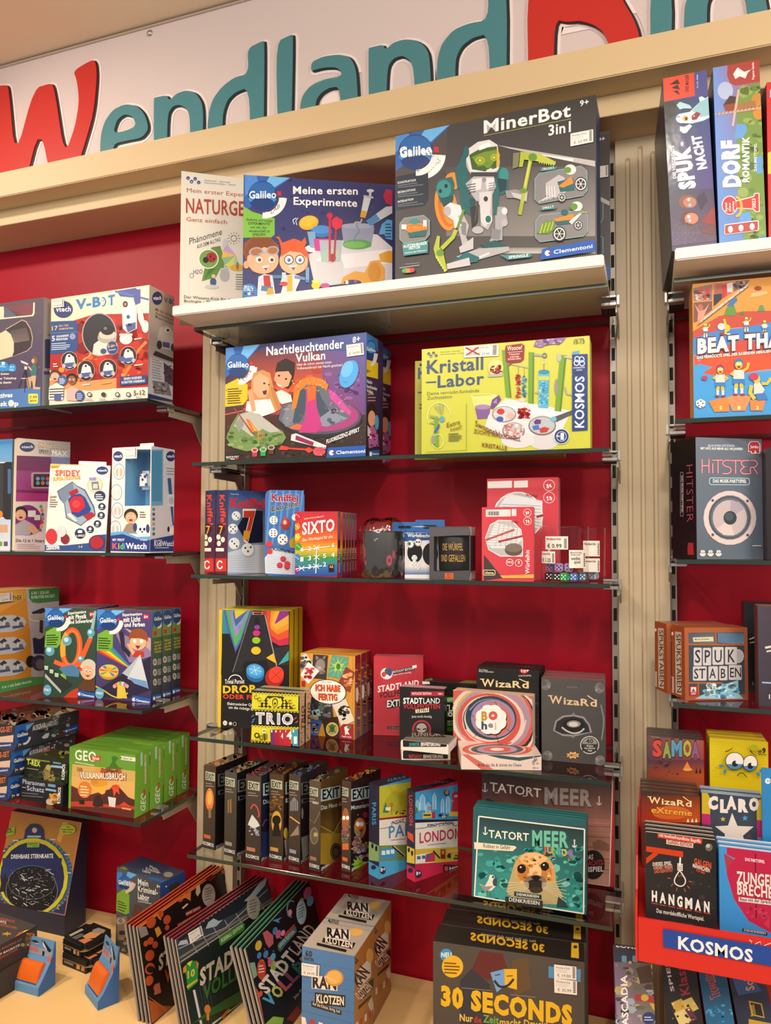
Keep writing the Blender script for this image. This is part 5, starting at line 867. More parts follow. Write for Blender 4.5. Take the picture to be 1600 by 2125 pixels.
a=b.front(Y8,'1e1c1e');a.R(278,317,488,345,'a82a3c');a.T('ROTLICHT EDITION',288,337,408,337,'f0e8e8',14,2);a.T('16+',452,337,478,337,'f0e8e8',12,3);a.T('STADT',232,392,352,392,'f4f2f2',34,4);a.T('LAND',358,392,462,392,'f4f2f2',34,.5);a.T('VOLLPFOSTEN',232,424,462,424,'c0303c',28,3);a.P([(308,430),(392,418),(394,445),(310,452)],'e8e0b8');a.T('LEVELS',318,448,388,438,'1c1a1c',20,4);a.T("Jetzt wird's dreckig.",285,480,412,480,'e8e4e4',14);a.RG(347,555,60,60,12,'a82a38');a.E(347,560,46,44,'3a3436');a.E(347,545,32,30,'a09890');a.P([(318,545),(340,552),(340,558),(320,555)],'221e1e');a.P([(376,545),(354,552),(354,558),(374,555)],'221e1e');a.done()
Wt='dcd6ce'
for lab,u0,u1,v0,v1,zz,vt,wcol,wd,y0 in (('lower small white expansion box with red lettering on a black label',833.5,934.5,1577,1577,zs,1557,'c83a38','ROTLICHT',715),('upper small white expansion box with teal lettering on a black label',832,932.5,0,0,0,1531,'4aa0a8','JUNIOR',640)):
    if zz: b=Box('expansion_box',lab,'card game expansion',[Wt,Wt,Wt,'c8beb4',Wt,Wt],.068,zz,u0,u1,vt,vL=v0,vR=v1,group='small white expansion boxes');low=b;A0=np.array(MW[b.root][:3,3])
    else: b=Box('expansion_box',lab,'card game expansion',[Wt,Wt,Wt,'6a645c',Wt,Wt],.068,low.root.location.z+low.h,A=A0+np.array([-.0012,.0005,0]),B=A0+np.array([low.w-.0015,.001,0]),h=low.h*1.02,group='small white expansion boxes')
    a=b.front(Y8,Wt);a.RR(230,y0-28,505 if zz == 0 else 512,y0+24,8,'1c1a1c');a.T(wd,268,y0+18,334 if wd == 'JUNIOR' else 350,y0+18,wcol,20,3);a.T('ERWEITERUNG',342 if wd == 'JUNIOR' else 358,y0+18,464 if wd == 'JUNIOR' else 480,y0+18,'f0ecea',20,3);a.done()
    if not zz: a=b.top(Y8);a.P([(240,600),(265,566),(490,566),(505,604)],'2a2624');a.T('JUNIOR',280,598,470,596,'8a847c',22,3);a.done()
b=Box('card_game_box','black and green football party game box half hidden behind the white spiral box','card game',['1a1c1a','1a1c1a','1a1c1a','2a2c26','111','111'],.045,zs,876,990,1414,Y0=1.56,Y1=1.56,m=WRAP)
a=b.front(Y8,'181b18');a.P([(350,250),(395,245),(400,270),(352,272)],'dcd8d4');a.R(489,352,690,385,'5a9a3c');a.T('FUSSBALL EDITION',400,376,580,378,'f0f0ee',18,2);a.T('STADTLAND',395,442,620,440,'f4f2f0',40,3);a.T('VOLLPFOSTEN',395,476,640,476,'5aa03a',32,3);a.E(527,460,15,15,'f0f0f0');a.E(527,460,6,6,'222');a.T('Das Heimspiel',440,508,545,508,'e8e8e4',14);a.R(489,512,560,532,'5a9a3c');a.R(489,540,560,566,'3a7a2a');a.done()
a=b.top(Y8,'262622');a.P([(350,240),(420,226),(420,246),(352,262)],'6a8a4a');a.P([(580,262),(625,246),(690,250),(690,268)],'5a9a3c');a.T('STADTLAND',610,238,440,228,'a85a60',12,2);a.done()
b=Box('card_game_box','front black wizard card game box with pale ornate title and red ribbon','card game',['1b1a1a','161515','1b1a1a','262322','111','111'],.034,zs,990,1119,1383,Y0=1.505,Y1=1.50,group='black ribbon card games')
def wiz(a,x0,y0,x1,y1,h,k,sh='4a3a24'):
    for kk,d in ((sh,2),(k,0)):
        a.T('W',x0+d,y0+d,x0+(x1-x0)*.27+d,y0+(y1-y0)*.27+d,kk,h,2);a.T('izaR',x0+(x1-x0)*.3+d,y0+(y1-y0)*.3+d,x0+(x1-x0)*.84+d,y0+(y1-y0)*.84+d,kk,h*.88,2.5);a.T('d',x0+(x1-x0)*.86+d,y0+(y1-y0)*.86+d,x1+d,y1+d,kk,h*.9,2.5)
    a.L([(x0+(x1-x0)*.8,y0-h*1.0),(x1-(x1-x0)*.04,y1-h*.8)],h*.13,k);a.L([(x0-h*.2,y0-h*.98),(x0+h*.4,y0-h*.98)],h*.12,k)
a=b.front(Y8,'1c1a1a');a.P([(964,160),(1022,162),(1022,185),(1000,205),(980,205),(962,190)],'c8343c');a.T('10+',972,197,1018,197,'f4f0ee',24,2);a.T('Ken Fisher',708,184,762,188,'dcd8d4',9,1);a.T('Franz Vohwinkel',706,194,796,199,'dcd8d4',9,1);a.T('KARTENSPIEL',955,224,1035,222,'c8c0b8',10,1);wiz(a,722,284,1018,296,46,'e0c89a');a.S(26,1030,380,1075,640,['2a2624','3a3432'],6,16,3);a.done()
a=b.top(Y8,'242020');a.P([(966,160),(1026,160),(1040,120),(985,120)],'c8443c');a.T('Wizard',945,138,808,130,'a89878',13,2);a.T('Ken Fisher',800,145,715,140,'8a8480',8);a.done()
dup(b.root,(0,.036,0),'second black wizard card game box right behind the front one')
g0='dcc9bf'
b=Box('party_game_box','pale pink spiral game box lying flat in front under the upright one','party game',[g0,g0,g0,'d6b8ae',g0,g0],.098,zs,957,1123.7,1566,vL=1597,vR=1599,m=WRAP,group='spiral party games')
a=b.front(Y8,['e0cfc6','dccac0','d8c6be','dccabf']);a.P([(600,712),(640,712),(800,805),(720,806)],'c86a60');a.P([(640,740),(670,712),(850,806),(790,806)],'b08aa0') if 0 else None;a.P([(752,714),(840,716),(950,730),(1095,716),(1095,724),(960,752),(840,736)],'34505a');a.T('Brich das Eis & st\u00fcrze ins Chaos',700,786,972,786,'33302e',18,1.5);a.S(14,1045,725,1075,800,['b8aaa2','a89a94'],5,12,4);a.done()
a=b.top(Y8,'d8c0b4')
for r,k in ((200,'c8584c'),(165,'d8c0b4'),(150,'34505a'),(115,'a88aa0'),(80,'c8584c'),(40,'e8dcd4')): a.E(820,680,r*1.1,r*.22,k)
a.done();low=b
A=atu(940.5,1.478,zs+low.h);B=atu(1105.5,1.473,zs+low.h)
b=Box('party_game_box','pale pink spiral game box standing upright on the lying one','party game',[g0,g0,g0,'d8b498',g0,g0],.03,zs+low.h,A=A,B=B,h=atv(A,1432)-zs-low.h,m=FILM,group='spiral party games')
a=b.front(Y8,['dcc8bc','d8c4b8','dccabf','e0d0c6']);cx,cy=782,492
for i,(r,k) in enumerate(((330,'c8584c'),(300,'dcc8bc'),(292,'2c3038'),(284,'c85c50'),(250,'dcc8bc'),(240,'c8a868'),(233,'a88a9e'),(208,'dcc8bc'),(198,'c85648'),(168,'d8c0b4'),(160,'2c4650'),(138,'9a86a8'),(116,'c86a5c'))):
    sx,sy=14*math.cos(i*1.1),10*math.sin(i*1.1);a.E(cx+sx,cy+sy,r,r*.86,k,8,36)
    a.CV([(cx+(r+12)*math.cos(t0+i*.9),cy+(r+12)*.86*math.sin(t0+i*.9)) for t0 in (0,.5,1,1.5)],9,k,2)
q=[]
for i in range(40): t0=i*.157;r=92+9*abs(math.sin(t0*4));q.append((cx+r*math.cos(t0),cy+r*.95*math.sin(t0)))
a.P([(x+5,y+8) for x,y in q],'3a2a30');a.P(q,'f0ebe6')
a.T('B',722,497,760,495,'b8903a',52,6);a.E(795,468,28,28,'d0584c');a.E(795,468,9,8,'f0ebe6');a.T('h',722,552,758,552,'34505a',46,5);a.T('e',764,542,796,542,'8a7aa0',36,5);a.T('i',806,556,816,556,'c8b8a8',46,5)
for p in ((655,460,675,475),(720,405,728,425),(805,380,820,400),(880,550,900,565),(680,600,700,570),(815,590,830,635)): a.L([(p[0],p[1]),(p[2],p[3])],3,'4a3438')
a.done()
b=Box('card_game_box','front dark grey anniversary card game box with a large printed eye','card game',['4c4a4a','8a6a70','4c4a4a','8a5a60','333','333'],.028,zs,1124,1256,1406,vL=1577,vR=1589.5,m=WRAP,group='grey eye card games')
a=b.front(Y8,['504e4c','4a4848','3e3c3c','4c4a48']);wiz(a,1148,390,1445,412,48,'d8bc94','2a2624');a.T('Ken Fisher',1260,294,1325,296,'8a8682',10)
for x,y,sx,sy in ((1125,275,1,1),(1462,295,-1,1),(1135,720,1,-1),(1465,750,-1,-1)): a.E(x,y,32,34,'6a6868');a.L([(x-20*sx,y+20*sy),(x+30*sx,y-10*sy)],8,'77767a');a.E(x+20*sx,y+12*sy,8,9,'8a888c');a.E(x-12*sx,y-10*sy,18,18,'5a5858')
a.P([(1170,562),(1185,500),(1230,468),(1300,460),(1365,475),(1400,520),(1416,575),(1400,575),(1300,600),(1230,595)],'8a888c');a.P([(1182,560),(1195,505),(1240,478),(1300,472),(1358,486),(1390,525),(1402,570),(1300,588),(1230,582)],'2a282a');a.E(1300,530,70,46,'1a181a');a.E(1300,520,44,22,'8a8684');a.E(1298,522,30,15,'c8c4c0');a.CV([(1225,540),(1260,565),(1300,578),(1340,570),(1366,548)],11,'b0aeae');a.E(1300,458,9,9,'77767a');a.E(1296,600,9,9,'77767a');a.CV([(1470,400),(1488,500),(1475,620)],10,'77767a')
a.E(1400,652,60,57,'c0bcb8');a.E(1400,652,54,51,'333');a.E(1400,640,46,34,'8a8682');a.T('40',1378,640,1422,640,'333',26,3);a.R(1352,646,1448,690,'33302f');a.T('40 Jahre',1380,662,1422,662,'ddd',11,1);a.T('Das schwarze',1368,676,1434,676,'ddd',11,1);a.T('Auge',1388,690,1414,690,'ddd',11,1)
a.P([(1295+(45 if i % 2 else 30)*math.cos(i*.3927),715+(24 if i % 2 else 15)*math.sin(i*.3927)) for i in range(16)],'d8b070');a.T('AMIGO',1268,724,1322,724,'8a2a24',18,3);a.done()
for i,d in enumerate((.031,.060)): dup(b.root,(-.001*i,d,0),('second grey eye card game box behind the front one','rearmost grey eye card game box near the red panel')[i])

# ---------------------------------------------------------------- centre bay, fourth glass: slim puzzle boxes and city games
X1=(390,1550,3.404);X2=(750,1590,2.963)
zs=.862
def px1(p,z=X1): return z[0]+p[0]/z[2],z[1]+p[1]/z[2]
EX=[((105,710),(190,732),(250,705),(118,130),'4a3a30','1c1a1c','leftmost slim dark puzzle box with an orange glow on the spine'),
      ((255,760),(340,783),(400,735),(258,170),'4a443c','141416','second slim puzzle box from the left with a lit window on the spine'),
      ((405,800),(512,820),(572,785),(415,195),'4a3c34','1c2440','third slim puzzle box with a red and white tentacle on its spine'),
      ((572,800),(672,818),(712,800),(580,185),'4c3a26','3a241c','fourth slim puzzle box with a glowing keyhole on the spine'),
      ((710,815),(792,835),(850,800),(710,190),'4a3c34','2a2a30','fifth slim puzzle box with a grey-blue gate on the spine'),
      ((855,865),(935,885),(1085,815),(850,235),'54483c','5a4420','sixth slim puzzle box with a golden envelope on its cover'),
      ((1085,870),(1150,890),(1285,835),(1078,235),'4a3430','2a2020','seventh slim puzzle box with a fluffy monster and green slime')]
for i,(p,q,r,t0,k1,k2,lab) in enumerate(EX):
    A,B,R_=(pZ(*px1(v),zs) for v in (p,q,r));dep=max(.11,min(.135,np.linalg.norm(R_-B)))
    b=Box('puzzle_game_box',lab,'puzzle game',[k1,k2,k1,'3a2e28','111','111'],dep,zs,A=A,B=B,h=atv(A,px1(t0)[1])-zs,m=WRAP,group='slim dark puzzle boxes')
    x0,x1,y0,y1=(p[0]+t0[0])/2,(q[0]+t0[0]+q[0]-p[0])/2,t0[1],p[1];w=x1-x0;H=y1-y0;a=b.front(X1,[k1,k1,'2a2624','2e2a28'],name='spine_panel')
    xt=t0[0]+w*.08;yt=y0+H*.07;a.P([(xt,yt),(xt+w*.78,yt+14),(xt+w*.78,yt+74),(xt,yt+60)],'a8b098');a.T('EXIT',xt+w*.06,yt+52,xt+w*.7,yt+66,'26261f',40,3);a.lines(2,xt,yt+82,xt+w*.7,18,'8a8478',6,-6)
    a.T('KOSMOS',p[0]+w*.05,y1-22,p[0]+w*.9,y1-2,'dcd8d4',24,2.5);a.lines(1,p[0]+w*.1,y1-96,p[0]+w*.85,1,('b85a34','8a8680','b06a50','c08a4a','8a8aa0','8a6a50','c8642c')[i],26,-12)
    xc,yc=x0+w*.5,y0+H*.45
    if i == 0: a.E(xc,yc-20,w*.34,80,'d87a34');a.E(xc,yc-30,w*.2,50,'f0a858');a.R(xc-w*.1,yc+40,xc+w*.12,yc+110,'8a6a4a')
    if i == 1: a.P([(xc-w*.2,yc-60),(xc+w*.1,yc-70),(xc+w*.12,yc+30),(xc-w*.2,yc+30)],'8a6a3c');a.L([(xc-w*.05,yc-65),(xc-w*.05,yc+30)],5,'3a302a')
    if i == 2: a.CV([(xc-20,yc-30),(xc,yc-60),(xc+25,yc-40),(xc+40,yc+10),(xc+30,yc+30)],9,'c04a4a');a.P([(xc-40,yc+80),(xc-10,yc+10),(xc+30,yc+60),(xc+45,yc+90),(xc,yc+110)],'c8ccd0');a.S(12,xc-40,yc+90,xc+40,yc+160,['6a7a9a','9aa4b4'],5,14,2)
    if i == 3: a.S(30,x0+10,yc-120,x1-10,yc+20,['6a4a2a','8a6434','3a2a1c'],8,22,3);a.E(xc,yc+70,w*.36,80,'c8983a');a.E(xc,yc+55,30,34,'17120f');a.P([(xc-14,yc+60),(xc+14,yc+60),(xc+30,yc+170),(xc-30,yc+170)],'17120f')
    if i == 4: a.P([(xc-30,yc-20),(xc-30,yc-80),(xc,yc-120),(xc+30,yc-80),(xc+30,yc-20)],'7a7a80');[a.L([(xc-30+15*j,yc-90),(xc-30+15*j,yc-20)],3,'2a2826') for j in range(5)];a.L([(xc-30,yc+20),(xc+40,yc+70)],9,'d89a5a');a.P([(xc-30,yc+160),(xc+30,yc+80),(xc+35,yc+150)],'8a7a68')
    if i == 5: a.L([(x0,yc-10),(xc,yc+20),(x1,yc-60)],5,'8a7448');a.E(xc,yc+110,w*.36,60,'5a5040');a.RG(xc,yc+110,w*.36,60,5,'8a7a58');a.E(xc+10,yc+100,14,16,'a8946a');a.T('Die drei ???',xc-10,yc-120,xc+30,yc-112,'eee',16,2)
    if i == 6: a.E(xc,yc,w*.4,90,'9a5a34');[a.E(xc+dx,yc-20,11,15,'f0ece4') or a.E(xc+dx,yc-18,5,8,'221') for dx in (-12,14)];a.S(22,x0+8,yc+40,x1-8,yc+150,['8a5a6a','b07a58','5a6a5a'],8,20,5);a.R(xc-22,yc+160,xc+22,yc+205,'c8642c')
    a.done()
    X0=q[0]+(t0[0]-p[0])*.5;YT=y0+24;a=b.right(X1,[k2,k2,k2,'141314'],'front_cover');gl='a9c6cc' if i in (2,3,5,6) else '6a7274'
    bx=q[0]+(t0[0]-p[0])+8;top=y0+52;a.P([(bx,top+12),(bx+140,top-16),(bx+138,top+72),(bx,top+100)],gl);a.T('EXIT',bx+12,top+84,bx+132,top+62,'141518',66,3.5)
    a.T(('Der','Der','Die Akademie','Die','Das','Das Haus der','Monstermania')[i],bx+2,top+158,bx+(150,150,190,150,150,168,190)[i],top+122,'cfe0e4' if i in (2,3,5,6) else '6a7074',30,1)
    a.P([(q[0]+6,q[1]-8),(q[0]+150,q[1]-66),(q[0]+150,q[1]-92),(q[0]+8,q[1]-34)],'c8ccce' if i > 4 else '9a9c9e');a.T('LEVEL',q[0]+14,q[1]-16,q[0]+74,q[1]-40,'1c1c1e',20,2)
    if i == 2: a.CV([(525,560),(550,515),(590,530),(570,600),(535,620)],9,'6a3a8a');a.G(512,600,600,780,['1c2440','26386a','2a3a78','1c2a58'],3)
    if i == 3: a.E(692,610,16,40,'d8c040');a.P([(680,660),(710,640),(712,760),(690,770)],'a09888')
    if i == 4: a.E(808,470,8,40,'8a9098');a.P([(800,640),(850,620),(850,760),(810,800)],'8a8a8a')
    if i == 5: a.G(935,460,1085,620,['3a2c1c','5a4420','8a7228','6a5420'],4);a.G(935,610,1085,830,['8a7228','b8982c','6a5a20','a88a2a'],4);a.L([(935,560),(1030,610),(1085,500)],8,'b8a45a');a.L([(935,545),(1025,590),(1085,480)],5,'3a2c18');a.E(1045,740,40,62,'26221c');a.RG(1045,740,34,54,7,'5a5444');a.E(1045,740,18,28,'4a4436')
    if i == 6: a.E(1215,570,42,70,'b8743c');[a.E(x,545,14,17,'f0ece4') or a.E(x+2,547,6,8,'221') for x in (1200,1226)];a.P([(1205,585),(1240,575),(1225,610)],'7a2a24');a.E(1252,480,18,20,'9a2a34');a.S(40,1165,600,1275,780,['8a6a80','3a6a8a','c88a60','5a8a6a','b0a0a8'],8,22,8);q_=[(1205+(52 if j % 2 else 30)*math.cos(j*.35),830+(56 if j % 2 else 34)*math.sin(j*.35)) for j in range(18)];a.P(q_,'8ab83a');a.T('Familien',1180,845,1228,825,'2a3a14',12,2);[a.E(x,y,3,3,'f0e8c0',n=6) for x,y in ((1200,480),(1235,395),(1190,620),(1262,540))]
    a.done()
    a=b.top(X1,'3a302a');yy=t0[1];a.S(26,t0[0]+10,yy-70,t0[0]+260,yy+10,[('b0703a','8a5a38'),('8a7a5a','4a4a60'),('8a3a48','6a4a4a'),('8a5a34','5a4030'),('4a6a9a','6a7a9a'),('6a5a44','8a7a60'),('c8882a','a8502a')][i],10,26,i);a.T('EXIT',t0[0]+250,yy-62,t0[0]+190,yy-35,'b8b4a8',30,3,up=(-.5,.6));a.done()
# city games
def city(lab,p,q,r,t,k,k2,sky,name,dup_=None):
    z=X2;A,B,R_=(pZ(*px1(v,z),zs) for v in (p,q,r));b=Box('city_game_box',lab,'city game',[k,k,k,'26243a','222','222'],np.linalg.norm(R_-B),zs,A=A,B=B,h=atv(A,px1(t,z)[1])-zs,m=FILM,group='city network games')
    return b
b=city('blue city game box with yellow-green skyline and blue title',(45,662),(108,697),(330,640),(48,100),'3a94c8','','','PARIS')
a=b.front(X2,'26243a',name='spine_panel');a.P([(40,580),(108,620),(108,700),(40,665)],'3a90c4');a.P([(46,462),(108,490),(108,588),(44,575)],'7a9a6a');a.T('PARIS',66,225,66,362,'3f8cc0',24,2,up=(1,-.1));a.E(68,490,8,16,'222');a.E(92,506,8,18,'222');a.E(75,622,16,14,'26243a');a.done()
a=b.right(X2,'4aa2d4','front_cover');a.P([(110,125),(390,72),(390,280),(110,325)],'b8b83a');a.P([(130,240),(160,190),(200,150),(240,160),(300,130),(390,120),(390,240),(140,290)],'a4a834');a.P([(110,320),(390,272),(390,284),(110,332)],'8a2a34');a.P([(110,332),(390,284),(390,450),(110,488)],'dcdcd8');a.P([(110,488),(390,450),(390,540),(110,585)],'6a8a50');a.P([(118,510),(210,498),(215,560),(118,575)],'3a90cc');[a.R(124+28*i,520-4*i,146+28*i,545-4*i,'d8ecf4') for i in range(3)];a.L([(190,490),(262,552)],12,'2a2420');a.L([(196,488),(268,550)],5,'d8c8a8');a.P([(130,285),(148,220),(165,285)],'3a7a5a');a.R(148,252,178,272,'e0e4e4');a.RG(185,235,9,10,4,'b83a38');a.L([(185,245),(185,300)],3,'b83a38');a.S(14,200,262,280,292,['222','d8a03a','8a2a34'],4,9,3);a.CV([(112,385),(180,372),(185,345),(215,355),(240,340),(280,350)],3,'3a3a40');a.T('NEXT STATION',190,358,390,322,'3a3a40',22,1);a.T('PARIS',168,442,372,412,'3f88bc',72,1.5);a.lines(1,180,452,300,1,'8a8a8c',5,8);a.E(130,640,18,24,'26344a');a.T('8+',116,648,146,643,'f0f0f0',22,2);a.done()
a=b.top(X2,'2a2838');a.T('PARIS',268,76,160,96,'4a7a98',16,2);a.done()
b=city('red city game box with blue skyline and red title',(280,686),(330,715),(636,648),(284,140),'c0284c','','','LONDON')
a=b.front(X2,'26243a',name='spine_panel');a.P([(276,600),(330,630),(330,720),(276,690)],'b8284a');a.P([(280,490),(326,510),(328,600),(278,590)],'c8b03a');a.P([(284,400),(318,420),(322,470),(286,440)],'c84a2a');a.T('LONDON',294,180,296,365,'c84048',20,2,up=(1,-.1));a.E(292,515,7,15,'222');a.E(312,535,7,17,'222');a.E(302,640,16,15,'26243a');a.done()
a=b.right(X2,'c0284c','front_cover');a.P([(320,148),(640,100),(640,310),(326,338)],'3f9ad8');a.P([(325,330),(640,312),(640,322),(326,350)],'26243a');a.P([(326,350),(640,322),(640,480),(326,512)],'dedcd8');a.P([(326,512),(640,480),(640,566),(326,604)],'c8b03c')
for x0,y0,w_,h_ in ((360,180,30,90),(438,172,20,95),(490,205,16,80),(520,190,22,100),(395,230,30,60),(330,215,26,60)): a.P([(x0,y0+h_),(x0,y0+14),(x0+w_/2,y0-10),(x0+w_,y0+14),(x0+w_,y0+h_)],'7abce8');a.L([(x0,y0+h_),(x0,y0+14),(x0+w_/2,y0-10),(x0+w_,y0+14),(x0+w_,y0+h_)],3,'d8ecf4')
a.E(524,165,18,20,'2a4a7a');a.E(524,160,10,14,'c8803a');a.E(582,185,28,30,'b82a3c');a.T('2023',568,190,598,188,'f0e8e0',13,3);a.RG(582,200,36,30,8,'c8a03a',20,160);a.P([(560,215),(604,212),(612,272),(552,276)],'b82a3c');a.P([(540,282),(625,270),(628,298),(538,306)],'d8b848');a.P([(375,288),(430,282),(432,315),(375,322)],'d8b03a');a.R(380,295,425,305,'3a3a40');a.R(434,280,452,320,'b82a38');a.RG(420,258,10,11,5,'c83a3c');a.E(328,270,18,22,'3a8a5a');a.S(10,480,290,530,315,['26243a','b83a3a','e8e0d0'],5,10,5)
a.CV([(330,385),(400,375),(410,355),(450,365),(480,352),(560,350),(565,365),(635,356)],3,'3a3a40');a.T('NEXT STATION',410,378,562,358,'3a3a40',20,1);a.T('LONDON',356,472,612,440,'b8344c',62,1.8);a.lines(1,405,482,560,1,'8a8a8c',4,12);a.P([(332,545),(450,525),(450,590),(332,598)],'e4e0dc');a.P([(395,540),(450,525),(450,585),(390,590)],'b83a48');[a.R(340+30*i,552-4*i,362+30*i,572-4*i,'3a6a9a') for i in range(3)];a.L([(440,520),(480,565)],9,'222');a.R(485,510,515,568,'7a2a34');a.R(492,516,508,540,'d8803a');a.P([(528,512),(608,502),(608,524),(528,534)],'e0b050');a.S(16,530,540,625,572,['26243a','3a2a2a'],5,10,6)
a.E(348,662,22,24,'2a3048');a.T('8+',334,670,362,666,'f0f0f0',22,2);a.RR(500,604,634,650,10,'26262e',8);a.E(520,628,13,15,'c8504a');a.T('HCM',540,638,618,632,'e8e8ec',20,3);a.done()
a=b.top(X2,'2a2838');a.T('LONDON',530,98,372,118,'a84050',16,2);a.done()
# coastal crime card games on clear easels
def easel(lab,A,B,z):
    t=thing('acrylic_easel',lab,'display easel',(A[0]*.7+B[0]*.3,A[1]-.006,z+.0004),math.atan2(B[1]-A[1],B[0]-A[0]),'clear acrylic easels');w=np.hypot(B[0]-A[0],B[1]-A[1])*.42
    link('base',bm_mesh('base',bm_box(0,w,0,.07,0,.0025,.0005)),t,(PLAST,));link('lip',bm_mesh('lip',bm_box(0,w,0,.002,.0026,.022,.0005)),t,(PLAST,));return t
A=pZ(*px1((640,640),X2),zs);B=pZ(1275,1852,zs);A=np.array([B[0]-.268,B[1]-.002,zs])
easel('clear acrylic easel under the large dark red coast crime game',A,B,zs)
b=Box('crime_game_box','large dark red coast crime game on an easel behind the seal game','crime game',['6a3434','9a2a30','5a2424','8a3a3a','533','533'],.014,zs+.004,A=A+np.array([0,.012,0]),B=B+np.array([0,.012,0]),h=.203,tilt=.10,m=FILM)
a=b.front(X2,['8a5a54','9a5a50','a84038','9a3038']);a.P([(640,0),(690,40),(680,620),(640,640)],'8a2a34');a.P([(1535,60),(1575,60),(1570,800),(1540,760)],'b82a34');a.P([(640,690),(1560,740),(1570,800),(640,760)],'b8302f')
a.grid([(700,40),(1545,70),(1530,330),(695,320)],['3a2a2c','4a3434','9a6a60','7a5450'],5);a.grid([(695,320),(1530,330),(1525,740),(690,680)],['7a5450','a87468','c89a84','8a5a50'],5);[a.L([(700,300+18*i),(1530,330+22*i)],5,('a8786c','b88a7a','8a5a50')[i % 3]) for i in range(16)]
for q in ([(700,40),(680,610)],[(1545,70),(1525,735)],[(690,615),(1525,742)]): a.L(q,7,'e8dcc8')
a.T('TATORT',790,150,1105,192,'ece4da',52,1.5);[a.L([(x-8,y),(x+16,y+2)],5,'ece4da') for x,y in ((830,162),(1000,182))];a.T('MEER',1118,232,1425,248,'5a4a48',100,6);a.T('MEER',1126,228,1418,244,'a89a94',94,4.5)
for x,y in ((760,135),(1462,215)): a.L([(x,y-22),(x,y+22)],6,'e4dcd4');a.RG(x,y+4,17,20,5,'e4dcd4',10,170);a.RG(x,y-26,6,6,3,'e4dcd4')
a.T('Weihnachten in Gefahr',962,300,1222,312,'3a2a28',24,2);a.P([(715,290),(735,220),(775,198),(820,215),(838,290)],'2a2422');a.E(1280,300,36,20,'7a2a28');a.P([(1420,470),(1460,450),(1525,480),(1525,520),(1430,510)],'8a6450');a.E(1425,605,72,90,'241c1c');a.T('DAS',1380,575,1425,572,'ece8e4',30,2);a.T('WEIHNACHTS-',1300,612,1492,606,'b83a34',30,3);a.T('KRIMISPIEL',1310,652,1488,645,'ece8e4',30,3);a.done()
A=pZ(979,1865,zs);B=pZ(1217,1904,zs)
easel('clear acrylic easel holding the teal seal crime game at the shelf edge',A,B,zs)
A2=A+np.array([0,.0,.004]);B2=B+np.array([0,.0,.004])
b=Box('crime_game_box','front teal seal crime game leaning on the easel at the shelf edge','crime game',['2a6a70','2a6a6c','2a6a70','3a8a80','244','244'],.0085,zs+.004,A=A2,B=B2,h=.165,tilt=.09,m=FILM,group='teal seal crime games')
a=b.front(X2,['2a5a62','2a5a60','1f5560','246068']);a.grid([(720,310),(1372,388),(1362,910),(695,800)],['2a3c44','2a3438','2a8a88','3f9a94'],8);a.S(160,715,500,1365,870,['4aaaa0','2f8c88','3f9c98','6abcb0','2a7a7c'],8,34,3)
for q in ([(722,308),(1372,388)],[(1372,388),(1366,906)],[(1366,906),(1000,850)],[(722,308),(695,798)],[(695,798),(1000,850)]): a.L(q,8,'e8e4d4')
a.T('TATORT',782,438,1030,460,'ece8dc',46,1.6);a.T('MEER',1044,492,1282,502,'2a5a50',96,6);a.T('MEER',1050,488,1274,498,'6ab8a0',90,4.5)
for x,y in ((762,400),(1310,478)): a.L([(x,y-18),(x,y+20)],6,'ece8dc');a.RG(x,y+4,15,18,5,'ece8dc',10,170);a.RG(x,y-22,6,6,3,'ece8dc')
for t0,x,y,k in (('J',1118,530,'d8584a'),('U',1142,534,'e0804a'),('N',1174,538,'6ab86a'),('I',1210,542,'4a9ac8'),('O',1230,548,'e0b040'),('R',1276,552,'8a6ab0')): a.T(t0,x,y,x+(34 if t0 not in 'IJ' else 16),y+4,k,40,4)
a.L([(1268,550),(1300,582)],9,'8a4a24');a.P([(693,466),(945,490),(955,500),(930,522),(695,508)],'e0d4bc');a.T('Robben in Gefahr',750,500,918,512,'3a3430',24,1)
a.P([(890,770),(940,600),(960,560),(1010,530),(1080,528),(1150,560),(1190,620),(1200,720),(1240,800),(1200,850),(960,840)],'b0a070');a.P([(940,610),(985,545),(1060,527),(1140,555),(1185,620),(1190,700),(1120,740),(1000,740),(950,690)],'c89a5a');a.E(1055,570,80,40,'dcb47c');a.E(1000,660,40,50,'b87838');a.E(1130,655,42,50,'b87838');a.E(1070,640,38,90,'e0bc88');a.S(50,950,545,1185,720,['c88a48','d8a868','b07030','e0c090'],5,16,8)
a.E(985,630,27,28,'1c1614');a.E(980,620,6,6,'c8d0d0',n=8);a.E(1128,615,26,27,'1c1614');a.E(1122,606,6,6,'c8d0d0',n=8);a.E(1070,715,70,48,'7a6a58');a.E(1068,730,54,36,'2a2220');a.P([(1040,680),(1072,668),(1108,682),(1074,710)],'1a1412');a.E(1075,760,40,20,'3a302a')
for i in range(7): a.CV([(1030,715+5*i),(960,715+13*i),(900,712+20*i)],2.5,'d8d4b8');a.CV([(1110,715+5*i),(1190,712+13*i),(1262,690+24*i)],2.5,'d8d4b8')
a.P([(1210,800),(1250,830),(1275,870),(1200,865)],'26403f');a.P([(725,720),(760,735),(785,690),(790,668),(815,672),(820,700),(838,715),(825,740),(800,765),(760,765)],'d8d4c8');a.P([(722,722),(765,738),(810,735),(775,768),(745,755)],'8a8a86');a.E(803,682,17,15,'e0dcd2');a.E(810,680,7,7,'3a2a24');a.E(822,712,14,24,'3a4a50');a.L([(775,765),(772,800)],3,'6a5a4a');a.L([(790,765),(792,802)],3,'6a5a4a')
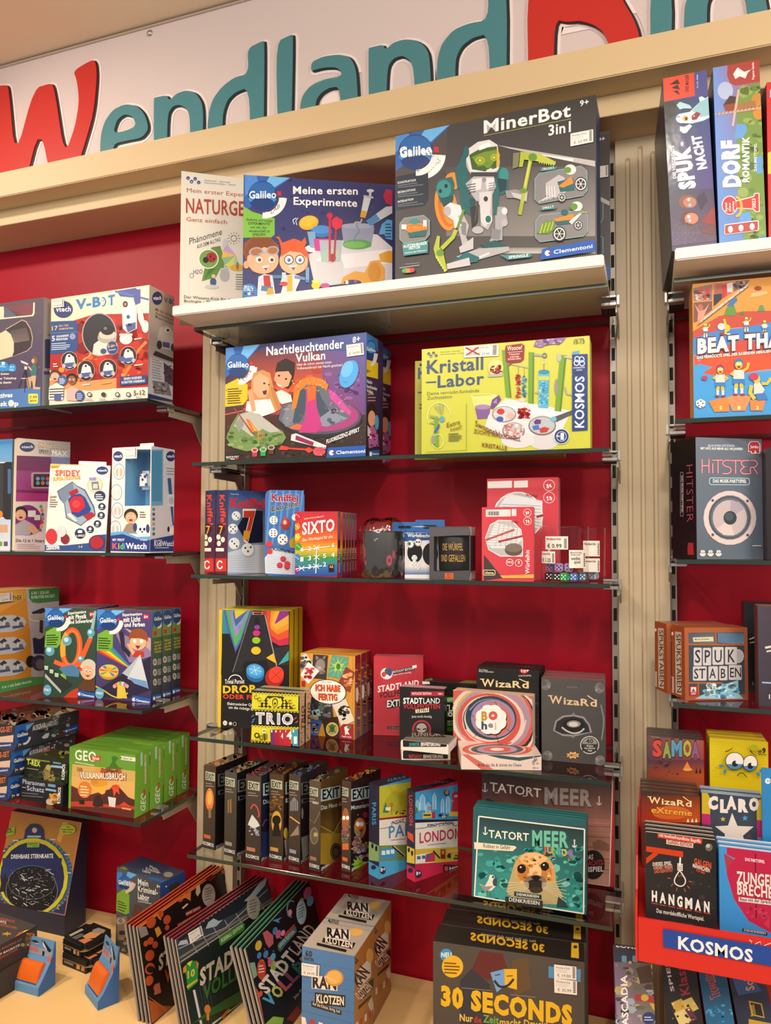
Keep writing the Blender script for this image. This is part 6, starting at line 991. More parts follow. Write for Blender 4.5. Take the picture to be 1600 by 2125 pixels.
a.P([(940,768),(1108,790),(1108,818),(940,796)],'26363a');a.T('DENKRIESEN',955,792,1092,808,'dce4e0',15,2);a.P([(886,800),(1115,826),(1115,868),(886,838)],'1c2224');a.T('DENKRIESEN',908,828,1096,852,'e8ecea',22,2);a.done()  # doubled name strip paints its reflection in the acrylic lip
for i in range(1,4): dup(b.root,(0,.0115*i,.0012*i),('second','third','rearmost')[i-1]+' teal seal crime game, a thin teal edge behind the front one')

# ---------------------------------------------------------------- left bay
Z6=(0,580,3.721);W3=(0,580,7.59);Y1=(0,890,3.721);Y2=(0,1190,3.721);Y3=(0,1450,3.721);Y4=(0,1680,4.777);W1=(90,1820,4);W7=(0,1860,10.625)
b=Box('telescope_box','dark starry telescope kit box at the left end of the upper left shelf','telescope box',['4a4460','b4b0b8','444','6a5a60','333','333'],.10,1.870,-150,86.5,651,Y0=1.432,Y1=1.425)
a=b.front(W3,['5a5060','544a58','4a4064','5a4a68']);a.S(90,0,400,660,1700,['c8c0c8','8a8098','e8e0e0'],1.5,4,2)
a.P([(-300,460),(60,425),(70,600),(500,560),(520,520),(525,365),(550,360),(545,540),(520,578),(-300,660)],'eadfc0');a.P([(70,430),(520,370),(515,540),(490,558),(60,596)],'7e3c48');a.P([(70,440),(250,510),(270,575),(60,594)],'5a6080');a.P([(120,450),(330,540),(260,575)],'4a4450')
a.P([(90,780),(350,632),(420,660),(490,780),(520,920),(500,1060),(430,1130),(190,1220)],'c8aaa4');a.P([(90,795),(350,645),(410,672),(480,790),(508,920),(490,1055),(425,1120),(200,1212)],'3a3034');a.grid([(150,800),(420,760),(470,960),(220,1000)],['4a4044','5a4e50','6a5a5c','7a6a68'],4)
a.P([(-300,960),(0,850),(90,798),(170,860),(220,990),(220,1140),(190,1215),(0,1270),(-300,1380)],'e2d2b0')
a.E(45,1370,90,80,'2a96dc');a.E(195,1390,62,62,'2a96dc');a.R(0,1390,250,1440,'2a96dc');a.RR(30,1300,76,1345,5,'f0f0f0');a.lines(2,5,1356,100,18,'dce8f0',7);a.E(175,1378,12,14,'f0f0f0');a.RG(212,1378,13,14,4,'f0f0f0');a.lines(2,150,1410,232,18,'dce8f0',7)
a.T('Echtes',18,1505,145,1498,'f0ece8',32,3);a.T('optimales Teleskop',-180,1580,262,1568,'f0ece8',32,3);a.T('mit Stativ',-40,1645,186,1635,'f0ece8',32,3)
a.P([(-300,1760),(640,1700),(640,2120),(-300,2160)],'4f7ab8');a.T('Interaktives',-260,1880,200,1850,'f4f0ea',66,5);a.T('Telesk',-200,2005,120,1990,'f4f0ea',70,5);a.E(178,1950,46,52,'f4f0ea');a.RG(178,1960,62,20,7,'7ab05a',0,360,40);a.T('p',230,1990,296,1988,'f4f0ea',70,5)
a.RR(450,1800,602,1955,16,'ecd84a');a.T('7-99',468,1880,586,1872,'4a4420',40,3);a.T('Jahre',468,1928,582,1922,'4a4420',34,3)
a.E(555,1280,46,66,'7a5636');a.E(525,1285,24,36,'d8a884');a.P([(505,1350),(560,1330),(590,1400),(570,1520),(500,1520),(475,1450)],'3f6f70');a.L([(500,1430),(450,1370)],24,'d8b090');a.P([(500,1520),(575,1515),(555,1690),(640,1700),(640,1730),(530,1730),(515,1610),(470,1580)],'c8a880');a.P([(420,1550),(500,1530),(490,1700),(450,1730)],'c0a078');a.P([(330,1275),(400,1300),(455,1330),(440,1350),(340,1310)],'d8d0cc');a.P([(390,1370),(430,1370),(430,1420),(390,1420)],'e0d8d0')
for x in (295,395,470): a.L([(405,1415),(x,1720 if x != 395 else 1780)],10,'2c2640')
a.L([(340,1560),(410,1560)],14,'d8d0cc');a.done()
a=b.right(W3,['a8a2a6','9a969c','9a969c','a09aa0']);a.T('vtech',752,890,860,890,'3a3a50',40,3);a.RR(705,940,830,1400,20,'3f4468');a.RR(690,1440,830,1980,20,'8a90a4');a.R(690,1445,830,1500,'4a5080');a.done()
w0='e6d8bc'
b=Box('robot_kit_box','white and red robot kit box with a round window showing a white robot','robot kit box',[w0,'b8aca4',w0,'d8ccc0','888','2a3050'],.092,1.870,102,306.5,621,Y0=1.428,Y1=1.422)
def vt(a,x,y,rx,ry,k='2c3570',tk='e8e8f0'): a.E(x,y,rx,ry,k);a.T('vtech',x-rx*.78,y+ry*.25,x+rx*.78,y+ry*.2,tk,ry*.55,3)
a=b.front(Z6,['e6d6b4','e8dcc8','e2dace','d8ccb8']);a.P([(398,330),(560,320),(720,270),(1150,260),(1145,830),(700,850),(380,700),(385,580)],'a8241c');a.S(60,600,300,1140,800,['8a1818','c8341c','7a1014','b82a1c'],16,60,4,8);a.S(26,420,560,1100,790,['e0662a','e8903a'],6,26,5,7)
a.CV([(960,740),(1020,640),(1060,560),(1130,480)],22,'e87a34');a.CV([(640,620),(690,590),(700,560)],10,'f0a060');a.P([(370,780),(620,790),(900,760),(900,840),(700,860),(380,840)],'d8905a')
vt(a,490,232,74,66);a.T('V-B',585,232,778,205,'2f78b4',72,5);a.RG(795,172,26,36,10,'2f78b4',-110,110);a.E(785,165,4,5,'2f78b4',n=8);a.E(800,163,4,5,'2f78b4',n=8);a.T('T',836,200,888,190,'2f78b4',72,5)
a.E(768,425,135,168,'a8a0a4');a.E(768,425,127,160,'26262e');a.P([(715,575),(725,500),(790,450),(890,470),(890,520),(840,580),(760,585)],'d8d0c4');a.E(828,450,74,44,'a8a098');a.E(830,425,68,36,'c8bfb0');a.E(830,390,52,40,'1c1a20');a.E(815,378,14,12,'6a6a74');a.E(800,555,24,22,'3a4a78')
a.P([(395,325),(580,318),(602,345),(602,535),(570,565),(388,578)],'274a86');a.T('17',402,395,448,390,'e8c06a',32,2);a.T('BAU- UND',458,365,530,360,'e8b860',13,2);a.T('ZUBEH\u00d6RTEILE',458,390,568,382,'e8b860',13,2);a.T('5',402,475,426,474,'f0f0f0',38,2);a.T('SPANNENDE',438,450,532,440,'f0f0f0',16,2);a.T('MISSIONEN',436,472,524,466,'f0f0f0',16,2);a.RG(562,440,20,22,4,'dde');a.RG(562,440,10,11,4,'dde');a.L([(390,415),(600,405)],2,'8ab');a.lines(4,400,495,550,15,'c8d0e0',6,8)
a.E(870,528,46,54,'8ab');a.E(870,528,42,50,'2c3f78');a.T('5-in-1',834,530,904,515,'e8b860',24,3);a.T('Roboter',842,552,898,544,'e0e0ea',13,1)
R1,R2,R3='d8d4d4','b4b0b2','4a5a9a'
a.P([(900,90),(1050,65),(1080,100),(1040,140),(930,130)],R3);a.L([(890,92),(1150,155)],14,'5a6ab0');a.P([(1030,80),(1085,75),(1085,180),(1040,200)],R3);a.P([(935,190),(985,145),(1040,170),(1060,240),(1060,380),(990,415),(950,380),(945,260)],R1);a.P([(950,280),(1000,200),(1050,260),(1040,350),(980,370)],'e8e4e2');a.E(970,192,20,24,'2a262a');a.E(970,192,10,12,'c8842a');a.E(993,290,14,16,'3a5a78');a.P([(970,350),(1050,330),(1050,380),(990,410)],R3);a.R(990,340,1018,362,'222');a.P([(1060,190),(1100,230),(1120,330),(1145,400),(1110,400),(1070,310)],R1);a.E(975,460,50,42,R1);a.E(1125,365,28,48,R1);a.R(925,418,1025,436,'c8c4c2')
for x,y,rx,ry in ((540,628,66,72),(668,705,68,82),(838,690,70,76),(995,590,66,74)):
    a.E(x,y,rx,ry,'c8a090');a.E(x,y,rx-4,ry-4,'2a2024');a.P([(x-44,y+40),(x-30,y-30),(x,y-52),(x+34,y-30),(x+48,y+36),(x,y+58)],R1);a.E(x-4,y-34,22,18,'e8e4e4');a.E(x-2,y-36,9,9,'2a2428');a.P([(x-40,y+20),(x+40,y+12),(x+42,y+44),(x-30,y+52)],R3);a.E(x-44,y+40,14,17,R2);a.E(x+40,y+36,14,17,R2)
a.P([(915,590),(970,600),(960,640),(925,625)],R3);a.lines(1,1040,660,1130,1,'e8d0c0',10,8);a.lines(1,1040,458,1120,1,'e8d0c0',10,8);a.lines(1,640,812,720,1,'f0dcc8',10,8);a.lines(1,785,800,890,1,'e8a040',10,10);a.lines(2,415,650,455,18,'f0d8c8',8)
a.P([(932,752),(1140,738),(1138,805),(930,822)],'26407a');a.T('EINEN EIGENEN',962,778,1098,766,'e8ecf4',18,2);a.T('ROBOTER KREIEREN!',945,806,1122,792,'e8ecf4',18,2)
a.P([(375,930),(385,830),(440,800),(500,830),(490,930)],'e0d8d0');[a.L([(388,850+20*i),(498,845+20*i)],9,'4a4444') for i in range(4)];a.face(430,750,40,'d8a584','4a3424');a.P([(520,935),(520,850),(560,825),(615,850),(600,940)],'d8a8a0');a.face(560,775,38,'8a5a40','1c1614');a.P([(425,890),(480,885),(478,935),(425,935)],R3);a.E(488,780,36,40,'3a5a9a');a.lines(4,465,765,510,12,'dde',5);a.E(622,900,36,42,'2c4a8a');a.lines(4,600,880,645,14,'c8d4e8',5)
a.T('5-12',1038,898,1124,890,'3a3438',36,2);a.T('Jahre',1058,918,1100,914,'3a3438',12,1)
for x in (697,805,913,998): a.E(x,890,18,18,'3a3438');a.E(x,890,11,11,'e2dace') if x != 805 else None;a.lines(2,x-35,922,x+35,12,'8a8480',4)
a.done()
a=b.right(Z6,['b4a8a2','b0a49c','a8a0a4','aca6ac']);vt(a,1214,145,40,52);a.T('V-BOT',1268,175,1380,205,'3a4470',38,3)
for i,t0 in enumerate(('Mit der richtigen','Ausr\u00fcstung jede','Mission bestehen!')): a.T(t0,1200,240+28*i,1350,300+29*i,'3a3434',22,1)
a.P([(1215,440),(1235,370),(1290,355),(1335,400),(1355,500),(1330,550),(1230,530)],'c8c4c4');a.E(1292,390,26,22,'e0dcdc');a.E(1296,392,11,10,'222');a.E(1230,505,20,34,'3a363a');a.E(1336,525,18,30,'3a363a');a.P([(1255,480),(1310,490),(1308,530),(1255,520)],'4a5a8a');a.P([(1180,580),(1200,550),(1365,620),(1365,650),(1195,590)],'3a3638');a.P([(1160,600),(1365,660),(1350,940),(1140,890)],'c4c4cc');a.P([(1262,640),(1350,700),(1345,830),(1270,790)],'4a4258');a.P([(1175,780),(1300,800),(1325,900),(1190,880)],'7a7478');a.S(40,1180,790,1310,890,['4a4448','9a9498','b0a8a8'],5,12,6);a.S(20,1270,660,1345,800,['8a3a3a','3a3448','5a5064'],8,16,7);a.lines(8,1170,610,1250,20,'8a8a94',7,-18);a.P([(1140,880),(1365,940),(1360,955),(1135,915)],'2a3860');a.done()
b.sticker(Z6,[(412,158),(500,152),(500,212),(412,222)],'\u20ac 49,99')
# second shelf: boxed watches and a camera box
z2=1.516
b=Box('camera_box','pale blue childrens camera box cut off by the left picture edge','camera box',['a8c8e0','8aa8c4','8ab','9ab8d0','667','667'],.03,z2,-70,21,916,Y0=1.475,Y1=1.475)
a=b.front(Y1,['4a9ad8','4a9ad8','d0d4dc','c8ccd4']);a.RR(-40,255,120,690,30,'d8d8dc');a.RR(-20,265,100,680,24,'3a3a40');a.RR(25,255,140,700,30,'2a2a2e');a.R(60,310,84,500,'4a6a9a');a.E(0,660,22,28,'e0862a');a.R(-20,740,60,800,'c89a80');a.R(-10,870,18,905,'6a9a3a');a.R(30,870,60,905,'5a4a78');a.done()
b=Box('watch_box','tall white and purple smart watch box behind the square white watch box','watch box',['d8cec4','a89a98','d8c8a8','d8d0c8','777','777'],.03,z2,30.5,146,909,918,Y0=1.455)
a=b.front(Y1,['e0d4c0','b8b4bc','c8b8c8','d8ccd0'],FILM);vt(a,210,140,58,38);a.T('KidiZoom',298,142,522,162,'4a3a2a',38,4);a.T('KidiZoom',300,140,520,160,'e8c890',36,1.5);a.T('SMART',298,176,398,180,'5a5450',18,2);a.T('WATCH',298,194,398,198,'5a5450',18,2);a.T('MAX',402,205,520,212,'f4f0f4',38,3)
a.P([(122,205),(540,222),(540,560),(112,560)],'6a2458');a.grid([(125,320),(400,330),(400,480),(122,470)],['8a3a78','7a2a68','8a3078','943a80'],3);a.P([(122,490),(400,500),(400,560),(112,560)],'a03478');a.RR(240,335,420,460,18,'b08a9a');a.RR(258,348,420,448,10,'26222c');[a.E(292+38*i,385+34*j,15,15,('8a8ab0','3a78b8','c83a4a','5a9a9a','c8642a','4a8ac8')[i+3*j]) for i in range(3) for j in range(2)]
a.P([(390,215),(540,222),(540,300),(470,310),(400,270)],'7a80b0');a.E(210,705,112,118,'7a3078');a.P([(110,820),(110,740),(190,700),(260,740),(230,820)],'a8a4b0');a.face(160,660,48,'d8a584','2a201c');a.P([(200,760),(260,740),(300,790),(260,815)],'d0a080');a.RR(215,630,275,680,6,'d8d8d8');a.RR(265,665,310,705,6,'c8d0c0');[a.E(315+14*math.sin(i*.6),600+30*i,12,13,('5aa05a','d8783a','4a5a8a','8a8a8a','c83a4a','d8a04a','6a6a7a')[i]) for i in range(7)]
a.T('Die 12 in 1 Smart Watch',122,872,430,876,'4a3a48',22,2);a.lines(3,130,890,320,15,'b89aa8',5);a.done()
b=Box('watch_box','square white watch box with blue cut-out holding a red and blue watch','watch box',['e2dad2','5a3a48','e2dad2','e0d8d0','777','777'],.05,z2,93,218,962.5,Y0=1.405,Y1=1.41,roll=.055,hole=None)
a=b.front(Y1,['e8dcc8','e4dcd8','dcd6d8','e2d8d0']);a.L([(390,272),(850,272)],6,'d8a03a');a.P([(390,280),(475,278),(450,305),(390,305)],'e0a83a');a.T('Junior',398,300,450,298,'3a2a10',14,2);vt(a,790,322,46,32);a.T('SPIDEY',428,362,622,364,'4a1c14',42,6);a.T('SPIDEY',430,360,620,362,'c85a4a',40,3.5);a.T('SUPER-FREUNDE',410,402,622,388,'3a2410',26,5);a.T('SUPER-FREUNDE',412,400,620,386,'d8a83a',24,2.5)
a.P([(560,405),(592,435),(660,470),(730,600),(740,660),(700,690),(625,750),(510,690),(495,580),(460,540),(440,480)],'4a5a74');a.P([(562,412),(590,442),(652,478),(720,605),(730,655),(625,742),(518,685),(502,580),(470,540),(450,482)],'8a9cb4');a.P([(450,482),(562,412),(575,470),(510,560),(500,575),(470,540)],'6a7a94')
a.P([(530,490),(595,458),(610,490),(550,525)],'9a1c2c');a.P([(640,670),(710,640),(740,670),(680,710)],'9a2430');a.P([(525,545),(560,510),(620,500),(660,530),(705,620),(690,650),(600,685),(555,655)],'223f84');a.P([(530,560),(575,520),(640,525),(660,600),(610,645),(555,640)],'b0202f');a.E(590,580,32,30,'c83a48');a.P([(515,660),(545,650),(600,710),(580,715)],'c8c8c0')
a.E(735,432,60,60,'c8a878');a.E(735,432,54,55,'d8c8a8');a.P([(705,410),(760,405),(770,470),(715,475)],'6a74a0');a.R(720,425,755,460,'b8c0a8');a.RR(690,375,745,400,6,'8a84b8')
a.E(772,518,44,40,'283050');a.lines(3,740,505,800,16,'e8e8f0',7)
for x,y in ((788,600),(783,668),(754,733),(698,776)): a.E(x,y,29,28,'283050');a.E(x,y-4,11,11,'e8e4e8');a.lines(1,x-16,y+13,x+18,1,'c8c8d4',5)
a.E(620,808,41,40,'283050');a.RR(602,782,638,804,8,'e8e4e8');a.T('4 SPIELE',588,834,654,830,'e8e8f0',14,2);a.T('LERNEN',384,535,440,532,'333',16,2);a.lines(4,385,545,450,17,'6a6460',7)
a.P([(345,895),(500,900),(700,880),(740,820),(830,815),(820,945),(340,940)],'2a4a8a');a.E(750,878,62,58,'26264a');a.E(750,878,54,51,'9a2434');a.T('LERNUHR',362,934,464,930,'f0f0f4',26,3);a.lines(1,362,900,480,1,'d8dce8',8);a.T('3-6',608,918,640,916,'e0b860',16,2);a.E(400,830,44,60,'b8303a');a.E(505,850,34,40,'7a2430');a.E(478,790,36,44,'d0c4cc');a.done()
b1=bm_box(b.w*.38,b.w*.84,.018,.021,b.h-.001,b.h+.010,.001);link('hang_tab',bm_mesh('hang_tab',b1),b.root,(mat('tab_white','e2dad2'),))
b=Box('watch_box','white and blue window box with a puppy faced watch inside','watch box',['e4dcd2','d0d0d8','e4dcd2','d8d4d4','777','2a3a7a'],.082,z2,229.5,311,930,Y0=1.40,Y1=1.395,hole=(.0385,None,.107,None,.07,'7ab4d8'))
a=b.front(Y1);a.P([(868,150),(965,148),(955,585),(955,600),(1170,600),(1158,948),(850,940)],'e4dad0');a.P([(965,142),(1170,140),(1170,158),(965,160)],'e4dcd4');vt(a,912,212,38,40)
for x,y,k in ((920,330,'b8a090'),(900,490,'d0c4bc'),(908,630,'d8a898'),(892,770,'a8b0b8')): a.E(x,y,44,62,'4a6aa8');a.E(x,y,40,57,'e4dad0');a.E(x,y+6,28,38,k);a.R(x-8,y-40,x+8,y+44,'c8c8d4')
a.P([(945,800),(975,740),(1010,720),(1050,740),(1060,810)],'8a7a70');a.face(1012,680,50,'c89a78','2a201c');a.E(1100,780,50,46,'ece8e8');a.E(1045,760,16,34,'2c3a70');a.E(1142,770,14,34,'2c3a70');a.E(1085,775,9,12,'222');a.E(1116,775,9,12,'222');a.E(1100,795,8,6,'222');a.lines(3,1080,640,1130,18,'6a6460',8)
a.P([(855,800),(960,790),(1060,835),(1165,830),(1158,860),(1060,855),(950,815),(855,830)],'5a9ad0');a.P([(855,825),(950,812),(1060,852),(1160,858),(1158,950),(850,942)],'26367c');a.T('MY FIRST',872,866,964,866,'e8e8f4',18,2);a.T('3-6 Jahre',1084,862,1140,864,'e8e8f4',12,2)
for t0,x0,x1,k in (('K',870,912,'d8584a'),('i',916,924,'e0b040'),('d',930,956,'5ab86a'),('i',960,968,'4a9ad8'),('Watch',974,1134,'f0f0f6')): a.T(t0,x0,926,x1,927,k,44,3)
a.done()
a=b.right(Y1,'d0d0da');a.P([(1166,160),(1260,158),(1258,590),(1170,596)],'6aa8cc');a.P([(1172,170),(1250,170),(1250,560),(1172,560)],'4a90bc');vt(a,1318,212,36,40);a.lines(3,1285,300,1370,22,'8a8a98',8,-6);a.L([(1305,380),(1320,540),(1345,745)],26,'2f5f9e');a.RR(1295,505,1350,600,12,'d8e0e8');a.E(1322,555,20,28,'a8c0d0');[a.R(1176,610+38*i,1196,632+38*i,('5a9a6a','5a5a7a','4a6aa0','c8905a','4a9a9a','3a6a9a')[i]) or a.lines(2,1206,612+38*i,1285,11,'8aa0b4',5) for i in range(6)];a.E(1325,785,30,28,'e8e8ec');a.E(1300,775,9,22,'2a2a34');a.P([(1160,855),(1260,835),(1368,820),(1362,945),(1156,948)],'2a3f86');a.T('KidiWatch',1190,906,1348,904,'e8ecf4',38,2.5);a.T('MY FIRST',1190,868,1250,868,'e0e4f0',12,2);a.lines(1,1195,915,1340,1,'c0c8e0',6);a.done()
t0=link('watch',bm_mesh('watch',bm_box(b.w*.46,b.w*.46+.036,.025,.045,.146,.19,.008,3)),b.root,(mat('white_plastic','e2e2e2',rough=.3),));w_=link('watch_strap',bm_mesh('watch_strap',bm_box(b.w-.022,b.w-.004,.042,.064,.122,.215,.008,3)),b.root,(mat('blue_rubber','2f66b0',rough=.5),))
vs,fs,cs=[],[],[]
for x,z,r,k in ((.059,.148,.004,'2c3a70'),(.073,.147,.004,'2c3a70'),(.060,.146,.002,'eee'),(.066,.140,.003,'222'),(.055,.13,.003,'2c4a8a'),(.077,.128,.004,'2c4a8a'),(.078,.151,.003,'2c4a8a')):
    i=len(vs);vs += [(b.w*.46-.05+x+r*math.cos(q*.6283),.0246-.0001*len(fs),z+.029+r*math.sin(q*.6283)) for q in range(10)];fs.append(tuple(range(i,i+10)));cs.append(c(k))
link('watch_face',colmesh('watch_face',vs,fs,cs),t0,(CARD,))
link('window_pane',bm_mesh('window_pane',bm_box(.0390,b.w-.0025,.0012,.0016,.108,b.h-.007,0)),b.root,(PLAST,))
b.sticker(Y1,[(965,148),(1064,146),(1062,228),(966,232)],'\u20ac 59,99');link('hang_tab',bm_mesh('hang_tab',bm_box(.045,.085,.04,.043,b.h-.001,b.h+.013,.001)),b.root,(mat('tab_white','e2dad2'),))
# third shelf: solar kits, physics and light kits
z3=1.1615
A=pZ(-90,1457,z3);B=pZ(119,1413,z3)
b=Box('experiment_box','front orange and green solar robot kit box cut off by the left picture edge','experiment box',['d8943a','a8a49c','c8842a','b89a6a','864','864'],.05,z3,A=A,B=B,h=atv(B,1218)-z3,group='solar robot kits')
a=b.front(Y2,['d89438','cc8a34','d08a34','d88e38']);a.P([(0,300),(200,190),(200,130),(0,130)],'e0a04a');a.P([(198,120),(460,105),(460,870),(240,830),(240,560)],'b4b4bc');a.P([(222,122),(460,105),(460,212),(300,230),(250,225),(225,190)],'3f8a4c');a.T('6 IN 1 SOLAR',242,164,378,155,'dce8d8',22,2);a.T('ROBOTER BAUSET',242,196,424,184,'dce8d8',22,2);a.P([(-300,270),(180,155),(180,205),(-300,300)],'6a6a34');a.P([(90,165),(178,156),(178,206),(90,218)],'d8b858');a.T('THEK',92,210,172,202,'4a4a20',36,3)
for y in (330,500,670):
    a.P([(-300,y+20),(100,y-10),(180,y+10),(205,y+45),(180,y+90),(100,y+120),(-300,y+150)],'c0c4cc')
    for x in (30,135): a.P([(x-40,y+30),(x,y),(x+24,y+20),(x-10,y+44)],'3a4258');a.L([(x,y+30),(x,y+80)],12,'d8d8dc');a.P([(x-44,y+78),(x+44,y+66),(x+50,y+84),(x-36,y+98)],'4a5a8a');a.E(x+26,y+60,16,16,'6a6a70')
a.P([(-300,880),(240,800),(460,790),(460,860),(240,870),(0,930),(-300,980)],'4a9450');a.T('6 in 1 mit Solar-Antrieb',15,890,240,842,'e0ecd8',22,2);a.P([(240,300),(330,265),(360,290),(270,330)],'2a3040');a.E(290,345,70,34,'c8c4bc');a.E(290,335,62,26,'a8a49c');a.L([(318,360),(315,470)],26,'3a3a48');a.P([(250,500),(340,480),(340,620),(260,620)],'2c3250');a.E(235,680,36,46,'26222a');a.E(300,690,60,60,'3a3a50');a.E(310,700,36,40,'6a6a7a');a.E(300,480,32,26,'b8b0a4');a.done()
b.sticker(Y2,[(-40,160),(92,146),(92,212),(-40,226)],'\u20ac 13,99');dup(b.root,(0,.053,0),'second solar robot kit box behind the front one, only its top edge showing')
def lab(a,gx,gy,r,tx): a.gal(gx,gy,r,'LAB')
b=Box('experiment_box','dark green physics kit box with an orange loop track and glass marbles','experiment box',['2a4a3a','2c3468','2a4a3a','6a5a64','345','345'],.0375,z3,90,197.5,1262,vL=1446.6,vR=1449.5,group='physics loop kits',m=FILM)
a=b.front(Y2,['2f4a3c','35503f','2a3f34','2c4436']);a.gal(430,345,68,'LAB');a.P([(355,450),(420,415),(470,430),(470,540),(440,575),(345,570)],'6fa83a');a.RG(440,340,98,106,26,'e4e0dc',2,92);a.lines(5,360,475,455,18,'2a3a1a',8,3)
a.T('Experimentiere',526,318,666,305,'f0f0ec',22,2.5);a.T('mit Physik',530,355,670,345,'f0f0ec',32,4);a.T('und Schwerkraft',532,390,724,375,'f0f0ec',26,3.5);a.P([(688,300),(732,296),(735,332),(690,336)],'c82a44');a.T('6+',696,326,726,324,'f0e8e8',22,3)
a.RG(552,575,86,160,42,'d8582a',0,360,4);a.RG(552,575,70,140,12,'e8803a',0,360,4);a.RG(552,575,86,160,40,'e8a03a',150,230,4);a.L([(700,500),(640,640),(600,720)],36,'d85a2c');a.CV([(600,720),(520,720),(420,680)],34,'d8603a');a.L([(745,290),(700,500)],30,'8ab0b8');a.P([(455,730),(560,700),(620,740),(610,800),(500,790)],'4a78a0')
for x,y,r in ((387,598,36),(703,458,30),(520,520,36),(626,660,24),(480,810,34)): a.E(x,y,r,r*1.08,'5a9ab4' if x != 480 else '7aa83a');a.E(x-r*.2,y-r*.25,r*.5,r*.5,'b0d8e4' if x != 480 else 'b8d87a')
a.P([(340,700),(440,760),(560,860),(480,920),(345,790)],'2a302c');a.P([(350,770),(475,905),(470,925),(350,800)],'a8b0b0');[a.P([(345+40*i,710+28*i),(375+40*i,715+28*i),(372+40*i,745+28*i),(345+40*i,740+28*i)],'a8c8b0') for i in range(3)];a.P([(490,960),(560,900),(610,880),(600,965)],'b83a24');a.P([(600,880),(660,800),(735,820),(735,910),(640,905)],'5a3a28');a.E(685,740,66,80,'c8c0b0');a.E(675,765,46,54,'dca884');a.E(625,740,12,14,'c8442a');a.E(665,750,10,12,'f4f0ec');a.E(697,755,10,12,'f4f0ec');a.E(667,752,5,6,'222');a.E(697,757,5,6,'222');a.P([(660,785),(700,785),(680,800)],'8a2a24')
a.E(368,900,32,42,'5a9ac0');a.T('ITALY',344,905,392,908,'fff',16,3);a.clem(598,900,735,925,50);a.done()
for i in (1,2): dup(b.root,(0,.0405*i,0),('second physics loop kit box directly behind the front one','rearmost physics loop kit box nearest the red panel')[i-1])
b=Box('experiment_box','front violet light kit box with a cartoon boy, rainbow and glass pyramid','experiment box',['3a3460','2c3468','3a3460','6a6a5a','345','345'],.0375,z3,198.3,313.5,1265,vL=1449.5,vR=1459,group='light and colour kits',m=FILM)
a=b.front(Y2,['4a4480','4a4278','3a3258','403868']);a.P([(880,440),(1165,560),(1165,640),(1000,690)],'8a7498');a.P([(960,420),(1165,500),(1165,600)],'b89a90');a.P([(750,900),(1165,640),(1165,900),(1000,960),(750,965)],'2a2440')
for i,k in enumerate(('c8342a','e08a2a','e0c83a','4aa04a','3a78b8')): a.P([(750+i*24,605-i*8),(774+i*24,597-i*8),(1012,730-i*2),(1010,740-i*2)],k)
a.gal(835,365,70,'LAB');a.P([(755,470),(820,435),(875,450),(872,570),(840,600),(748,595)],'6fa83a');a.RG(848,360,100,110,26,'e4e0dc',2,92);a.lines(5,760,495,860,19,'2a3a1a',8,-4)
a.T('Experimentiere',948,330,1098,322,'f0f0ec',22,2.5);a.T('mit Licht',955,375,1086,368,'f0f0ec',36,4);a.T('und Farben',962,412,1120,408,'f0f0ec',32,4);a.P([(1106,315),(1150,318),(1152,354),(1110,352)],'c82a44');a.T('6+',1114,344,1144,346,'f0e8e8',22,3)
a.P([(920,460),(945,440),(960,480),(965,560),(1010,610),(1000,650),(940,580)],'2a2634');a.P([(980,545),(1000,540),(1050,620),(1030,640)],'dca480');a.P([(1020,640),(1050,600),(1110,600),(1112,645)],'b8341f');a.E(1070,490,74,66,'8a4a2a');a.E(1068,530,64,62,'e0aa84');a.P([(1000,500),(1040,450),(1120,460),(1146,520),(1080,500)],'8a4a2a');[a.E(x,522,13,16,'f2eeea') or a.E(x+1,524,6,8,'3a2a20') for x in (1042,1095)];a.P([(1045,555),(1090,558),(1065,585)],'8a2428')
a.P([(1085,625),(945,770),(1150,890)],'a8b4c4');a.P([(1085,625),(985,810),(1150,890)],'c4ccd8');a.P([(990,800),(1130,830),(1150,888),(1040,850)],'6a94c8');a.E(842,765,76,56,'b88a2c');a.E(842,752,76,50,'d8b858');[a.P([(842,752),(842+70*math.cos(i*.785),752+45*math.sin(i*.785)),(842+70*math.cos(i*.785+.4),752+45*math.sin(i*.785+.4))],('c85a3a','4a7ab8','d8c03a','6aa05a')[i % 4]) for i in range(8)];a.E(842,742,22,18,'d8a02a');a.P([(905,960),(910,850),(935,830),(960,850),(985,965)],'d8b848');a.CV([(740,870),(800,900),(870,945),(940,960),(990,920)],10,'c8b83a');[a.E(888+16*i,870-22*math.sin(i*.52),14,16,('c89aa8','d87a4a','d8b03a','6aa86a','d8c8c8','b07a9a')[i % 6]) for i in range(7)]
a.E(772,925,34,44,'5a9ac0');a.T('ITALY',748,930,798,934,'fff',16,3);a.clem(1018,940,1165,965,56);a.done()
a=b.right(Y2,['4a7a4a','4a6a3a','23264c','23264c']);a.P([(1172,290),(1285,275),(1285,480),(1172,498)],'6f8f4a');a.P([(1172,300),(1285,280),(1230,360),(1172,420)],'3f72b0');a.E(1218,355,36,62,'234a88');a.T('Galileo',1190,365,1250,358,'f0f0f0',26,3);a.RG(1218,350,48,76,16,'dcdcdc',10,92);a.P([(1185,450),(1212,444),(1212,476),(1185,482)],'c02a44');[a.T(s_,1190+4*(i % 2),545+24*i,1250,532+24*i,'c8b848',18,2.5) for i,s_ in enumerate(('Warum ist','es hell,','mit der','Wunderlampe'))]
for y in (685,765,840): a.E(1195,y,15,26,'c8c8d4');a.E(1195,y,9,16,'8a7a5a');a.lines(4,1215,y-22,1262,12,'b8bcd0',5,8)
a.P([(1172,945),(1275,915),(1275,960),(1172,985)],'1f55a8');a.E(1188,965,8,14,'eef');a.T('Clementoni',1202,968,1268,945,'eef',16,3);a.done()
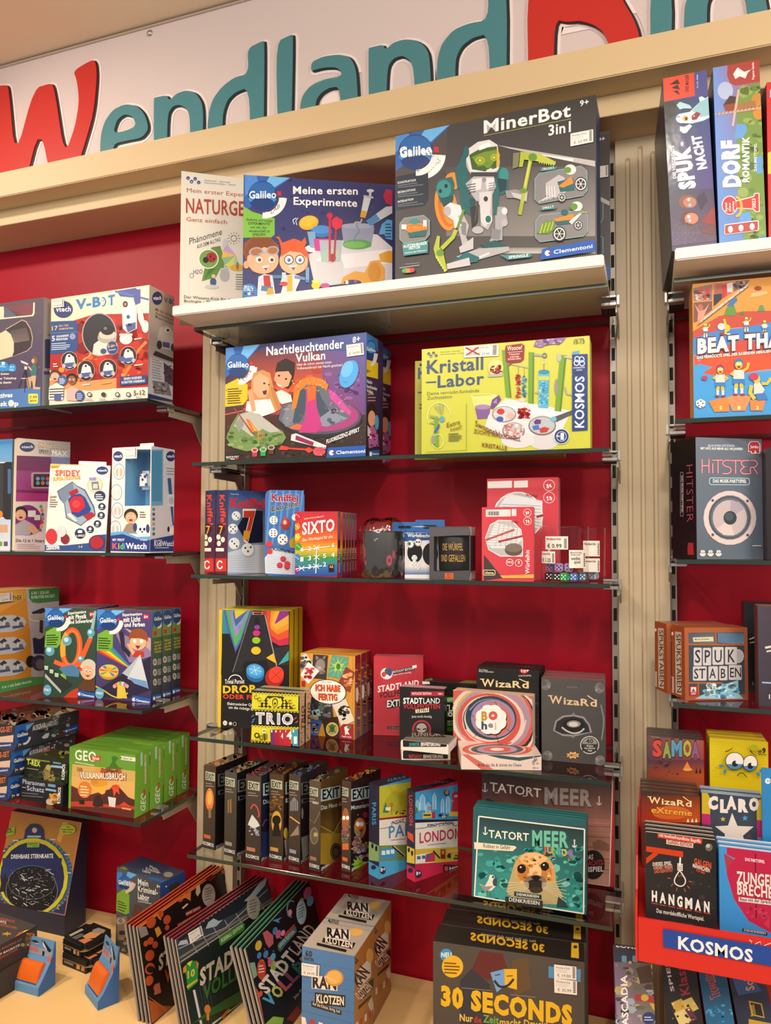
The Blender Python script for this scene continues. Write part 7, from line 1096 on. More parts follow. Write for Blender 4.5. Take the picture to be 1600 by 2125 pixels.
for i in (1,2): dup(b.root,(0,.0405*i,0),('second violet light kit box directly behind the front one','rearmost violet light kit box nearest the red panel')[i-1])
# fourth shelf: dig kits, small kits, volcano boxes
z4=.9105
C3=pZ(14,1664,z4);zt=z4+.183;T0=pZ(31,1506,zt);T1=pZ(164,1473,zt);dv=(T1-T0)/np.linalg.norm(T1-T0);Ld=np.linalg.norm(T1-T0)
for i,(off,lb) in enumerate(((C3,'lowest of three grey dinosaur dig kit boxes stacked at the left'),(C3+(T0-C3)*.45,'middle of three grey dinosaur dig kit boxes stacked at the left'),(T0,'topmost of three grey dinosaur dig kit boxes stacked at the left'))):
    A=np.array([off[0],off[1],z4+.061*i])
    b=Box('dig_kit_box',lb,'dig kit box',['4a4c54','444','3a3a44','8a7058','333','333'],.17,z4+.061*i,A=A,B=A+dv*Ld,h=.0605,group='stacked dinosaur dig kits',m=FILM)
    dy=(0,195,395)[2-i];dx=(0,-25,-50)[2-i];a=b.front(Y3,['3a3c44','4a4a50','3a3c42','34363c'])
    def X(*q): return [(x+dx,y+dy) for x,y in q]
    a.P(X((110,210),(270,180),(200,260),(150,320),(105,395)),'2f62b0');a.P(X((200,205),(268,182),(205,250)),'6aa0d8');a.E(175+dx,290+dy,44,50,'1d3f7c');a.RG(180+dx,290+dy,58,66,16,'d8d8d8',5,92);a.T('Galileo',132+dx,300+dy,216+dx,278+dy,'f0f0f0',26,3);a.T('7+',140+dx,370+dy,164+dx,362+dy,'e8e8e8',20,3)
    a.T('AUSGRABUNGS-SET',250+dx,248+dy,452+dx,195+dy,'e0ded8',38,3);a.P(X((300,250),(400,222),(400,235),(300,262)),'1a1a1c');a.S(40,330+dx,130+dy,600+dx,290+dy,['7a7a78','9a9490','5a3a34','4a4a48','b0a8a0'],8,24,i);a.P(X((320,300),(350,270),(380,262),(370,300),(340,310)),'c8c8c8');a.E(425+dx,255+dy,16,20,'3a5a34');a.P(X((498,245),(510,225),(605,195),(605,240),(498,270)),'1f55a8');a.E(512+dx,250+dy,8,10,'eef');a.T('Clementoni',522+dx,252+dy,592+dx,228+dy,'eef',14,2);a.done()
    a=b.left(Y3,['2a2624','2a2624','3a3450','3a3450']);a.P(X((-200,320),(105,280),(100,340),(-200,380)),'d8b8a4');a.T('AUSGRABUNGS-SET',-180+dx,280+dy,96+dx,252+dy,'d8703a',40,3);a.P(X((-200,360),(100,335),(95,385),(-200,420)),'2a3f80');a.T('Clementoni',-20+dx,372+dy,84+dx,362+dy,'eef',16,2);a.done()
    if i == 2: a=b.top(Y3,'6a5444');a.S(70,-40,70,600,215,['c8b090','3a2a24','8a5a3a','a8a094','4a3a34','b85a34'],10,40,4);a.done()
A=pZ(40,1658,z4);B=pZ(130,1675.7,z4)
ph=Box('science_kit_box','small dark pharaoh treasure kit box lying under the dinosaur kit','science kit box',['23222a','1c1a20','23222a','3a3a2a','111','111'],.075,z4,A=A,B=B,h=atv(A,1613)-z4,m=FILM)
def kos(a,x,y0,y1): a.T('KOSMOS',x+8,y1,x+14,y0,'f0eeea',22,2.5)
a=ph.front(Y3,['26252d','1c1b20','17161a','1e1d24']);a.T('Pharaonen',175,654,346,678,'a8b8d8',34,2);a.L([(170,682),(202,686)],5,'a8b8d8');a.T('Schatz',208,706,342,724,'a8b8d8',36,2);a.lines(2,170,722,340,22,'6a6a78',7,-12);a.P([(372,655),(430,664),(428,686),(370,676)],'6a94b8');a.P([(352,690),(434,704),(434,720),(352,706)],'8ab0d0');a.P([(380,740),(440,730),(455,770),(430,810),(390,800)],'c8903a');a.E(390,795,34,28,'c8b098');a.S(16,370,735,450,810,['e0b45a','8a5a24','d8a848'],6,14,2);kos(a,458,685,808);a.done()
zz=z4+ph.h+.0008;A=pZ(50,1612,zz);B=pZ(140,1627,zz)
b=Box('science_kit_box','small dark glowing dinosaur kit box on top of the pharaoh kit','science kit box',['20241c','17181a','20241c','3a3a2a','111','111'],.082,zz,A=A,B=B,h=.047,m=FILM)
a=b.front(Y3,['1e2018','22261c','1a2016','1c1e18']);a.S(40,230,560,520,650,['2a3a20','3a4a28','24301c'],10,30,3);a.T('Nachtleuchtender',206,468,390,490,'b0c84a',22,1.5);a.T('T-REX',208,506,312,524,'c4d850',40,4);a.lines(1,206,532,330,1,'8a8a70',6,-14);a.P([(412,476),(472,484),(470,506),(410,498)],'6a94b8');a.P([(395,512),(480,520),(480,538),(395,528)],'8ab0d0');a.P([(340,640),(335,560),(360,510),(395,520),(385,580),(430,610),(420,645)],'8a7a44');a.E(375,530,20,22,'a89a58');a.S(14,335,520,425,640,['6a5a30','b0a060','4a4024'],6,13,5);kos(a,490,506,625);a.done()
a=b.top(Y3,'33331f');a.S(60,240,290,760,470,['5a7a2a','1e1c18','8a8a3a','2a2a20','c8c4b0'],8,26,6);a.P([(285,405),(340,390),(400,396),(350,412)],'b84a34');a.done()
gk='6aa034'
b=Box('science_kit_box','front of four green volcano boxes showing an erupting mountain','science kit box',[gk,'6fae34',gk,'64962f',gk,gk],.05,z4,142,279.5,1550,vL=1677,vR=1698.7,group='green volcano boxes')
a=b.front(Y3,['5f8f2f','659a32','4a8a2c','74a838']);a.P([(558,505),(1045,560),(1035,925),(545,850)],'d8ac64');a.P([(558,510),(1045,562),(1044,640),(556,600)],'c8a860');a.P([(550,670),(700,740),(840,700),(1040,780),(1035,925),(545,850)],'5a2a24');a.P([(548,795),(700,790),(860,820),(1038,830),(1036,855),(860,840),(546,830)],'b8402a');a.P([(790,770),(870,670),(910,670),(1000,770),(1038,785),(1038,830),(760,810)],'4a2826');a.E(892,685,32,22,'d8402a');a.P([(870,690),(915,690),(925,740),(900,715),(880,760)],'d8502c');a.E(770,650,62,36,'d8962c');a.E(730,640,30,26,'c88a2c');a.E(770,560,36,28,'d89a4a');a.S(24,790,530,930,600,['7a3a28','8a4a34','a85a3a'],12,26,7);a.P([(700,690),(830,670),(810,730),(790,740)],'e0b04a')
a.P([(835,540),(870,480),(860,455),(880,440),(915,455),(890,490),(925,545)],'3f7022');a.T('GEO',580,468,745,488,'f0f0e4',74,2);a.P([(705,440),(780,444),(776,480),(702,476)],'c83a2a');a.T('lino',716,470,768,474,'f4f0ec',28,2);a.lines(1,580,486,780,1,'dce4c8',6,-26);a.P([(930,440),(1050,455),(1050,486),(930,470),(945,456)],'dcdcd0');a.T('Alter: 8+',950,466,1024,474,'4a4a3a',14,2)
a.T('DER',598,556,640,562,'8a2a24',26,2);a.T('VULKANAUSBRUCH',612,616,976,630,'7a2a1c',50,7);a.T('VULKANAUSBRUCH',616,612,970,626,'f0e4dc',46,3.5);a.E(655,702,52,64,'d87a2c');a.lines(4,622,672,690,22,'f0dcb8',9,-4);a.P([(612,785),(650,780),(655,815),(615,812)],'221c1e');a.P([(715,820),(740,745),(775,745),(800,830),(740,835)],'33211f');a.P([(835,755),(898,765),(890,838),(845,830)],'d8d4cc');a.P([(915,825),(960,795),(1025,840)],'c8402a');a.P([(942,838),(1015,848),(1014,862),(942,850)],'d8a060');a.done()
a=b.right(Y3,['6fae34','6aa832','68a42f','76b83a']);a.P([(1085,420),(1100,412),(1100,520),(1092,510),(1085,526)],'a8d8d0');a.T('GEO',1122,866,1124,730,'f0f4e8',36,2);a.R(1106,700,1120,750,'c83a2a');a.T('VULKANAUSBRUCH',1128,662,1128,432,'c83a28',14,4);a.T('VULKANAUSBRUCH',1128,660,1128,434,'f0e8e0',13,2);a.done()
a=b.top(Y3,'5c8a2c');a.lines(4,620,345,1000,22,'4a7424',5,-40);a.T('VULKANAUSBRUCH',1065,410,920,388,'8ab44a',12,2);a.done()
for i in (1,2,3): dup(b.root,(0,.0535*i,0),('second of four green volcano boxes, just behind the front one','third of four green volcano boxes, counted from the front','rearmost of four green volcano boxes, nearest the red panel')[i-1])

# ---------------------------------------------------------------- cream counter
X3=(220,1760,3.636);X4=(600,1820,2.424);zc=.55
# star chart display with sloping front
Bb=pZ(134,1944,zc);zb=atv(Bb,1902)-zc;d_=ray(170,1707);Tp=EYE+d_*(Bb[0]/d_[0]);lean=(Tp[1]-Bb[1],Tp[2]-zc-zb)
hh=math.hypot(*lean);w=.235;t=thing('star_chart_display','cardboard display with a round rotating star chart at the left','star chart',(Bb[0]-w,Bb[1],zc+.0004))
prism('display_body',[(0,0),(0,zb),(lean[0],zb+lean[1]),(lean[0]+.02,zb+lean[1]),(lean[0]+.02,0)],'x',0,w,mat('navy_card','20253c',rough=.5,noise=.1),t)
a=Art(t,'front_cover',(0,0,zb),(1,0,0),(0,lean[0]/hh,lean[1]/hh),w,hh,Y4,['b87c34','b8802f','2c3560','2a3a78'])
a.P([(-60,60),(650,125),(812,132),(700,700),(620,720),(560,500),(-60,420)],'b47a30');a.P([(620,125),(680,125),(600,330),(560,300)],'d89a48');a.P([(-60,420),(0,420),(50,380),(640,800),(720,700),(660,1050),(-60,1060)],'2a3054');a.P([(-60,1046),(655,1052),(812,132),(798,132),(640,1042),(-60,1030)],'d87a48')
a.E(335,665,398,400,'3a5a7a');[a.L([(335+396*math.cos(i*.105),665+398*math.sin(i*.105)),(335+372*math.cos(i*.105),665+374*math.sin(i*.105))],4,'a8b8c0') for i in range(60)];[a.R(x,y,x+56,y+12,'c0c8cc') for x,y in ((130,300),(500,290),(640,440),(0,400),(650,620))]
a.P([(240,300),(255,200),(300,145),(350,138),(400,150),(440,200),(445,300)],'26305a');a.E(347,204,25,26,'c8b090');a.R(275,258,410,276,'a8b8c8');a.E(330,665,350,385,'c8b81c');a.E(325,668,318,348,'1e2450');a.grid([(30,480),(620,480),(600,700),(30,700)],['26346a','22285a','1c2046','223066'],3);a.P([(60,620),(20,700),(0,820),(80,800),(90,700)],'1c1c24')
a.E(320,800,258,228,'8a9098');a.E(320,800,254,224,'0e0d12');a.RG(320,720,235,168,3,'7a8088');a.E(315,720,222,160,'121116');a.S(130,110,580,540,960,['d8d8d8','8a8a90','f0f0f0'],2,5,9);g=random.Random(3)
for i in range(34): x,y,q=g.uniform(120,500),g.uniform(590,940),g.uniform(-.8,.8);a.L([(x,y),(x+50*math.cos(q),y+50*math.sin(q))],g.choice((4,9,3)),'b8b8bc')
a.P([(278,322),(402,318),(396,372),(274,374)],'8aa83a');a.T('Nature',290,350,376,340,'26301c',20,2);a.T('zoom',330,366,384,358,'26301c',14,2);a.T('DREHBARE STERNKARTE',118,485,536,478,'f0f0f0',40,3);a.P([(-30,175),(158,165),(148,245),(-30,250)],'8aa83a');a.T('Nature',0,220,120,208,'26301c',34,3);a.T('zoom',46,234,136,226,'26301c',22,3);a.E(678,196,78,48,'b8c030');[a.T(s_,(665,612,632)[i],176+26*i,(702,742,720)[i],178+26*i,'33381c',17,2) for i,s_ in enumerate(('Aus','wasserfestem','Material'))];a.RG(600,965,24,26,8,'d8b848',100,280);a.done()
# two dark kit boxes, lower left
zt=zc+.112;Fp=pZ(80,1922,zt);Np=pZ(0,1965,zt);dv=Fp-Np;dv[2]=0
for i in (0,1):
    B=np.array([Fp[0]-.004*i,Fp[1],zc+.0565*i]);b=Box('microscope_kit_box',('lower','upper')[i]+' dark grey microscope kit box in the bottom left corner','microscope kit',['3c3634','2a2a28','3c3634','4a4440','333','333'],.20,zc+.0565*i,A=B-dv*2.2,B=B,h=.056,group='dark microscope kits')
    dy=0 if i else 345;dx=0 if i else -110;a=b.front(W7,['403a38','3a3432','2e2a28','36302e'])
    for k,(s_,col) in enumerate((('MICROSCOPE BUILDING KIT','a85a54'),('MIKROSKOP BAUSATZ','e0d8d4'),('KIT DE CONSTRUCTION','a85a54'))): a.T(s_,-420+dx,1400+105*k+dy,490-100*k*.5+dx,(965,1090,1180)[k]+dy,col,44,3)
    a.P([(560+dx,870+dy),(770+dx,740+dy),(765+dx,900+dy),(540+dx,1160+dy)],'5a4a34');a.S(16,570+dx,820+dy,740+dx,1080+dy,['b86a3a','8a5a34','c8905a'],18,46,2);a.E(500+dx,1070+dy,44,40,'8a8a5a');a.P([(775+dx,730+dy),(850+dx,660+dy),(850+dx,900+dy),(770+dx,960+dy)],'2f4a44');a.done()
    if i: a=b.top(W7,'4a4442');a.T('MICROSCOPE BUILDING KIT',-300,440,325,590,'b85a50',52,3);a.T('BAUSATZ',-150,540,140,610,'e0d8d4',50,3);a.T('MICROSCOPE',-120,620,370,730,'b85a50',48,3);[a.L([(145,830),(145+110*math.cos(q),830+55*math.sin(q))],26,'d8a040',6) for q in (.3,1.4,2.7,3.6,4.9,5.9)];a.P([(330,920),(430,800),(620,740),(760,700),(560,800),(420,880)],'b86a34');a.P([(480,800),(560,750),(640,740),(560,800)],'d8c850');a.done()
# tins with photographs on the lid
def tin(lab_,A,B,z,dz=None):
    b=Box('card_tin',lab_,'tin',['1c1a1c','1c1a1c','1c1a1c','201e20','111','111'],.085,z,A=A,B=B,h=.0275,m=FILM,group='black photo tins');w,d,h=b.w,b.d,b.h
    me=b.body.data;bm=bmesh.new();bm_box(0,w,0,d,0,h,0,bm=bm);bmesh.ops.remove_doubles(bm,verts=bm.verts,dist=1e-6);e=[x for x in bm.edges if abs(x.verts[0].co.z-x.verts[1].co.z) > h*.5];bmesh.ops.bevel(bm,geom=e,offset=.012,segments=5,affect='EDGES');bm.normal_update()
    top=[f for f in bm.faces if abs(f.normal.z) > .9];r=bmesh.ops.inset_region(bm,faces=top,thickness=.0015,depth=.001);m2=bm_mesh('tin_body',bm,lambda f: c('1e1c1e'));b.body.data=m2;m2.materials.append(FILM);b.body.name='tin_body'
    lid=[];n=40
    for i in range(n):
        q=2*math.pi*i/n;lid.append((w/2+(w/2+.0012)*max(-1,min(1,1.25*math.cos(q)))*.995,d/2+(d/2+.0012)*max(-1,min(1,1.25*math.sin(q)))*.995))
    prism('lid_rim',lid,'z',h*.52,h*.58,mat('tin_rim','a89878',rough=.3,metal=.6),b.root)
    a=Art(b.root,'lid_print',(.008,.008,h+.0011),(1,0,0),(0,1,0),w-.016,d-.016);q=a.q
    def uv(x,y): return tuple(q[3]*(1-x)*y+q[2]*x*y+q[0]*(1-x)*(1-y)+q[1]*x*(1-y))
    a.P([uv(*p) for p in ((.5,.3),(.75,.25),(.95,.45),(.9,.75),(.65,.8),(.5,.6))],'c88a5a');a.P([uv(*p) for p in ((.45,.75),(.6,.62),(.95,.8),(.85,.97),(.5,.95))],'8a8478');a.P([uv(*p) for p in ((.6,.05),(.95,.02),(.98,.35),(.7,.28))],'c8784a');a.P([uv(*p) for p in ((.04,.12),(.18,.08),(.2,.6),(.06,.62))],'a89a84');a.P([uv(*p) for p in ((.26,.05),(.5,.05),(.52,.4),(.3,.4))],'5a5a60');a.done()
    a=Art(b.root,'side_print',(.014,0,.002),(1,0,0),(0,0,1),w-.028,h*.5);q=a.q;a.P([uv(*p) for p in ((.6,.1),(.75,.15),(.74,.9),(.6,.9))],'c8946a');a.P([uv(*p) for p in ((.8,.1),(.95,.1),(.96,.8),(.82,.85))],'b07a50');a.P([uv(*p) for p in ((.05,.35),(.45,.35),(.45,.7),(.05,.7))],'8a8478');a.done();return b
L0=pZ(122.5,1999,zc);F0=pZ(186,2025,zc);L1=pZ(124,1970,zc+.029);F1=pZ(174,1992,zc+.029)
tin('lower black photo tin of the front stack on the cream counter',L0,F0,zc);tin('upper black photo tin of the front stack, turned over the lower one',L1,F1,zc+.029)
L2=pZ(193,1930,zc+.029)+np.array([.01,.10,0]);ofs=np.array([.088,-.03,0]);tin('lower black photo tin of the rear stack beside the crime lab box',L2-np.array([0,0,.029]),L2-np.array([0,0,.029])+ofs,zc);tin('upper black photo tin of the rear stack beside the crime lab box',L2,L2+ofs,zc+.029)
# craft punches in blue card holders
def puncher(lab_,a_,b_,c_,top):
    A,B,Cc=pZ(*a_,zc),pZ(*b_,zc),pZ(*c_,zc);v=B-A;w=np.hypot(v[0],v[1]);rz=math.atan2(v[1],v[0]);d=min(.06,max(.045,np.linalg.norm(Cc-B)));H=atv(Cc,top)-zc
    t=thing('craft_punch',lab_,'craft punch',A+np.array([0,0,.0004]),rz,'orange craft punches');BL=mat('blue_card','5a8ab8',rough=.5);BD=mat('blue_card_inside','2f62a0',rough=.5)
    prof=[(0,0),(0,.017),(.012,.03),(d*.72,H*.6),(d*.88,H*.72),(d-.002,H*.97),(d,H),(d,0)]
    for x in (0,w-.0015): prism('side_card',prof,'x',x,x+.0015,BL if x == 0 else BD,t)
    o=prism('holder_card',[(0,0),(0,.017),(.012,.03),(d*.72,H*.6),(d*.8,H*.66),(d*.93,H),(d,H),(d,0),(d*.9,.002),(.004,.002)],'x',.0016,w-.0016,BL,t)
    a=Art(t,'holder_print',(.002,d*.8-.0006,H*.66),(1,0,0),(0,d*.13/math.hypot(d*.13,H*.34),H*.34/math.hypot(d*.13,H*.34)),w-.004,math.hypot(d*.13,H*.34));q=a.q
    def uv(x,y): return tuple(q[3]*(1-x)*y+q[2]*x*y+q[0]*(1-x)*(1-y)+q[1]*x*(1-y))
    a.P([uv(*p) for p in ((0,0),(1,0),(1,.45),(0,.45))],'8a96ac');a.P([uv(*p) for p in ((.5,.95),(.62,.9),(.95,.45),(.9,.3),(.7,.45))],'1c1e28');a.P([uv(*p) for p in ((.55,.92),(.75,.5),(.8,.35),(.6,.6))],'c8c0b8');a.P([uv(*p) for p in ((.6,.3),(.7,.3),(.7,.02),(.62,.0))],'2a2a34');a.P([uv(*p) for p in ((.1,.75),(.25,.85),(.4,.78),(.3,.62))],'2a2c38');a.P([uv(*p) for p in ((.2,.66),(.4,.7),(.38,.6))],'c89a90');a.P([uv(*p) for p in ((.05,.15),(.45,.15),(.45,.4),(.05,.4))],'b86a64');a.done()
    th=math.atan2(H*.6-.03,d*.72-.012);n=14;pr=[]
    for i in range(n+1): s_=i/n;pr.append((.004+s_*(d*.62),.022+s_*(H*.6-.032)+.021*math.sin(math.pi*s_)**.7))
    pr += [(d*.62+.004,H*.6-.012),(.006,.017)]
    prism('punch_body',pr,'x',w*.08,w*.86,mat('orange_plastic','d8651c',rough=.35),t,.0012);prism('punch_base',[(.003,.014),(.003,.021),(.008,.024),(d*.66,H*.6-.008),(d*.68,H*.6-.014)],'x',w*.11,w*.85,mat('navy_plastic','2a3a6a',rough=.4),t)
    link('price_tag',bm_mesh('price_tag',bm_box(w*.86,w*.99,d*.70,d*.72,H*.52,H*.70,.0005)),t,(mat('tag_coral','d86a54'),));return t
puncher('orange craft punch in a blue whale holder, left one facing forward',(25,2053),(80,2069),(115,2044),1954);puncher('orange craft punch in a blue holder turned aside, in front of tins',(176,2062),(203,2098),(243,2078),1968)
b=Box('experiment_box','upright crime laboratory kit box behind the fan of orange-edged pads','experiment box',['3a3e48','26304e','3a3e48','4a5060','333','333'],.075,zc,240,333,1800,1834,vL=1972)
a=b.front(X3,['5a6068','44464e','3a3838','4a4644']);a.gal(140,258,50,'LAB',tagcol='c8bca8');a.P([(82,345),(140,305),(178,350),(175,490),(150,500),(75,470)],'7ea83a');a.RG(150,255,60,86,24,'d0c4b4',2,92);a.T('Galileo',95,268,186,290,'e8e8e8',30,3);a.lines(4,88,395,160,20,'33431c',7,-20)
for i,s_ in enumerate(('Mein','Kriminal-','Labor')): a.T(s_,242,272+52*i,(320,392,328)[i],290+54*i+(10 if i == 1 else 0),'e8e4dc',42,3)
a.T('8+',384,296,410,302,'e0dcd4',22,3);a.lines(2,242,380,350,16,'b0aca4',7,-20);a.P([(215,420),(270,440),(250,530),(195,510)],'5a3a30');a.P([(80,520),(160,510),(170,700),(90,690)],'7a6a58');a.S(24,80,540,220,800,['8a7a68','3a2a26','6a5a50','a89880'],10,30,3);a.done()
a=b.right(X3,'2a4a90');a.T('+',446,300,462,300,'eee',20,3);a.P([(470,290),(540,250),(560,300),(480,330)],'3a3838');a.done()
a=b.top(X3,['2a3450','3a4460','4a5468','44506a']);a.P([(90,150),(140,140),(170,165),(110,180)],'7ea83a');a.T('Mein',330,150,390,172,'d8d4cc',22,3);a.T('Kriminal-',300,165,410,195,'d8d4cc',22,3);a.T('Labor',275,178,340,196,'d8d4cc',22,3);a.P([(330,215),(440,245),(430,262),(310,232)],'2f5fa8');a.E(470,200,36,20,'a89a84');a.done()
# leaning writing-game pads
def pad(lab_,TL,TR,BL,edge,grp,back):
    zt=.742
    A=pZ(*TL,zt);B=pZ(*TR,zt);e=(B-A)/np.linalg.norm(B-A);sd=np.cross(e,[0,0,1]);best=(9e9,0);L=np.array(BL,float)-np.array(TL);L /= np.hypot(*L)
    for i in range(0,200):
        q=math.radians(i*.25);p=prj(A+.15*(sd*math.sin(q)-np.array([0,0,1])*math.cos(q)))-np.array(TL);k=abs(L[0]*p[1]-L[1]*p[0])
        if k < best[0]: best=(k,q)
    q=best[1];h=(zt-zc-.002)/math.cos(q)
    k_=Box('game_pad',lab_,'game pad',['1c1a1a','8a827c','8f8680',edge,back,'8a827c'],.0065,zt,A=A,B=B,h=h,tilt=q,A_top=A,m=FILM,group=grp,body='pad_body');k_.tt=math.tan(q);return k_
def pads(n,lab_,TL,TR,BL,edge,grp,back,names):
    b=pad(lab_,TL,TR,BL,edge,grp,back)
    for i in range(1,n): dup(b.root,(0,.0098*i,.0098*i*b.tt),names[i-1])
    return b
nm=lambda s_: ['second '+s_,'third '+s_,'fourth '+s_]
b=pads(4,'front pad with orange edge and orange doodles on a black cover',(286,1923),(463,1797),(315,2125),'d8502c','orange-edged game pads','8a3a20',nm('of the leaning orange-edged game pads behind the front cover'))
a=b.front(X3,'1d1918');a.P([(240,590),(885,135),(888,150),(245,610)],'d87a34');O_=['b8502a','c8783a','a83a2a','d89a5a','8a3a28']
for x,y,r in ((340,560,46),(410,500,30),(460,540,36),(330,810,44),(330,910,46),(325,1000,40),(560,375,34),(620,350,28),(335,700,30),(370,730,28),(300,720,24),(380,1050,30),(460,600,22),(390,620,24)): a.E(x,y,r*.75,r,O_[int(x+y) % 5],20)
a.RG(440,490,60,66,12,'c8783a',150,340,-30);a.P([(530,360),(600,350),(640,310),(636,400),(600,375),(540,395)],'d87a3a');a.P([(680,290),(705,275),(712,330),(690,365),(675,340)],'d8b898');a.L([(575,455),(615,420)],12,'e0c8a0');a.P([(365,610),(395,590),(420,640),(385,675)],'d8902c');a.P([(235,600),(300,590),(320,650),(260,680)],'8a8480');a.E(335,915,30,26,'241c1a');a.P([(310,1150),(420,1190),(520,1327),(340,1327)],'a8562c');a.P([(370,1040),(400,1010),(415,1090),(360,1110)],'b86a54');a.L([(300,1130),(470,1290)],26,'b06038');a.P([(740,220),(790,190),(830,210),(790,250)],'7a2a24');a.RG(870,260,40,70,8,'4a2a26');a.E(880,180,10,14,'c87a4a')
a.E(773,355,50,86,'b8b0a8',0);a.lines(5,740,310,800,20,'6a625c',7,16);a.P([(596,482),(712,430),(716,470),(600,524)],'7a1c1e');a.T('NEUES DESIGN',602,508,708,456,'e8d8d0',18,2);a.P([(535,575),(700,480),(705,520),(540,612)],'9a4a22');a.T('CLASSIC EDITION',545,595,700,506,'e0b080',22,2);a.T('STADT LAND',395,925,890,560,'c8b8a4',110,4);a.T('VOLLPFOSTEN',440,1030,930,660,'a8542a',100,4);a.done()
b=pads(4,'front pad with pink edge and a green number ten football shirt',(366,1950),(555,1820),(397,2125),'a8404c','pink-edged football game pads','8a3040',nm('of the leaning pink-edged football game pads behind the front cover'))
a=b.front(X3,['1e2226','1c2024','1c241c','24302a']);a.P([(530,690),(1215,215),(1250,400),(560,880)],'3a4048');a.P([(540,690),(1180,245),(1190,290),(1000,480),(700,620),(560,700)],'23262e');[a.L([(640+85*i,700-52*i),(690+85*i,790-52*i)],8,'8a8e98') for i in range(7)];a.L([(555,830),(1255,380)],16,'7a7068');a.L([(560,860),(1258,400)],8,'a8a094');a.L([(545,760),(900,600),(1220,310)],6,'a8acb4')
a.P([(750,610),(770,560),(810,530),(850,550),(880,540),(830,590)],'a8b4c0');a.P([(1040,400),(1090,350),(1150,270),(1215,220),(1200,280),(1120,370),(1100,400)],'a8b4c0');a.P([(535,740),(560,700),(610,690),(620,720)],'a8b4c0');[a.L([(700+30*i,556-21*i),(712+30*i,574-21*i)],6,'e0d8c8') for i in range(15)]
a.E(1110,445,50,94,'b0a898');a.lines(5,1078,400,1140,22,'6a6a64',8,18);a.P([(848,700),(860,670),(1030,560),(1046,575),(1040,620),(860,740)],'4a8a34');a.T('FUSSBALL EDITION',866,716,1028,600,'e0ecd8',28,2);a.T('STADT LAND',706,1040,1330,640,'c8bca8',120,5);a.T('VOLLPFOSTEN',728,1150,1360,740,'3f6a34',105,4)
a.P([(580,910),(620,855),(680,850),(692,870),(690,1010),(615,1075),(600,960)],'2c8a44');a.P([(578,905),(600,880),(605,930),(580,945)],'c88a2c');a.P([(678,850),(698,870),(690,910),(680,905)],'c8782c');a.P([(605,1040),(688,985),(688,1000),(610,1060)],'c8b02c');a.P([(608,870),(650,845),(630,895)],'d8c848');a.T('10',612,985,668,960,'d8b83a',52,4);a.L([(660,1070),(715,1327)],18,'c8c8cc');[a.L([(680+22*i,1060-14*i),(730+22*i,1327)],2,'5a6468') for i in range(5)];a.P([(640,1330),(800,1200),(1030,1060),(1060,1330)],'2f5a2a');a.L([(800,1327),(1060,1150)],14,'b8c0b0');a.E(762,1215,24,34,'c87a3c');a.R(755,1240,775,1300,'c87a3c');a.P([(865,1270),(920,1210),(935,1215),(880,1290)],'b8602a');a.done()
s_=b.sticker(X3,[(612,645),(712,585),(730,655),(630,725)],'\u20ac 14,99')
b=pads(4,'front pad with green edge and coloured toys, guitar and rocket doodles',(510,1969),(641,1828),(549,2125),'4a8a6a','green-edged junior game pads','3a6a54',nm('of the leaning green-edged junior game pads behind the front cover'))
a=b.front(X3,'1b191c');P_=['b85a7a','5aa0b8','8aa84a','c8504a','d88a9a','4a78b0','c8a83a']
for x,y,r in ((1150,735,40),(1275,625,30),(1300,650,34),(1245,850,40),(1260,820,30),(1265,890,38),(1205,800,30),(1155,810,26),(1335,640,24),(1520,340,50),(1540,400,40),(1385,490,28),(1475,400,26),(1165,1100,24)): a.E(x,y,r*.6,r,P_[int(x*3+y) % 7],15)
a.P([(1180,640),(1215,620),(1260,660),(1262,720),(1230,755),(1205,720)],'b85a64');a.P([(1250,535),(1330,520),(1300,545),(1310,565),(1280,555)],'4a90c0');a.RG(1400,460,40,66,9,'5a90a8',90,300);a.E(1172,915,34,78,'b8402c');a.lines(3,1150,890,1195,22,'e8d0c0',8,8);a.P([(1120,1050),(1150,1090),(1195,1327),(1160,1327)],'c85a4a');a.P([(1070,880),(1120,860),(1140,960),(1100,1000)],'7aa08a');a.P([(1200,1327),(1260,1270),(1340,1280),(1330,1327)],'8ab04a');a.P([(1360,1290),(1440,1190),(1480,1240),(1420,1320)],'8a2a34');a.S(30,1080,600,1560,900,P_,4,10,3)
a.E(1472,485,38,92,'a8bcc4');a.lines(5,1446,440,1496,22,'5a6a74',8,24);a.P([(1340,650),(1420,570),(1425,600),(1345,690)],'a83a4a');a.P([(1292,760),(1300,715),(1430,590),(1438,630),(1310,785)],'4a6a64');a.T('JUNIOR EDITION',1308,754,1424,636,'b8ccc4',24,2);a.T('STADT',1212,1105,1435,830,'d8ccbc',92,5);a.T('LAND',1445,815,1590,620,'c8bcac',92,2);[a.T(k,1236+56*i,1200-60*i,1290+56*i,1146-60*i,('4aa0c0','b8c04a','c85a64','8a4a5a','3a6a5a','c8a83a','a83a3a')[i],84,5) for i,k in enumerate('VOLLPFO')];a.T('Jeder Pfosten',1420,1140,1520,1040,'c8c0b4',22,1);a.done()
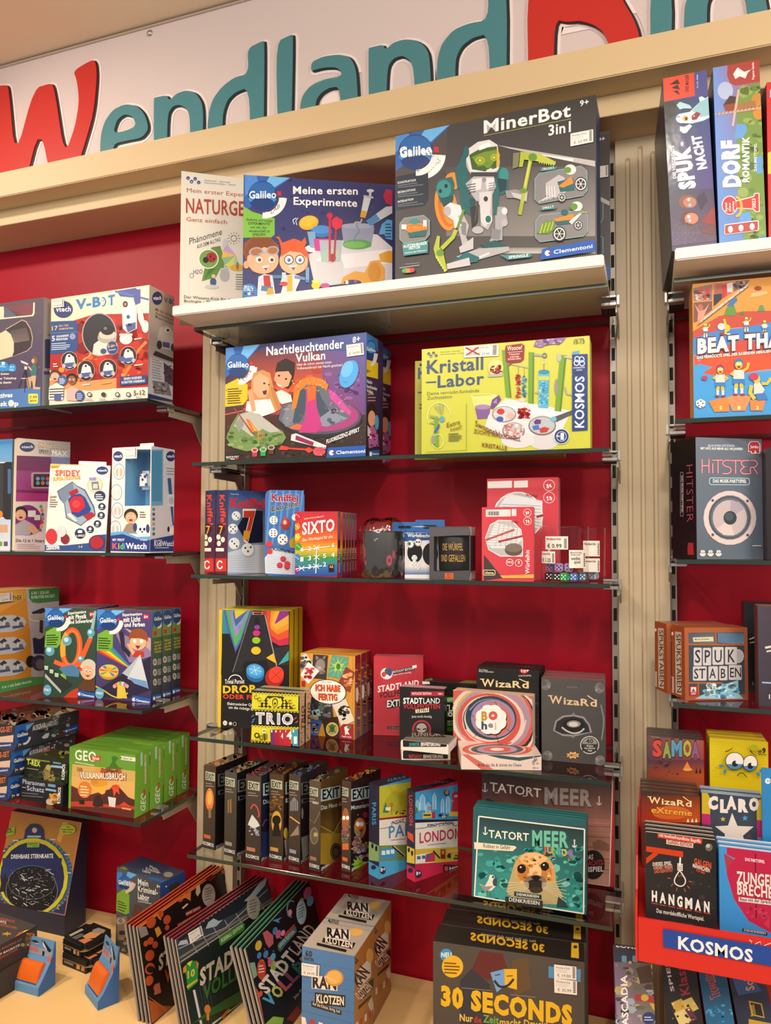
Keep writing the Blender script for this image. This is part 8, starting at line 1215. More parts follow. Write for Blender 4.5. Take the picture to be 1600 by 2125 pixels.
# block stacking games
zt=.745;A=pZ(627,1964,zt);B=pZ(736,1985,zt);R_=pZ(783.6,1925,zt)
b=Box('stacking_game_box','front blue and brown wooden block game box with price sticker','stacking game',['4a7ab0','a8743c','4a7ab0','a89c90','864','864'],np.linalg.norm(R_-B)-.001,zc,A=A,B=B,h=zt-zc,m=WRAP,group='wooden block games')
def klotz(a,x,y,kx,sl,s_=1.0,vert=None):
    def q(px_,py_): return (x+px_*kx,y+py_*s_+sl*px_*kx)
    a.P([q(-4,-62),q(125,-62),q(125,4),q(-4,4)],'dcd6d0');a.T('RAN',*q(0,-2),*q(120,-2),'24211f',56*s_,5);a.P([q(12,22),q(165,22),q(165,82),q(12,82)],'26221e');a.T('KLOTZEN',*q(20,72),*q(158,72),'e0d4c4',40*s_,4);a.E(*q(110,-60),46*kx,42*s_,'c88a3c');a.E(*q(108,-62),38*kx,34*s_,'d8a85a');a.P([q(62,-70),q(120,-45),q(118,-38),q(66,-58)],'e0b878')
a=b.front(X4,['4a78ac','4472a6','3f6ca0','4874a8']);[a.L([(60,420+50*i),(332,470+54*i)],2,'3a6294') for i in range(7)];a.T('60',82,396,116,402,'2a2826',28,4);a.T('KARTEN',76,416,124,426,'2a2826',16,4);klotz(a,118,556,1,.10);a.P([(112,622),(264,672),(262,694),(112,650)],'22221f');a.T('Auf die Kl\u00f6tze, fertig, los!',118,642,256,684,'d8d0c4',16,1)
for i in range(9): a.P([(60+44*i,700+14*i),(82+44*i,706+14*i),(90+44*i,745+14*i),(64+44*i,740+14*i)],'b82f34' if i % 2 else 'e0d8d4')
a.done()
a=b.right(X4,['b0783c','a8743c','a06c38','a8743c']);a.T('60',335,440,352,420,'2a3a54',26,4);a.P([(345,470),(410,400),(412,500),(345,565)],'dcd6d0');a.T('RAN',348,558,406,480,'24211f',56,5);a.P([(350,575),(424,505),(424,560),(352,630)],'26221e');a.T('KLOTZEN',354,622,420,556,'e0d4c4',40,4);a.E(405,395,18,36,'d8a85a');a.P([(348,650),(412,590),(412,605),(348,668)],'22221f');a.P([(395,640),(415,600),(432,640),(412,685)],'d8ccc0');[a.P([(335+22*i,735-20*i),(346+22*i,725-20*i),(346+22*i,760-20*i),(335+22*i,770-20*i)],'b82f34' if i % 2 else 'e0d8d4') for i in range(5)];a.done()
a=b.top(X4,['b0a49a','a89c92','a69a8e','b4a89c']);a.T('4',195,228,208,232,'2a2624',20,4);a.T('SPIELER',212,222,252,232,'2a2624',11,3);a.T('EDITION',208,232,248,242,'2a2624',11,3);a.P([(185,300),(195,262),(310,270),(305,316)],'dcd6d0');a.T('RAN',190,300,300,312,'24211f',44,5);a.P([(172,306),(335,332),(318,364),(165,328)],'26221e');a.T('KLOTZEN',182,330,318,358,'e0d4c4',30,4);a.E(338,276,34,22,'d8a85a');a.P([(140,330),(290,366),(286,380),(138,344)],'22221f');a.done()
dup(b.root,(0,b.d+.002,0),'second wooden block game box standing right behind the front one')
b.sticker(X4,[(64,428),(155,442),(152,504),(62,490)],'\u20ac 24.99')
# party quiz boxes in black and yellow
zt=.812;A=pZ(899,1953,zt);B=pZ(1212.5,1997,zt);Dp=np.linalg.norm(pZ(914,1919,zt)-A)
b=Box('quiz_game_box','front black party quiz box with yellow title and two price stickers','quiz game',['3c3634','2a2624','3c3634','221e1c','222','222'],min(.062,Dp),zc,A=A,B=B,h=zt-zc,m=WRAP,group='black and yellow quiz games')
a=b.front(X4,['4a4440','4a4440','3a3432','3c3836']);a.P([(915,470),(960,370),(1075,385),(1100,470),(1000,520)],'5a2226');a.P([(860,520),(920,460),(1010,540),(1000,739),(860,739)],'2a2e3a');a.P([(1120,420),(1200,400),(1215,560),(1130,600)],'5a4630');a.E(790,392,32,32,'3a8ac0');a.T('NEU',766,402,816,402,'f0f0f0',22,3);a.E(822,450,54,56,'d8aa2a');a.lines(4,780,428,862,16,'6a4c14',7,-4)
a.P([(1012,480),(1082,462),(1085,545),(1045,580)],'6a9ad0');a.P([(1082,462),(1146,462),(1146,566),(1085,550)],'d8aa2a');a.CV([(1032,520),(1060,550),(1100,545),(1130,512)],12,'2a2224');a.L([(1035,495),(1062,488)],5,'2a3a54');a.L([(1095,498),(1125,496)],5,'5a4010');a.L([(868,556),(1012,570)],3,'8a847c');a.L([(1112,590),(1240,604)],3,'8a847c')
a.T('30 SECONDS',764,640,1424,742,'d8aa1c',90,7);a.T('Nur',858,722,925,728,'e0b84a',34,3);a.T('die',930,730,968,734,'a83a2c',32,3);a.T('Zeit',976,728,1056,738,'6aa04a',36,3);a.T('macht Druck!',1060,745,1300,760,'c8a83a',36,3);a.P([(1305,448),(1468,462),(1466,528),(1305,505)],'4a88b8');a.done()
a=b.top(X4,'23201e');a.T('30 SECONDS',1284,378,912,316,'c89a1c',36,5);a.T('Nur die Zeit kann dich stoppen!',1240,330,968,292,'a89a80',12,1);a.P([(1418,405),(1420,330),(1456,330),(1458,410)],'d8b02a');a.E(1440,352,10,8,'3a2a10');a.L([(760,228),(1482,330)],4,'d8b02a');a.done()
b.sticker(X4,[(1333,436),(1445,448),(1445,515),(1333,505)],'\u20ac 19.00');b.sticker(X4,[(1333,505),(1448,520),(1448,590),(1335,578)],'\u20ac 35,99')
for i in (1,2): dup(b.root,(.004*i,(b.d+.004)*i,0),('second black party quiz box standing behind the front one','rearmost black party quiz box below the seal game')[i-1])

# ---------------------------------------------------------------- right bay
Z5=(1270,110,4.336);X5=(1380,560,6.25);X6=(1370,880,6.857);X7=(1370,1220,6.957);X8=(1250,1480,3.294);W6=(1400,1480,7.59)
b=Box('board_game_box','tall blue ghost board game box standing spine outwards on the white board','board game',['3a4a80','2a2f4a','2a2f4a','3a3a50','222','222'],.22,2.0505,1395,1488,161,Y0=1.362,Y1=1.366,roll=-.042,m=WRAP)
a=b.front(Z5,['3a4668','4a4a90','4a4668','3a3a5a'],name='spine_panel');a.P([(460,225),(735,155),(745,385),(470,440)],'d8442c');[a.P([(515+18*i,285+30*i),(590,235+50*i),(612,280+50*i)],'3a1a18') for i in range(3)];a.T('DREI MAGIER',690,350,690,195,'3a1a18',30,3);a.T('Art.-Nr. 40896',775,318,775,195,'c8c8d8',14,1)
a.grid([(475,440),(880,380),(920,1240),(510,1240)],['3a3a3c','2a4a88','4a3a80','3f4658'],6);a.P([(480,640),(560,560),(575,460),(540,430),(475,440)],'2f3430');a.P([(575,600),(600,550),(700,530),(790,440),(780,400),(810,390),(840,410),(870,390),(885,580),(820,610),(720,635),(620,630)],'c8dce0');a.P([(790,440),(880,400),(885,560),(800,580),(720,520)],'8ab8c4');a.E(625,590,50,42,'dce8ea');a.E(660,590,26,26,'d8a83a');a.E(668,592,12,16,'2a2220');a.P([(715,570),(760,530),(800,545),(760,600),(720,605)],'8a2a34');a.P([(730,570),(740,560),(745,575)],'eee');a.P([(580,470),(610,440),(640,450),(700,470),(720,500),(640,500),(610,510)],'a8ccd4');a.P([(610,660),(650,665),(700,640),(720,660),(670,720),(640,725),(610,700)],'c0d8dc');a.L([(582,578),(610,572)],7,'333')
a.T('DIE VERDREHTE',578,1130,556,835,'ece8ea',28,3);a.T('SPUK',745,1215,690,840,'f0e8ea',130,8);a.T('NACHT',852,1040,795,735,'ece4e8',78,7);a.E(630,820,12,20,'e8e0e4')
a.grid([(510,1240),(920,1220),(945,1690),(540,1740)],['3f4450','3a3458','5a4458','54466a'],5);a.E(680,1340,80,62,'7a4630');a.E(700,1345,60,48,'a8705c');a.E(690,1320,12,14,'d8d8d8');a.E(700,1370,14,14,'8ab0d0');a.E(700,1495,86,66,'5a2f24');a.E(715,1490,62,50,'b87a60');a.E(690,1475,14,15,'e0d8d8');a.E(700,1510,13,14,'9ab8d0');a.P([(760,1300),(830,1250),(860,1330),(800,1420)],'2a2440');a.P([(850,1460),(930,1370),(940,1560),(800,1520)],'8a2a34');a.P([(790,1570),(920,1560),(935,1640),(820,1620)],'6a3a3a')
for q in range(8): a.L([(660,1620),(660+140*math.cos(q*.785),1620+110*math.sin(q*.785))],2,'8a8494')
for r in (30,60,95): a.RG(660,1620,r*1.2,r,2,'8a8494')
a.done()
b=Box('board_game_box','tall green and blue windmill board game box standing spine outwards','board game',['5a80c0','4a7a8a','3a5a9a','6a5a50','222','222'],.22,2.0505,1493,1590.5,140,Y0=1.36,Y1=1.364,roll=-.022,m=WRAP)
a=b.front(Z5,['6a90d4','a04438','4a78b0','5a88cc'],name='spine_panel');a.P([(1040,100),(1325,40),(1330,255),(1110,295),(1060,270),(1035,200)],'a03a34');a.P([(1090,190),(1130,130),(1190,170),(1250,150),(1220,180),(1200,230),(1150,210),(1110,235)],'e8dcd8');a.T('Pegasus Spiele',1280,238,1276,85,'e8dcd8',20,2)
a.P([(1130,320),(1340,260),(1390,1640),(1180,1690),(1190,1500),(1130,1200),(1120,700)],'6a8a3c');a.S(60,1150,300,1380,1680,['5a7a34','7a9a44','4a6a34','88a050'],18,55,3,7);a.E(1020,340,70,80,'a8b4d4');a.P([(1120,640),(1200,640),(1220,690),(1180,760),(1100,780)],'5a94d0');a.P([(1140,1440),(1240,1430),(1260,1520),(1150,1540)],'5a94d0');a.P([(1280,940),(1350,920),(1360,1080),(1300,1090)],'5a94c8');a.E(1310,450,60,90,'b8802f');a.E(1320,540,50,60,'d8802c')
a.P([(1000,470),(1050,400),(1110,390),(1115,540),(1020,520)],'8a3a24');a.P([(1000,470),(1060,385),(1115,395),(1110,450)],'3f2a20');a.P([(1115,480),(1180,440),(1290,430),(1300,520),(1120,540)],'9a6a3c');a.L([(930,555),(1345,490)],20,'b8a090');a.L([(1140,330),(1085,660)],20,'c8a898');[a.L([(940+34*i,560-6*i),(956+34*i,540-6*i)],5,'6a3a2a') for i in range(12)]
a.T('DORF',1150,1205,1130,785,'f4f0f0',140,8);a.T('ROMANTIK',1232,1165,1232,755,'f0ecec',58,5);a.T('DAS BRETTSPIEL',1300,1065,1300,815,'f0ecec',22,2);pass
a.E(1058,1372,72,86,'e8dcd8');a.E(1058,1372,64,78,'b82a2c');a.P([(1110,1330),(1270,1290),(1285,1260),(1325,1262),(1330,1430),(1290,1435),(1270,1410),(1120,1400)],'e8dcd8');a.P([(1115,1338),(1275,1298),(1290,1268),(1318,1268),(1322,1424),(1295,1428),(1275,1402),(1120,1394)],'c02a2c');[a.T(s_,1036+32*i,1430,1034+32*i,1350-14*(i == 2),'f0e8e4',20,2) for i,s_ in enumerate(('Spiel','des','Jahres'))];a.RG(1120,1385,56,96,24,'c8a83a',-100,100);a.T('2023',1290,1398,1290,1312,'f0e8e4',30,3);a.RR(1010,1545,1320,1640,14,'e0d4d0',40);a.RR(1016,1552,1312,1634,12,'a83a34',38);[a.E(x,1590-.13*(x-1060),22,30,'e8dcd8') for x in (1065,1160,1260)];a.done()
b=Box('board_game_box','tall red and yellow board game box cut off by the right picture edge','board game',['b82a2a','a02020','8a1c1c','8a2a2a','222','222'],.22,2.0505,1595.5,1680,172,Y0=1.362,Y1=1.366,m=WRAP)
a=b.front((1270,110,4.336),'c02a28',name='spine_panel');a.P([(1400,900),(1500,850),(1500,1080),(1400,1090)],'d8b83a');a.R(1424,330,1470,400,'eee');a.done()
b=Box('party_game_box','orange and blue party game box with cartoon athletes on a podium','party game',['d8903a','d8903a','c8843a','c8843a','864','864'],.07,1.764,1440,1665,590,569,Y0=1.404)
a=b.front(X5,['d08c3c','d8984a','3f94d4','3f94d4']);a.P([(340,190),(1800,60),(1800,560),(1200,540),(700,600),(350,800)],'d2903e');a.P([(350,800),(700,600),(1000,540),(1800,520),(1800,700),(1300,720),(800,760),(360,900)],'b8483a');a.P([(360,890),(700,780),(1000,755),(1300,690),(1800,640),(1800,1000),(370,1100)],'3f80c8');a.P([(760,1000),(1000,900),(1375,960),(1375,1100),(440,1180)],'c04838')
a.P([(380,1100),(440,1190),(600,1110),(1800,1060),(1800,1270),(1300,1290),(1000,1340),(700,1380),(480,1340),(620,1260),(450,1220),(380,1240)],'d8502f');a.P([(375,1240),(450,1225),(600,1260),(490,1340),(700,1385),(1100,1340),(1800,1270),(1800,1900),(375,1880)],'3f98d8')
for q,k in (([(362,240),(615,185),(612,390),(370,405)],'8a6a6a'),([(628,180),(880,150),(870,300),(740,380),(630,480)],'b06a60'),([(890,150),(1100,130),(1050,200),(890,285)],'6a5a60'),([(370,425),(612,405),(610,520),(400,680),(370,680)],'7a4a44')): a.P(q,k)
a.S(16,380,260,600,380,['b03a30','c8a090','4a3a3c','c8b8b8'],18,46,5);a.P([(640,300),(660,190),(740,180),(750,300),(700,340)],'9a5a48');a.P([(740,200),(800,180),(800,330),(740,380)],'b8302c');a.P([(630,320),(740,310),(735,380),(632,478)],'2a2c38');a.P([(800,180),(880,160),(870,290),(810,290)],'c8c4c4');a.S(18,895,150,1050,260,['4a3c44','b08a84','7a6a70'],14,30,6);a.P([(420,660),(430,560),(380,440),(440,520),(510,520),(580,430),(520,560),(500,620)],'c89080');a.E(460,490,34,44,'a86a5a')
a.P([(400,740),(450,690),(1080,200),(1085,225),(470,700)],'6a4a3a');a.T('163 HERAUSFORDERUNGEN F\u00dcR FAMILIE UND FREUNDE',458,690,1075,215,'f0e8e0',34,3)
a.P([(765,590),(790,510),(850,440),(900,480),(930,560),(900,600)],'5a8a3a');a.P([(800,470),(870,380),(930,360),(940,400),(890,450),(900,480)],'3a70a8');a.P([(1080,380),(1140,300),(1320,275),(1330,310),(1200,350),(1110,355)],'c8b07a');a.E(1205,240,48,28,'8a3428');a.P([(1200,540),(1230,460),(1270,460),(1300,540)],'5a8a5a');a.E(1000,565,26,24,'4a7a34')
Y_,Sh,Sw='d8b83c','d8d0c8','3a78b8'
def athlete(x,y,s_,hair=None,arm=1):
    a.L([(x-26*s_,y+110*s_),(x-34*s_,y+190*s_)],40*s_,Y_);a.L([(x+26*s_,y+110*s_),(x+34*s_,y+190*s_)],40*s_,Y_);a.L([(x-34*s_,y+180*s_),(x-34*s_,y+240*s_)],30*s_,'e8e4e4');a.L([(x+34*s_,y+180*s_),(x+34*s_,y+240*s_)],30*s_,'e8e4e4');a.E(x-40*s_,y+250*s_,30*s_,14*s_,'9a2a4a');a.E(x+40*s_,y+250*s_,30*s_,14*s_,'9a2a4a')
    a.L([(x-45*s_,y-10*s_),(x-90*s_,y+20*s_),(x-50*s_,y+30*s_)],30*s_,Y_);a.L([(x+45*s_,y-10*s_),(x+95*s_,y+(20 if arm < 0 else -50)*s_),(x+110*s_,y-110*s_)] if arm > 0 else [(x+45*s_,y-10*s_),(x+100*s_,y+25*s_),(x+60*s_,y+40*s_)],30*s_,Y_)
    a.P([(x-56*s_,y-30*s_),(x+56*s_,y-30*s_),(x+62*s_,y+70*s_),(x+40*s_,y+84*s_),(x-40*s_,y+84*s_),(x-62*s_,y+70*s_)],Sh);a.P([(x-62*s_,y+72*s_),(x+62*s_,y+72*s_),(x+66*s_,y+132*s_),(x,y+120*s_),(x-66*s_,y+132*s_)],Sw)
    if hair: a.E(x,y-100*s_,50*s_,62*s_,hair)
    a.E(x,y-84*s_,40*s_,48*s_,Y_);[a.E(x+dx*s_,y-98*s_,11*s_,13*s_,'f4f0e8') or a.E(x+dx*s_,y-97*s_,5*s_,6*s_,'222') for dx in (-14,14)];a.P([(x-24*s_,y-72*s_),(x+26*s_,y-72*s_),(x+10*s_,y-50*s_),(x-10*s_,y-50*s_)],'7a2a28')
    if hair: a.P([(x-44*s_,y-110*s_),(x-30*s_,y-150*s_),(x+30*s_,y-150*s_),(x+46*s_,y-110*s_),(x,y-126*s_)],hair)
for x,y,s_,ar in ((525,760,.5,1),(1055,680,.52,1),(1290,720,.5,-1)): athlete(x,y,s_,None,ar)
a.E(730,740,50,46,'c8ccd4');a.L([(765,640),(790,740),(785,840)],34,Y_);a.E(810,760,34,46,Y_);a.E(740,830,30,20,'9a2a4a');a.E(825,840,22,14,'e8e0e0')
a.T('BEAT THAT!',412,1100,1700,985,'4a2a34',190,12);a.T('BEAT THAT!',420,1082,1700,968,'ecdfe0',172,7);a.T('DAS VERR\u00dcCKTE SPIEL DER RASENDEN HERAUSFORDERUNGEN',415,1158,1640,1052,'f4ece8',36,4)
a.P([(565,1705),(800,1650),(830,1690),(830,1840),(640,1845)],'d8843a');a.P([(800,1660),(880,1625),(1120,1640),(1100,1690),(1040,1830),(870,1835)],'d88a5a');a.P([(1095,1690),(1300,1690),(1270,1830),(1110,1830)],'d0804a');[a.T(k,x,1812,x+34,1810,'f0dca8',40,5) for k,x in (('2',705),('1',942),('3',1180))]
athlete(715,1390,1.0,'8a3a6a',-1);athlete(955,1335,1.15,'2f78a8',1);a.P([(1150,1480),(1210,1440),(1290,1560),(1260,1610),(1150,1620)],Sh);a.L([(1120,1500),(1100,1600),(1160,1680)],50,Y_);a.L([(1250,1480),(1320,1480),(1370,1410)],40,Y_);a.E(1185,1420,46,56,Y_);a.E(1150,1390,60,50,'b83a5a');a.P([(1170,1610),(1290,1600),(1330,1680),(1200,1700)],Sw);a.E(510,1405,36,30,'b83048');a.P([(400,1710),(460,1675),(522,1710),(520,1765),(460,1800),(405,1765)],'e8e0e0');[a.E(x,y,10,9,'222',n=8) for x,y in ((462,1705),(425,1735),(490,1735),(437,1765),(472,1780))];a.done()
# third glass: loudspeaker game and neighbours
z3=1.516
b=Box('music_game_box','grey music party game box with a large printed loudspeaker','music game',['6a7480','3a3a44','1c181c','2a262a','222','222'],.075,z3,1446.3,1580.5,907.7,912,Y0=1.405,m=FILM)
a=b.front(X6,['6a7684','667080','5c6878','606c7a']);a.T('BILDE EINEN ZEITSTRAHL',682,320,1062,322,'dfe2e8',28,.5);a.T('MIT HITS AUS MEHR ALS 100 JAHREN',576,362,1172,370,'f0f0f4',32,3);[a.CV(p,w_,k_) for w_,k_ in ((24,'b83a50'),(11,'ecb4bc')) for p in ([(595,500),(595,700)],[(595,592),(692,592)],[(692,500),(692,700)],[(745,560),(745,700)],[(740,514),(890,514)],[(820,514),(820,705)],[(985,518),(915,520),(888,560),(925,602),(985,618),(1006,665),(965,704),(885,706)],[(990,520),(1152,520)],[(1070,520),(1070,707)],[(1272,520),(1175,524),(1150,565),(1190,606),(1240,612),(1190,614),(1142,660),(1175,706),(1272,710)],[(1284,712),(1284,622),(1345,612),(1380,565),(1345,522),(1284,520)],[(1320,615),(1385,712)])];a.RR(692,760,1272,868,34,'a8ccd8',-6);a.RR(704,772,1260,856,26,'5c6878',-6);a.T('DAS MUSIK-PARTYSPIEL',748,832,1226,838,'f0f0f4',46,3.5)
a.E(988,1335,378,388,'c8b4b8');a.E(988,1335,372,382,'dcc8c8');a.E(988,1330,305,320,'8a8890');a.E(982,1330,294,308,'4a5460');a.E(985,1330,272,284,'64707c');a.E(986,1335,244,254,'c4b4b8');a.P([(986,1335),(800,1500),(900,1580),(1050,1585)],'d8c8c4');a.P([(986,1335),(1000,1085),(1120,1110),(1200,1200)],'aca0b0');a.E(990,1335,94,98,'3a444c');a.E(975,1315,60,62,'4f5a64')
for x,y in ((742,1087),(1236,1095),(743,1575),(1238,1580)): a.E(x,y,20,20,'6a6870');a.E(x,y,10,10,'3a3a40')
a.P([(1245,400),(1245,290),(1280,245),(1385,245),(1418,290),(1415,425),(1360,420),(1290,425),(1280,395)],'ecdcdc');a.P([(1255,390),(1255,295),(1285,255),(1380,255),(1408,295),(1405,415),(1365,412),(1345,370),(1330,415),(1298,415),(1295,385)],'b82a3a');a.T('Jumbo',1275,342,1392,344,'f0e0e0',40,2)
for x in (600,710,824): a.E(x,1838,46,46,'dcd8d8');a.R(x-46,1800,x+46,1838,'5c6878');a.E(x-16,1815,15,20,'dcd8d8');a.E(x+16,1815,15,20,'dcd8d8')
a.R(1305,1726,1432,1738,'dcd8d8');a.done()
a=b.left(X6,'181418');a.T('HITSTER',372,585,380,1395,'b0505c',92,-2,up=(1,-.1));a.RR(286,680,332,1318,22,'8a7c80');a.RR(293,690,325,1308,16,'181418');a.T('DAS MUSIK-PARTYSPIEL',302,735,304,1262,'b8b0b4',24,3,up=(1,-.1));a.P([(400,1690),(470,1690),(480,1860),(395,1860),(390,1780)],'b02a34');a.done()
b=Box('music_game_box','rainbow edged box peeking out behind the loudspeaker game','music game',['4a6a5a','555','6a7a4a','444','333','333'],.03,z3,1406.5,1500,922,Y0=1.51,Y1=1.53)
a=b.front(X6,['4a4a80','3a3a60','8a9a4a','9aa84a']);a.done()
b=Box('game_box','dark box beside the loudspeaker game, cut off by the right edge','game',['221c22','222','221c22','222','111','111'],.06,z3,1592,1680,930,Y0=1.43,Y1=1.43,m=WRAP);b.front(X6,['2a2228','221c22','1c181c','241e24']).done()
# fourth glass: brown letter game and dark boxes
z4=1.265;A=pZ(1421.7,1454,z4);B=pZ(1553,1453,z4)
b=Box('letter_game_box','front brown letter game box with separate white letter tiles on the cover','letter game',['9a4a28','4a4a54','8a4424','9a5a3a','632','632'],.052,z4,A=A,B=B,h=atv(A,1303)-z4,m=WRAP,group='brown letter games')
a=b.front(X7,['a85a34','a0583a','8a4a34','a05030']);a.P([(410,650),(1210,640),(1225,1530),(415,1550)],'3a4650');a.grid([(415,660),(780,650),(780,800),(415,800)],['4a5a68','54646e','6a7a84','4a5a68'],3);a.grid([(830,650),(1210,650),(1210,820),(830,790)],['5a7a9a','4a6a8a','6a8aa8','5a7494'],3);a.L([(800,650),(805,830)],26,'a85c30');a.L([(410,815),(1215,820)],26,'a85c30');a.L([(410,1370),(900,1375)],26,'a85c30');a.L([(550,1370),(550,1540)],24,'a85c30');a.P([(470,715),(765,705),(770,770),(480,778)],'d8cca8');a.T('Moritz Dressler',500,755,706,748,'4a4030',24,2)
a.P([(500,1600),(900,1400),(1125,1330),(1130,1520),(1200,1600)],'8ac0d8');a.S(60,620,1400,1130,1590,['6aa8cc','a8d4e0','4a88b0','d0e4e8'],14,46,3);a.E(1125,985,82,100,'c8c0b8');a.E(1125,985,66,82,'b0b4bc')
for x0,y0,x1,y1 in ((480,860,600,1125),(612,862,736,1120),(750,850,915,1112),(932,850,1110,1108),(468,1130,670,1340),(692,1128,832,1338),(846,1125,970,1335),(985,1110,1175,1330)): a.RR(x0,y0,x1,y1,18,'9a98a0');a.RR(x0+5,y0+5,x1-3,y1-5,16,'ccc8cc')
for t0,x0,x1,y,h_ in (('S',500,578,1078,180),('P',640,718,1078,178),('U',782,886,1075,178),('K',975,1075,1072,180),('ST',485,650,1308,140),('A',708,800,1302,138),('B',872,940,1300,135),('EN',1005,1165,1288,135)): a.T(t0,x0,y,x1,y-2,'2c3038',h_,1)
a.P([(420,1420),(532,1415),(535,1550),(425,1555)],'a82a34');a.R(440,1432,515,1500,'e8dcdc');a.P([(450,1495),(475,1445),(505,1495)],'a82a34');a.T('NSV',445,1540,515,1538,'e0d0d0',26,3);a.done()
a=b.left(X7,'9a4a26');a.P([(215,630),(305,640),(310,1550),(225,1520)],'c8bca8');a.T('SPUKSTABEN',232,665,245,1510,'3a3430',64,1,up=(1,-.03));a.P([(140,615),(205,620),(205,705),(145,690)],'a8343a');a.E(172,660,22,26,'e8dcdc');a.P([(145,1270),(200,1285),(200,1520),(145,1495)],'c8b0a8');a.done()
dup(b.root,(-.008,.056,0),'second brown letter game box just behind the front one');
b=Box('puzzle_game_box','dark shrink-wrapped puzzle game box behind the brown letter game','puzzle game',['201e24','1c1a1e','4a2a34','3a3438','111','111'],.045,z4,1546,1660,1250,Y0=1.54,Y1=1.54,m=WRAP);a=b.front(X7,'201e24');a.P([(1280,740),(1370,700),(1380,715),(1290,750)],'d8d4d4');a.P([(1290,790),(1370,770),(1380,785),(1300,800)],'d8d4d4');a.T('1-2',1330,1405,1410,1405,'a8a0a0',50,3);a.done()
b=Box('puzzle_game_box','dark grey shrink-wrapped puzzle game box at the right picture edge','puzzle game',['4a4248','4a4248','5a3a34','8a6a54','222','222'],.05,z4,1575,1690,1258,Y0=1.425,Y1=1.425,m=WRAP);a=b.front(X7,['4a4250','3a343c','34303a','3c3640']);a.P([(1510,850),(1650,820),(1650,850),(1520,880)],'d8cfc8');a.P([(1530,910),(1650,880),(1650,905),(1540,930)],'d8cfc8');a.L([(1470,1365),(1650,1375)],22,'9ab0d0');a.T('1-6',1570,1600,1680,1600,'e0dcdc',60,4);a.done()
# red stepped display stand with card games
RS=mat('red_display','d02a22',rough=.4)
t=thing('display_stand','red stepped card game stand with a blue publisher sign on its front','display stand',(-.024,1.272,.552))
def zz_(z): return z-.552
prism('stand_body',[(0,zz_(.884)),(0,zz_(.934)),(.088,zz_(.934)),(.088,zz_(.99)),(.178,zz_(.99)),(.178,zz_(1.075)),(.262,zz_(1.075)),(.262,zz_(.884))],'x',0,.45,RS,t,.001)
prism('front_lip',[(-.006,zz_(.882)),(-.006,zz_(.950)),(-.001,zz_(.950)),(-.001,zz_(.882))],'x',0,.45,RS,t,.001)
prism('side_wall',[(-.006,zz_(.882)),(-.006,zz_(.955)),(.05,zz_(.97)),(.088,zz_(1.01)),(.14,zz_(1.02)),(.178,zz_(1.03)),(.262,zz_(1.035)),(.262,zz_(.882))],'x',-.004,-.0005,RS,t)
box_obj('stand_base',0,.45,.25,.36,zz_(.884),zz_(.89),RS,t);box_obj('stand_leg',.05,.40,.345,.36,0,zz_(.884),RS,t)
q0=pY(1376,1928.7,1.262);q1=pY(1376,1967,1.262);a=Art(t,'sign_plate',(q0[0]+.024,-.0075,zz_(q1[2])),(1,0,0),(0,0,1),.30,q0[2]-q1[2],X8,'23479a');a.T('KOSMOS',518,1608,1028,1702,'f0ecea',82,3.5);a.done()
a=Art(t,'lip_print',(.16,-.0064,zz_(.885)),(1,0,0),(0,0,1),.26,.062,X8,None);a.L([(980,1545),(1020,1560),(1020,1590),(1080,1560),(1090,1595),(1153,1570)],6,'e8dcd8');a.done()
def card_box(name,lab_,uL,uR,vt,Y,z,dep,cols,n,sp,grp,names,m=WRAP,dz=0.0):
    b=Box(name,lab_,'card game',cols,dep,z,uL,uR,vt,Y0=Y,Y1=Y+.003,m=m,group=grp if n > 1 else None)
    for i in range(1,n): dup(b.root,(0,sp*i,dz*i),names[i-1])
    return b
b=card_box('card_game_box','front island sunset card game with coloured carved letters, top row',1345,1462,1528,1.452,1.0755,.015,['5a3a3c','3a3434','3a3434','4a4444','222','222'],4,.019,'island card games',['second island card game behind the front sunset one','third island card game from the front, top row','rearmost island card game of the top row'])
a=b.front(X8,['7a4a44','a85a40','a84a24','6a3428']);a.grid([(305,160),(695,160),(695,330),(310,320)],['6a4444','a8584a','8a3a34','4a3448'],4);a.grid([(310,320),(695,320),(695,440),(310,430)],['4a3040','5a3040','b8541f','8a3a1c'],4)
for t0,x0,x1,y,k in (('S',342,408,290,'c8483a'),('A',412,470,300,'8aa04a'),('M',472,545,290,'5a94b0'),('O',552,610,290,'b0a83a'),('A',608,664,300,'8a5a8a')): a.T(t0,x0-3,y+3,x1+3,y+5,'2a1c1c',108,8);a.T(t0,x0,y,x1,y+2,k,100,6)
a.P([(550,385),(580,330),(600,370),(620,390)],'e8802a');a.E(582,385,30,10,'e0a04a');[a.P([(x,410),(x+8,370),(x+16,410)],'2a1c1c') for x in (635,660)];a.S(16,330,330,520,430,['2a2426','4a2a24','5a4a3a'],6,18,4);a.T('UWE ROSEN',330,160,388,166,'e0d8d4',8,2);a.done()
b=card_box('card_game_box','front yellow card game with two big crying eyes, top row',1474,1596,1531,1.452,1.0755,.02,['d0b41c','b89a18','a88a14','c8a830','864','864'],3,.0225,'crying eyes card games',['second yellow crying eyes card game behind the front one','rearmost yellow crying eyes card game of the top row'],FILM)
a=b.front(W6,['d8c01c','d4bc20','d8b81a','dcc41e']);[a.E(600+44*i+22*(j % 2),440+46*j+4*i,6,7,'c8a41c',n=6) for i in range(20) for j in range(13)];a.E(1240,530,60,50,'a8a424');a.T('ab',1305,602,1362,604,'2a2620',42,5);a.T('9',1370,610,1425,612,'2a2620',74,7);a.T('Jahren',1305,636,1436,648,'2a2620',22,3)
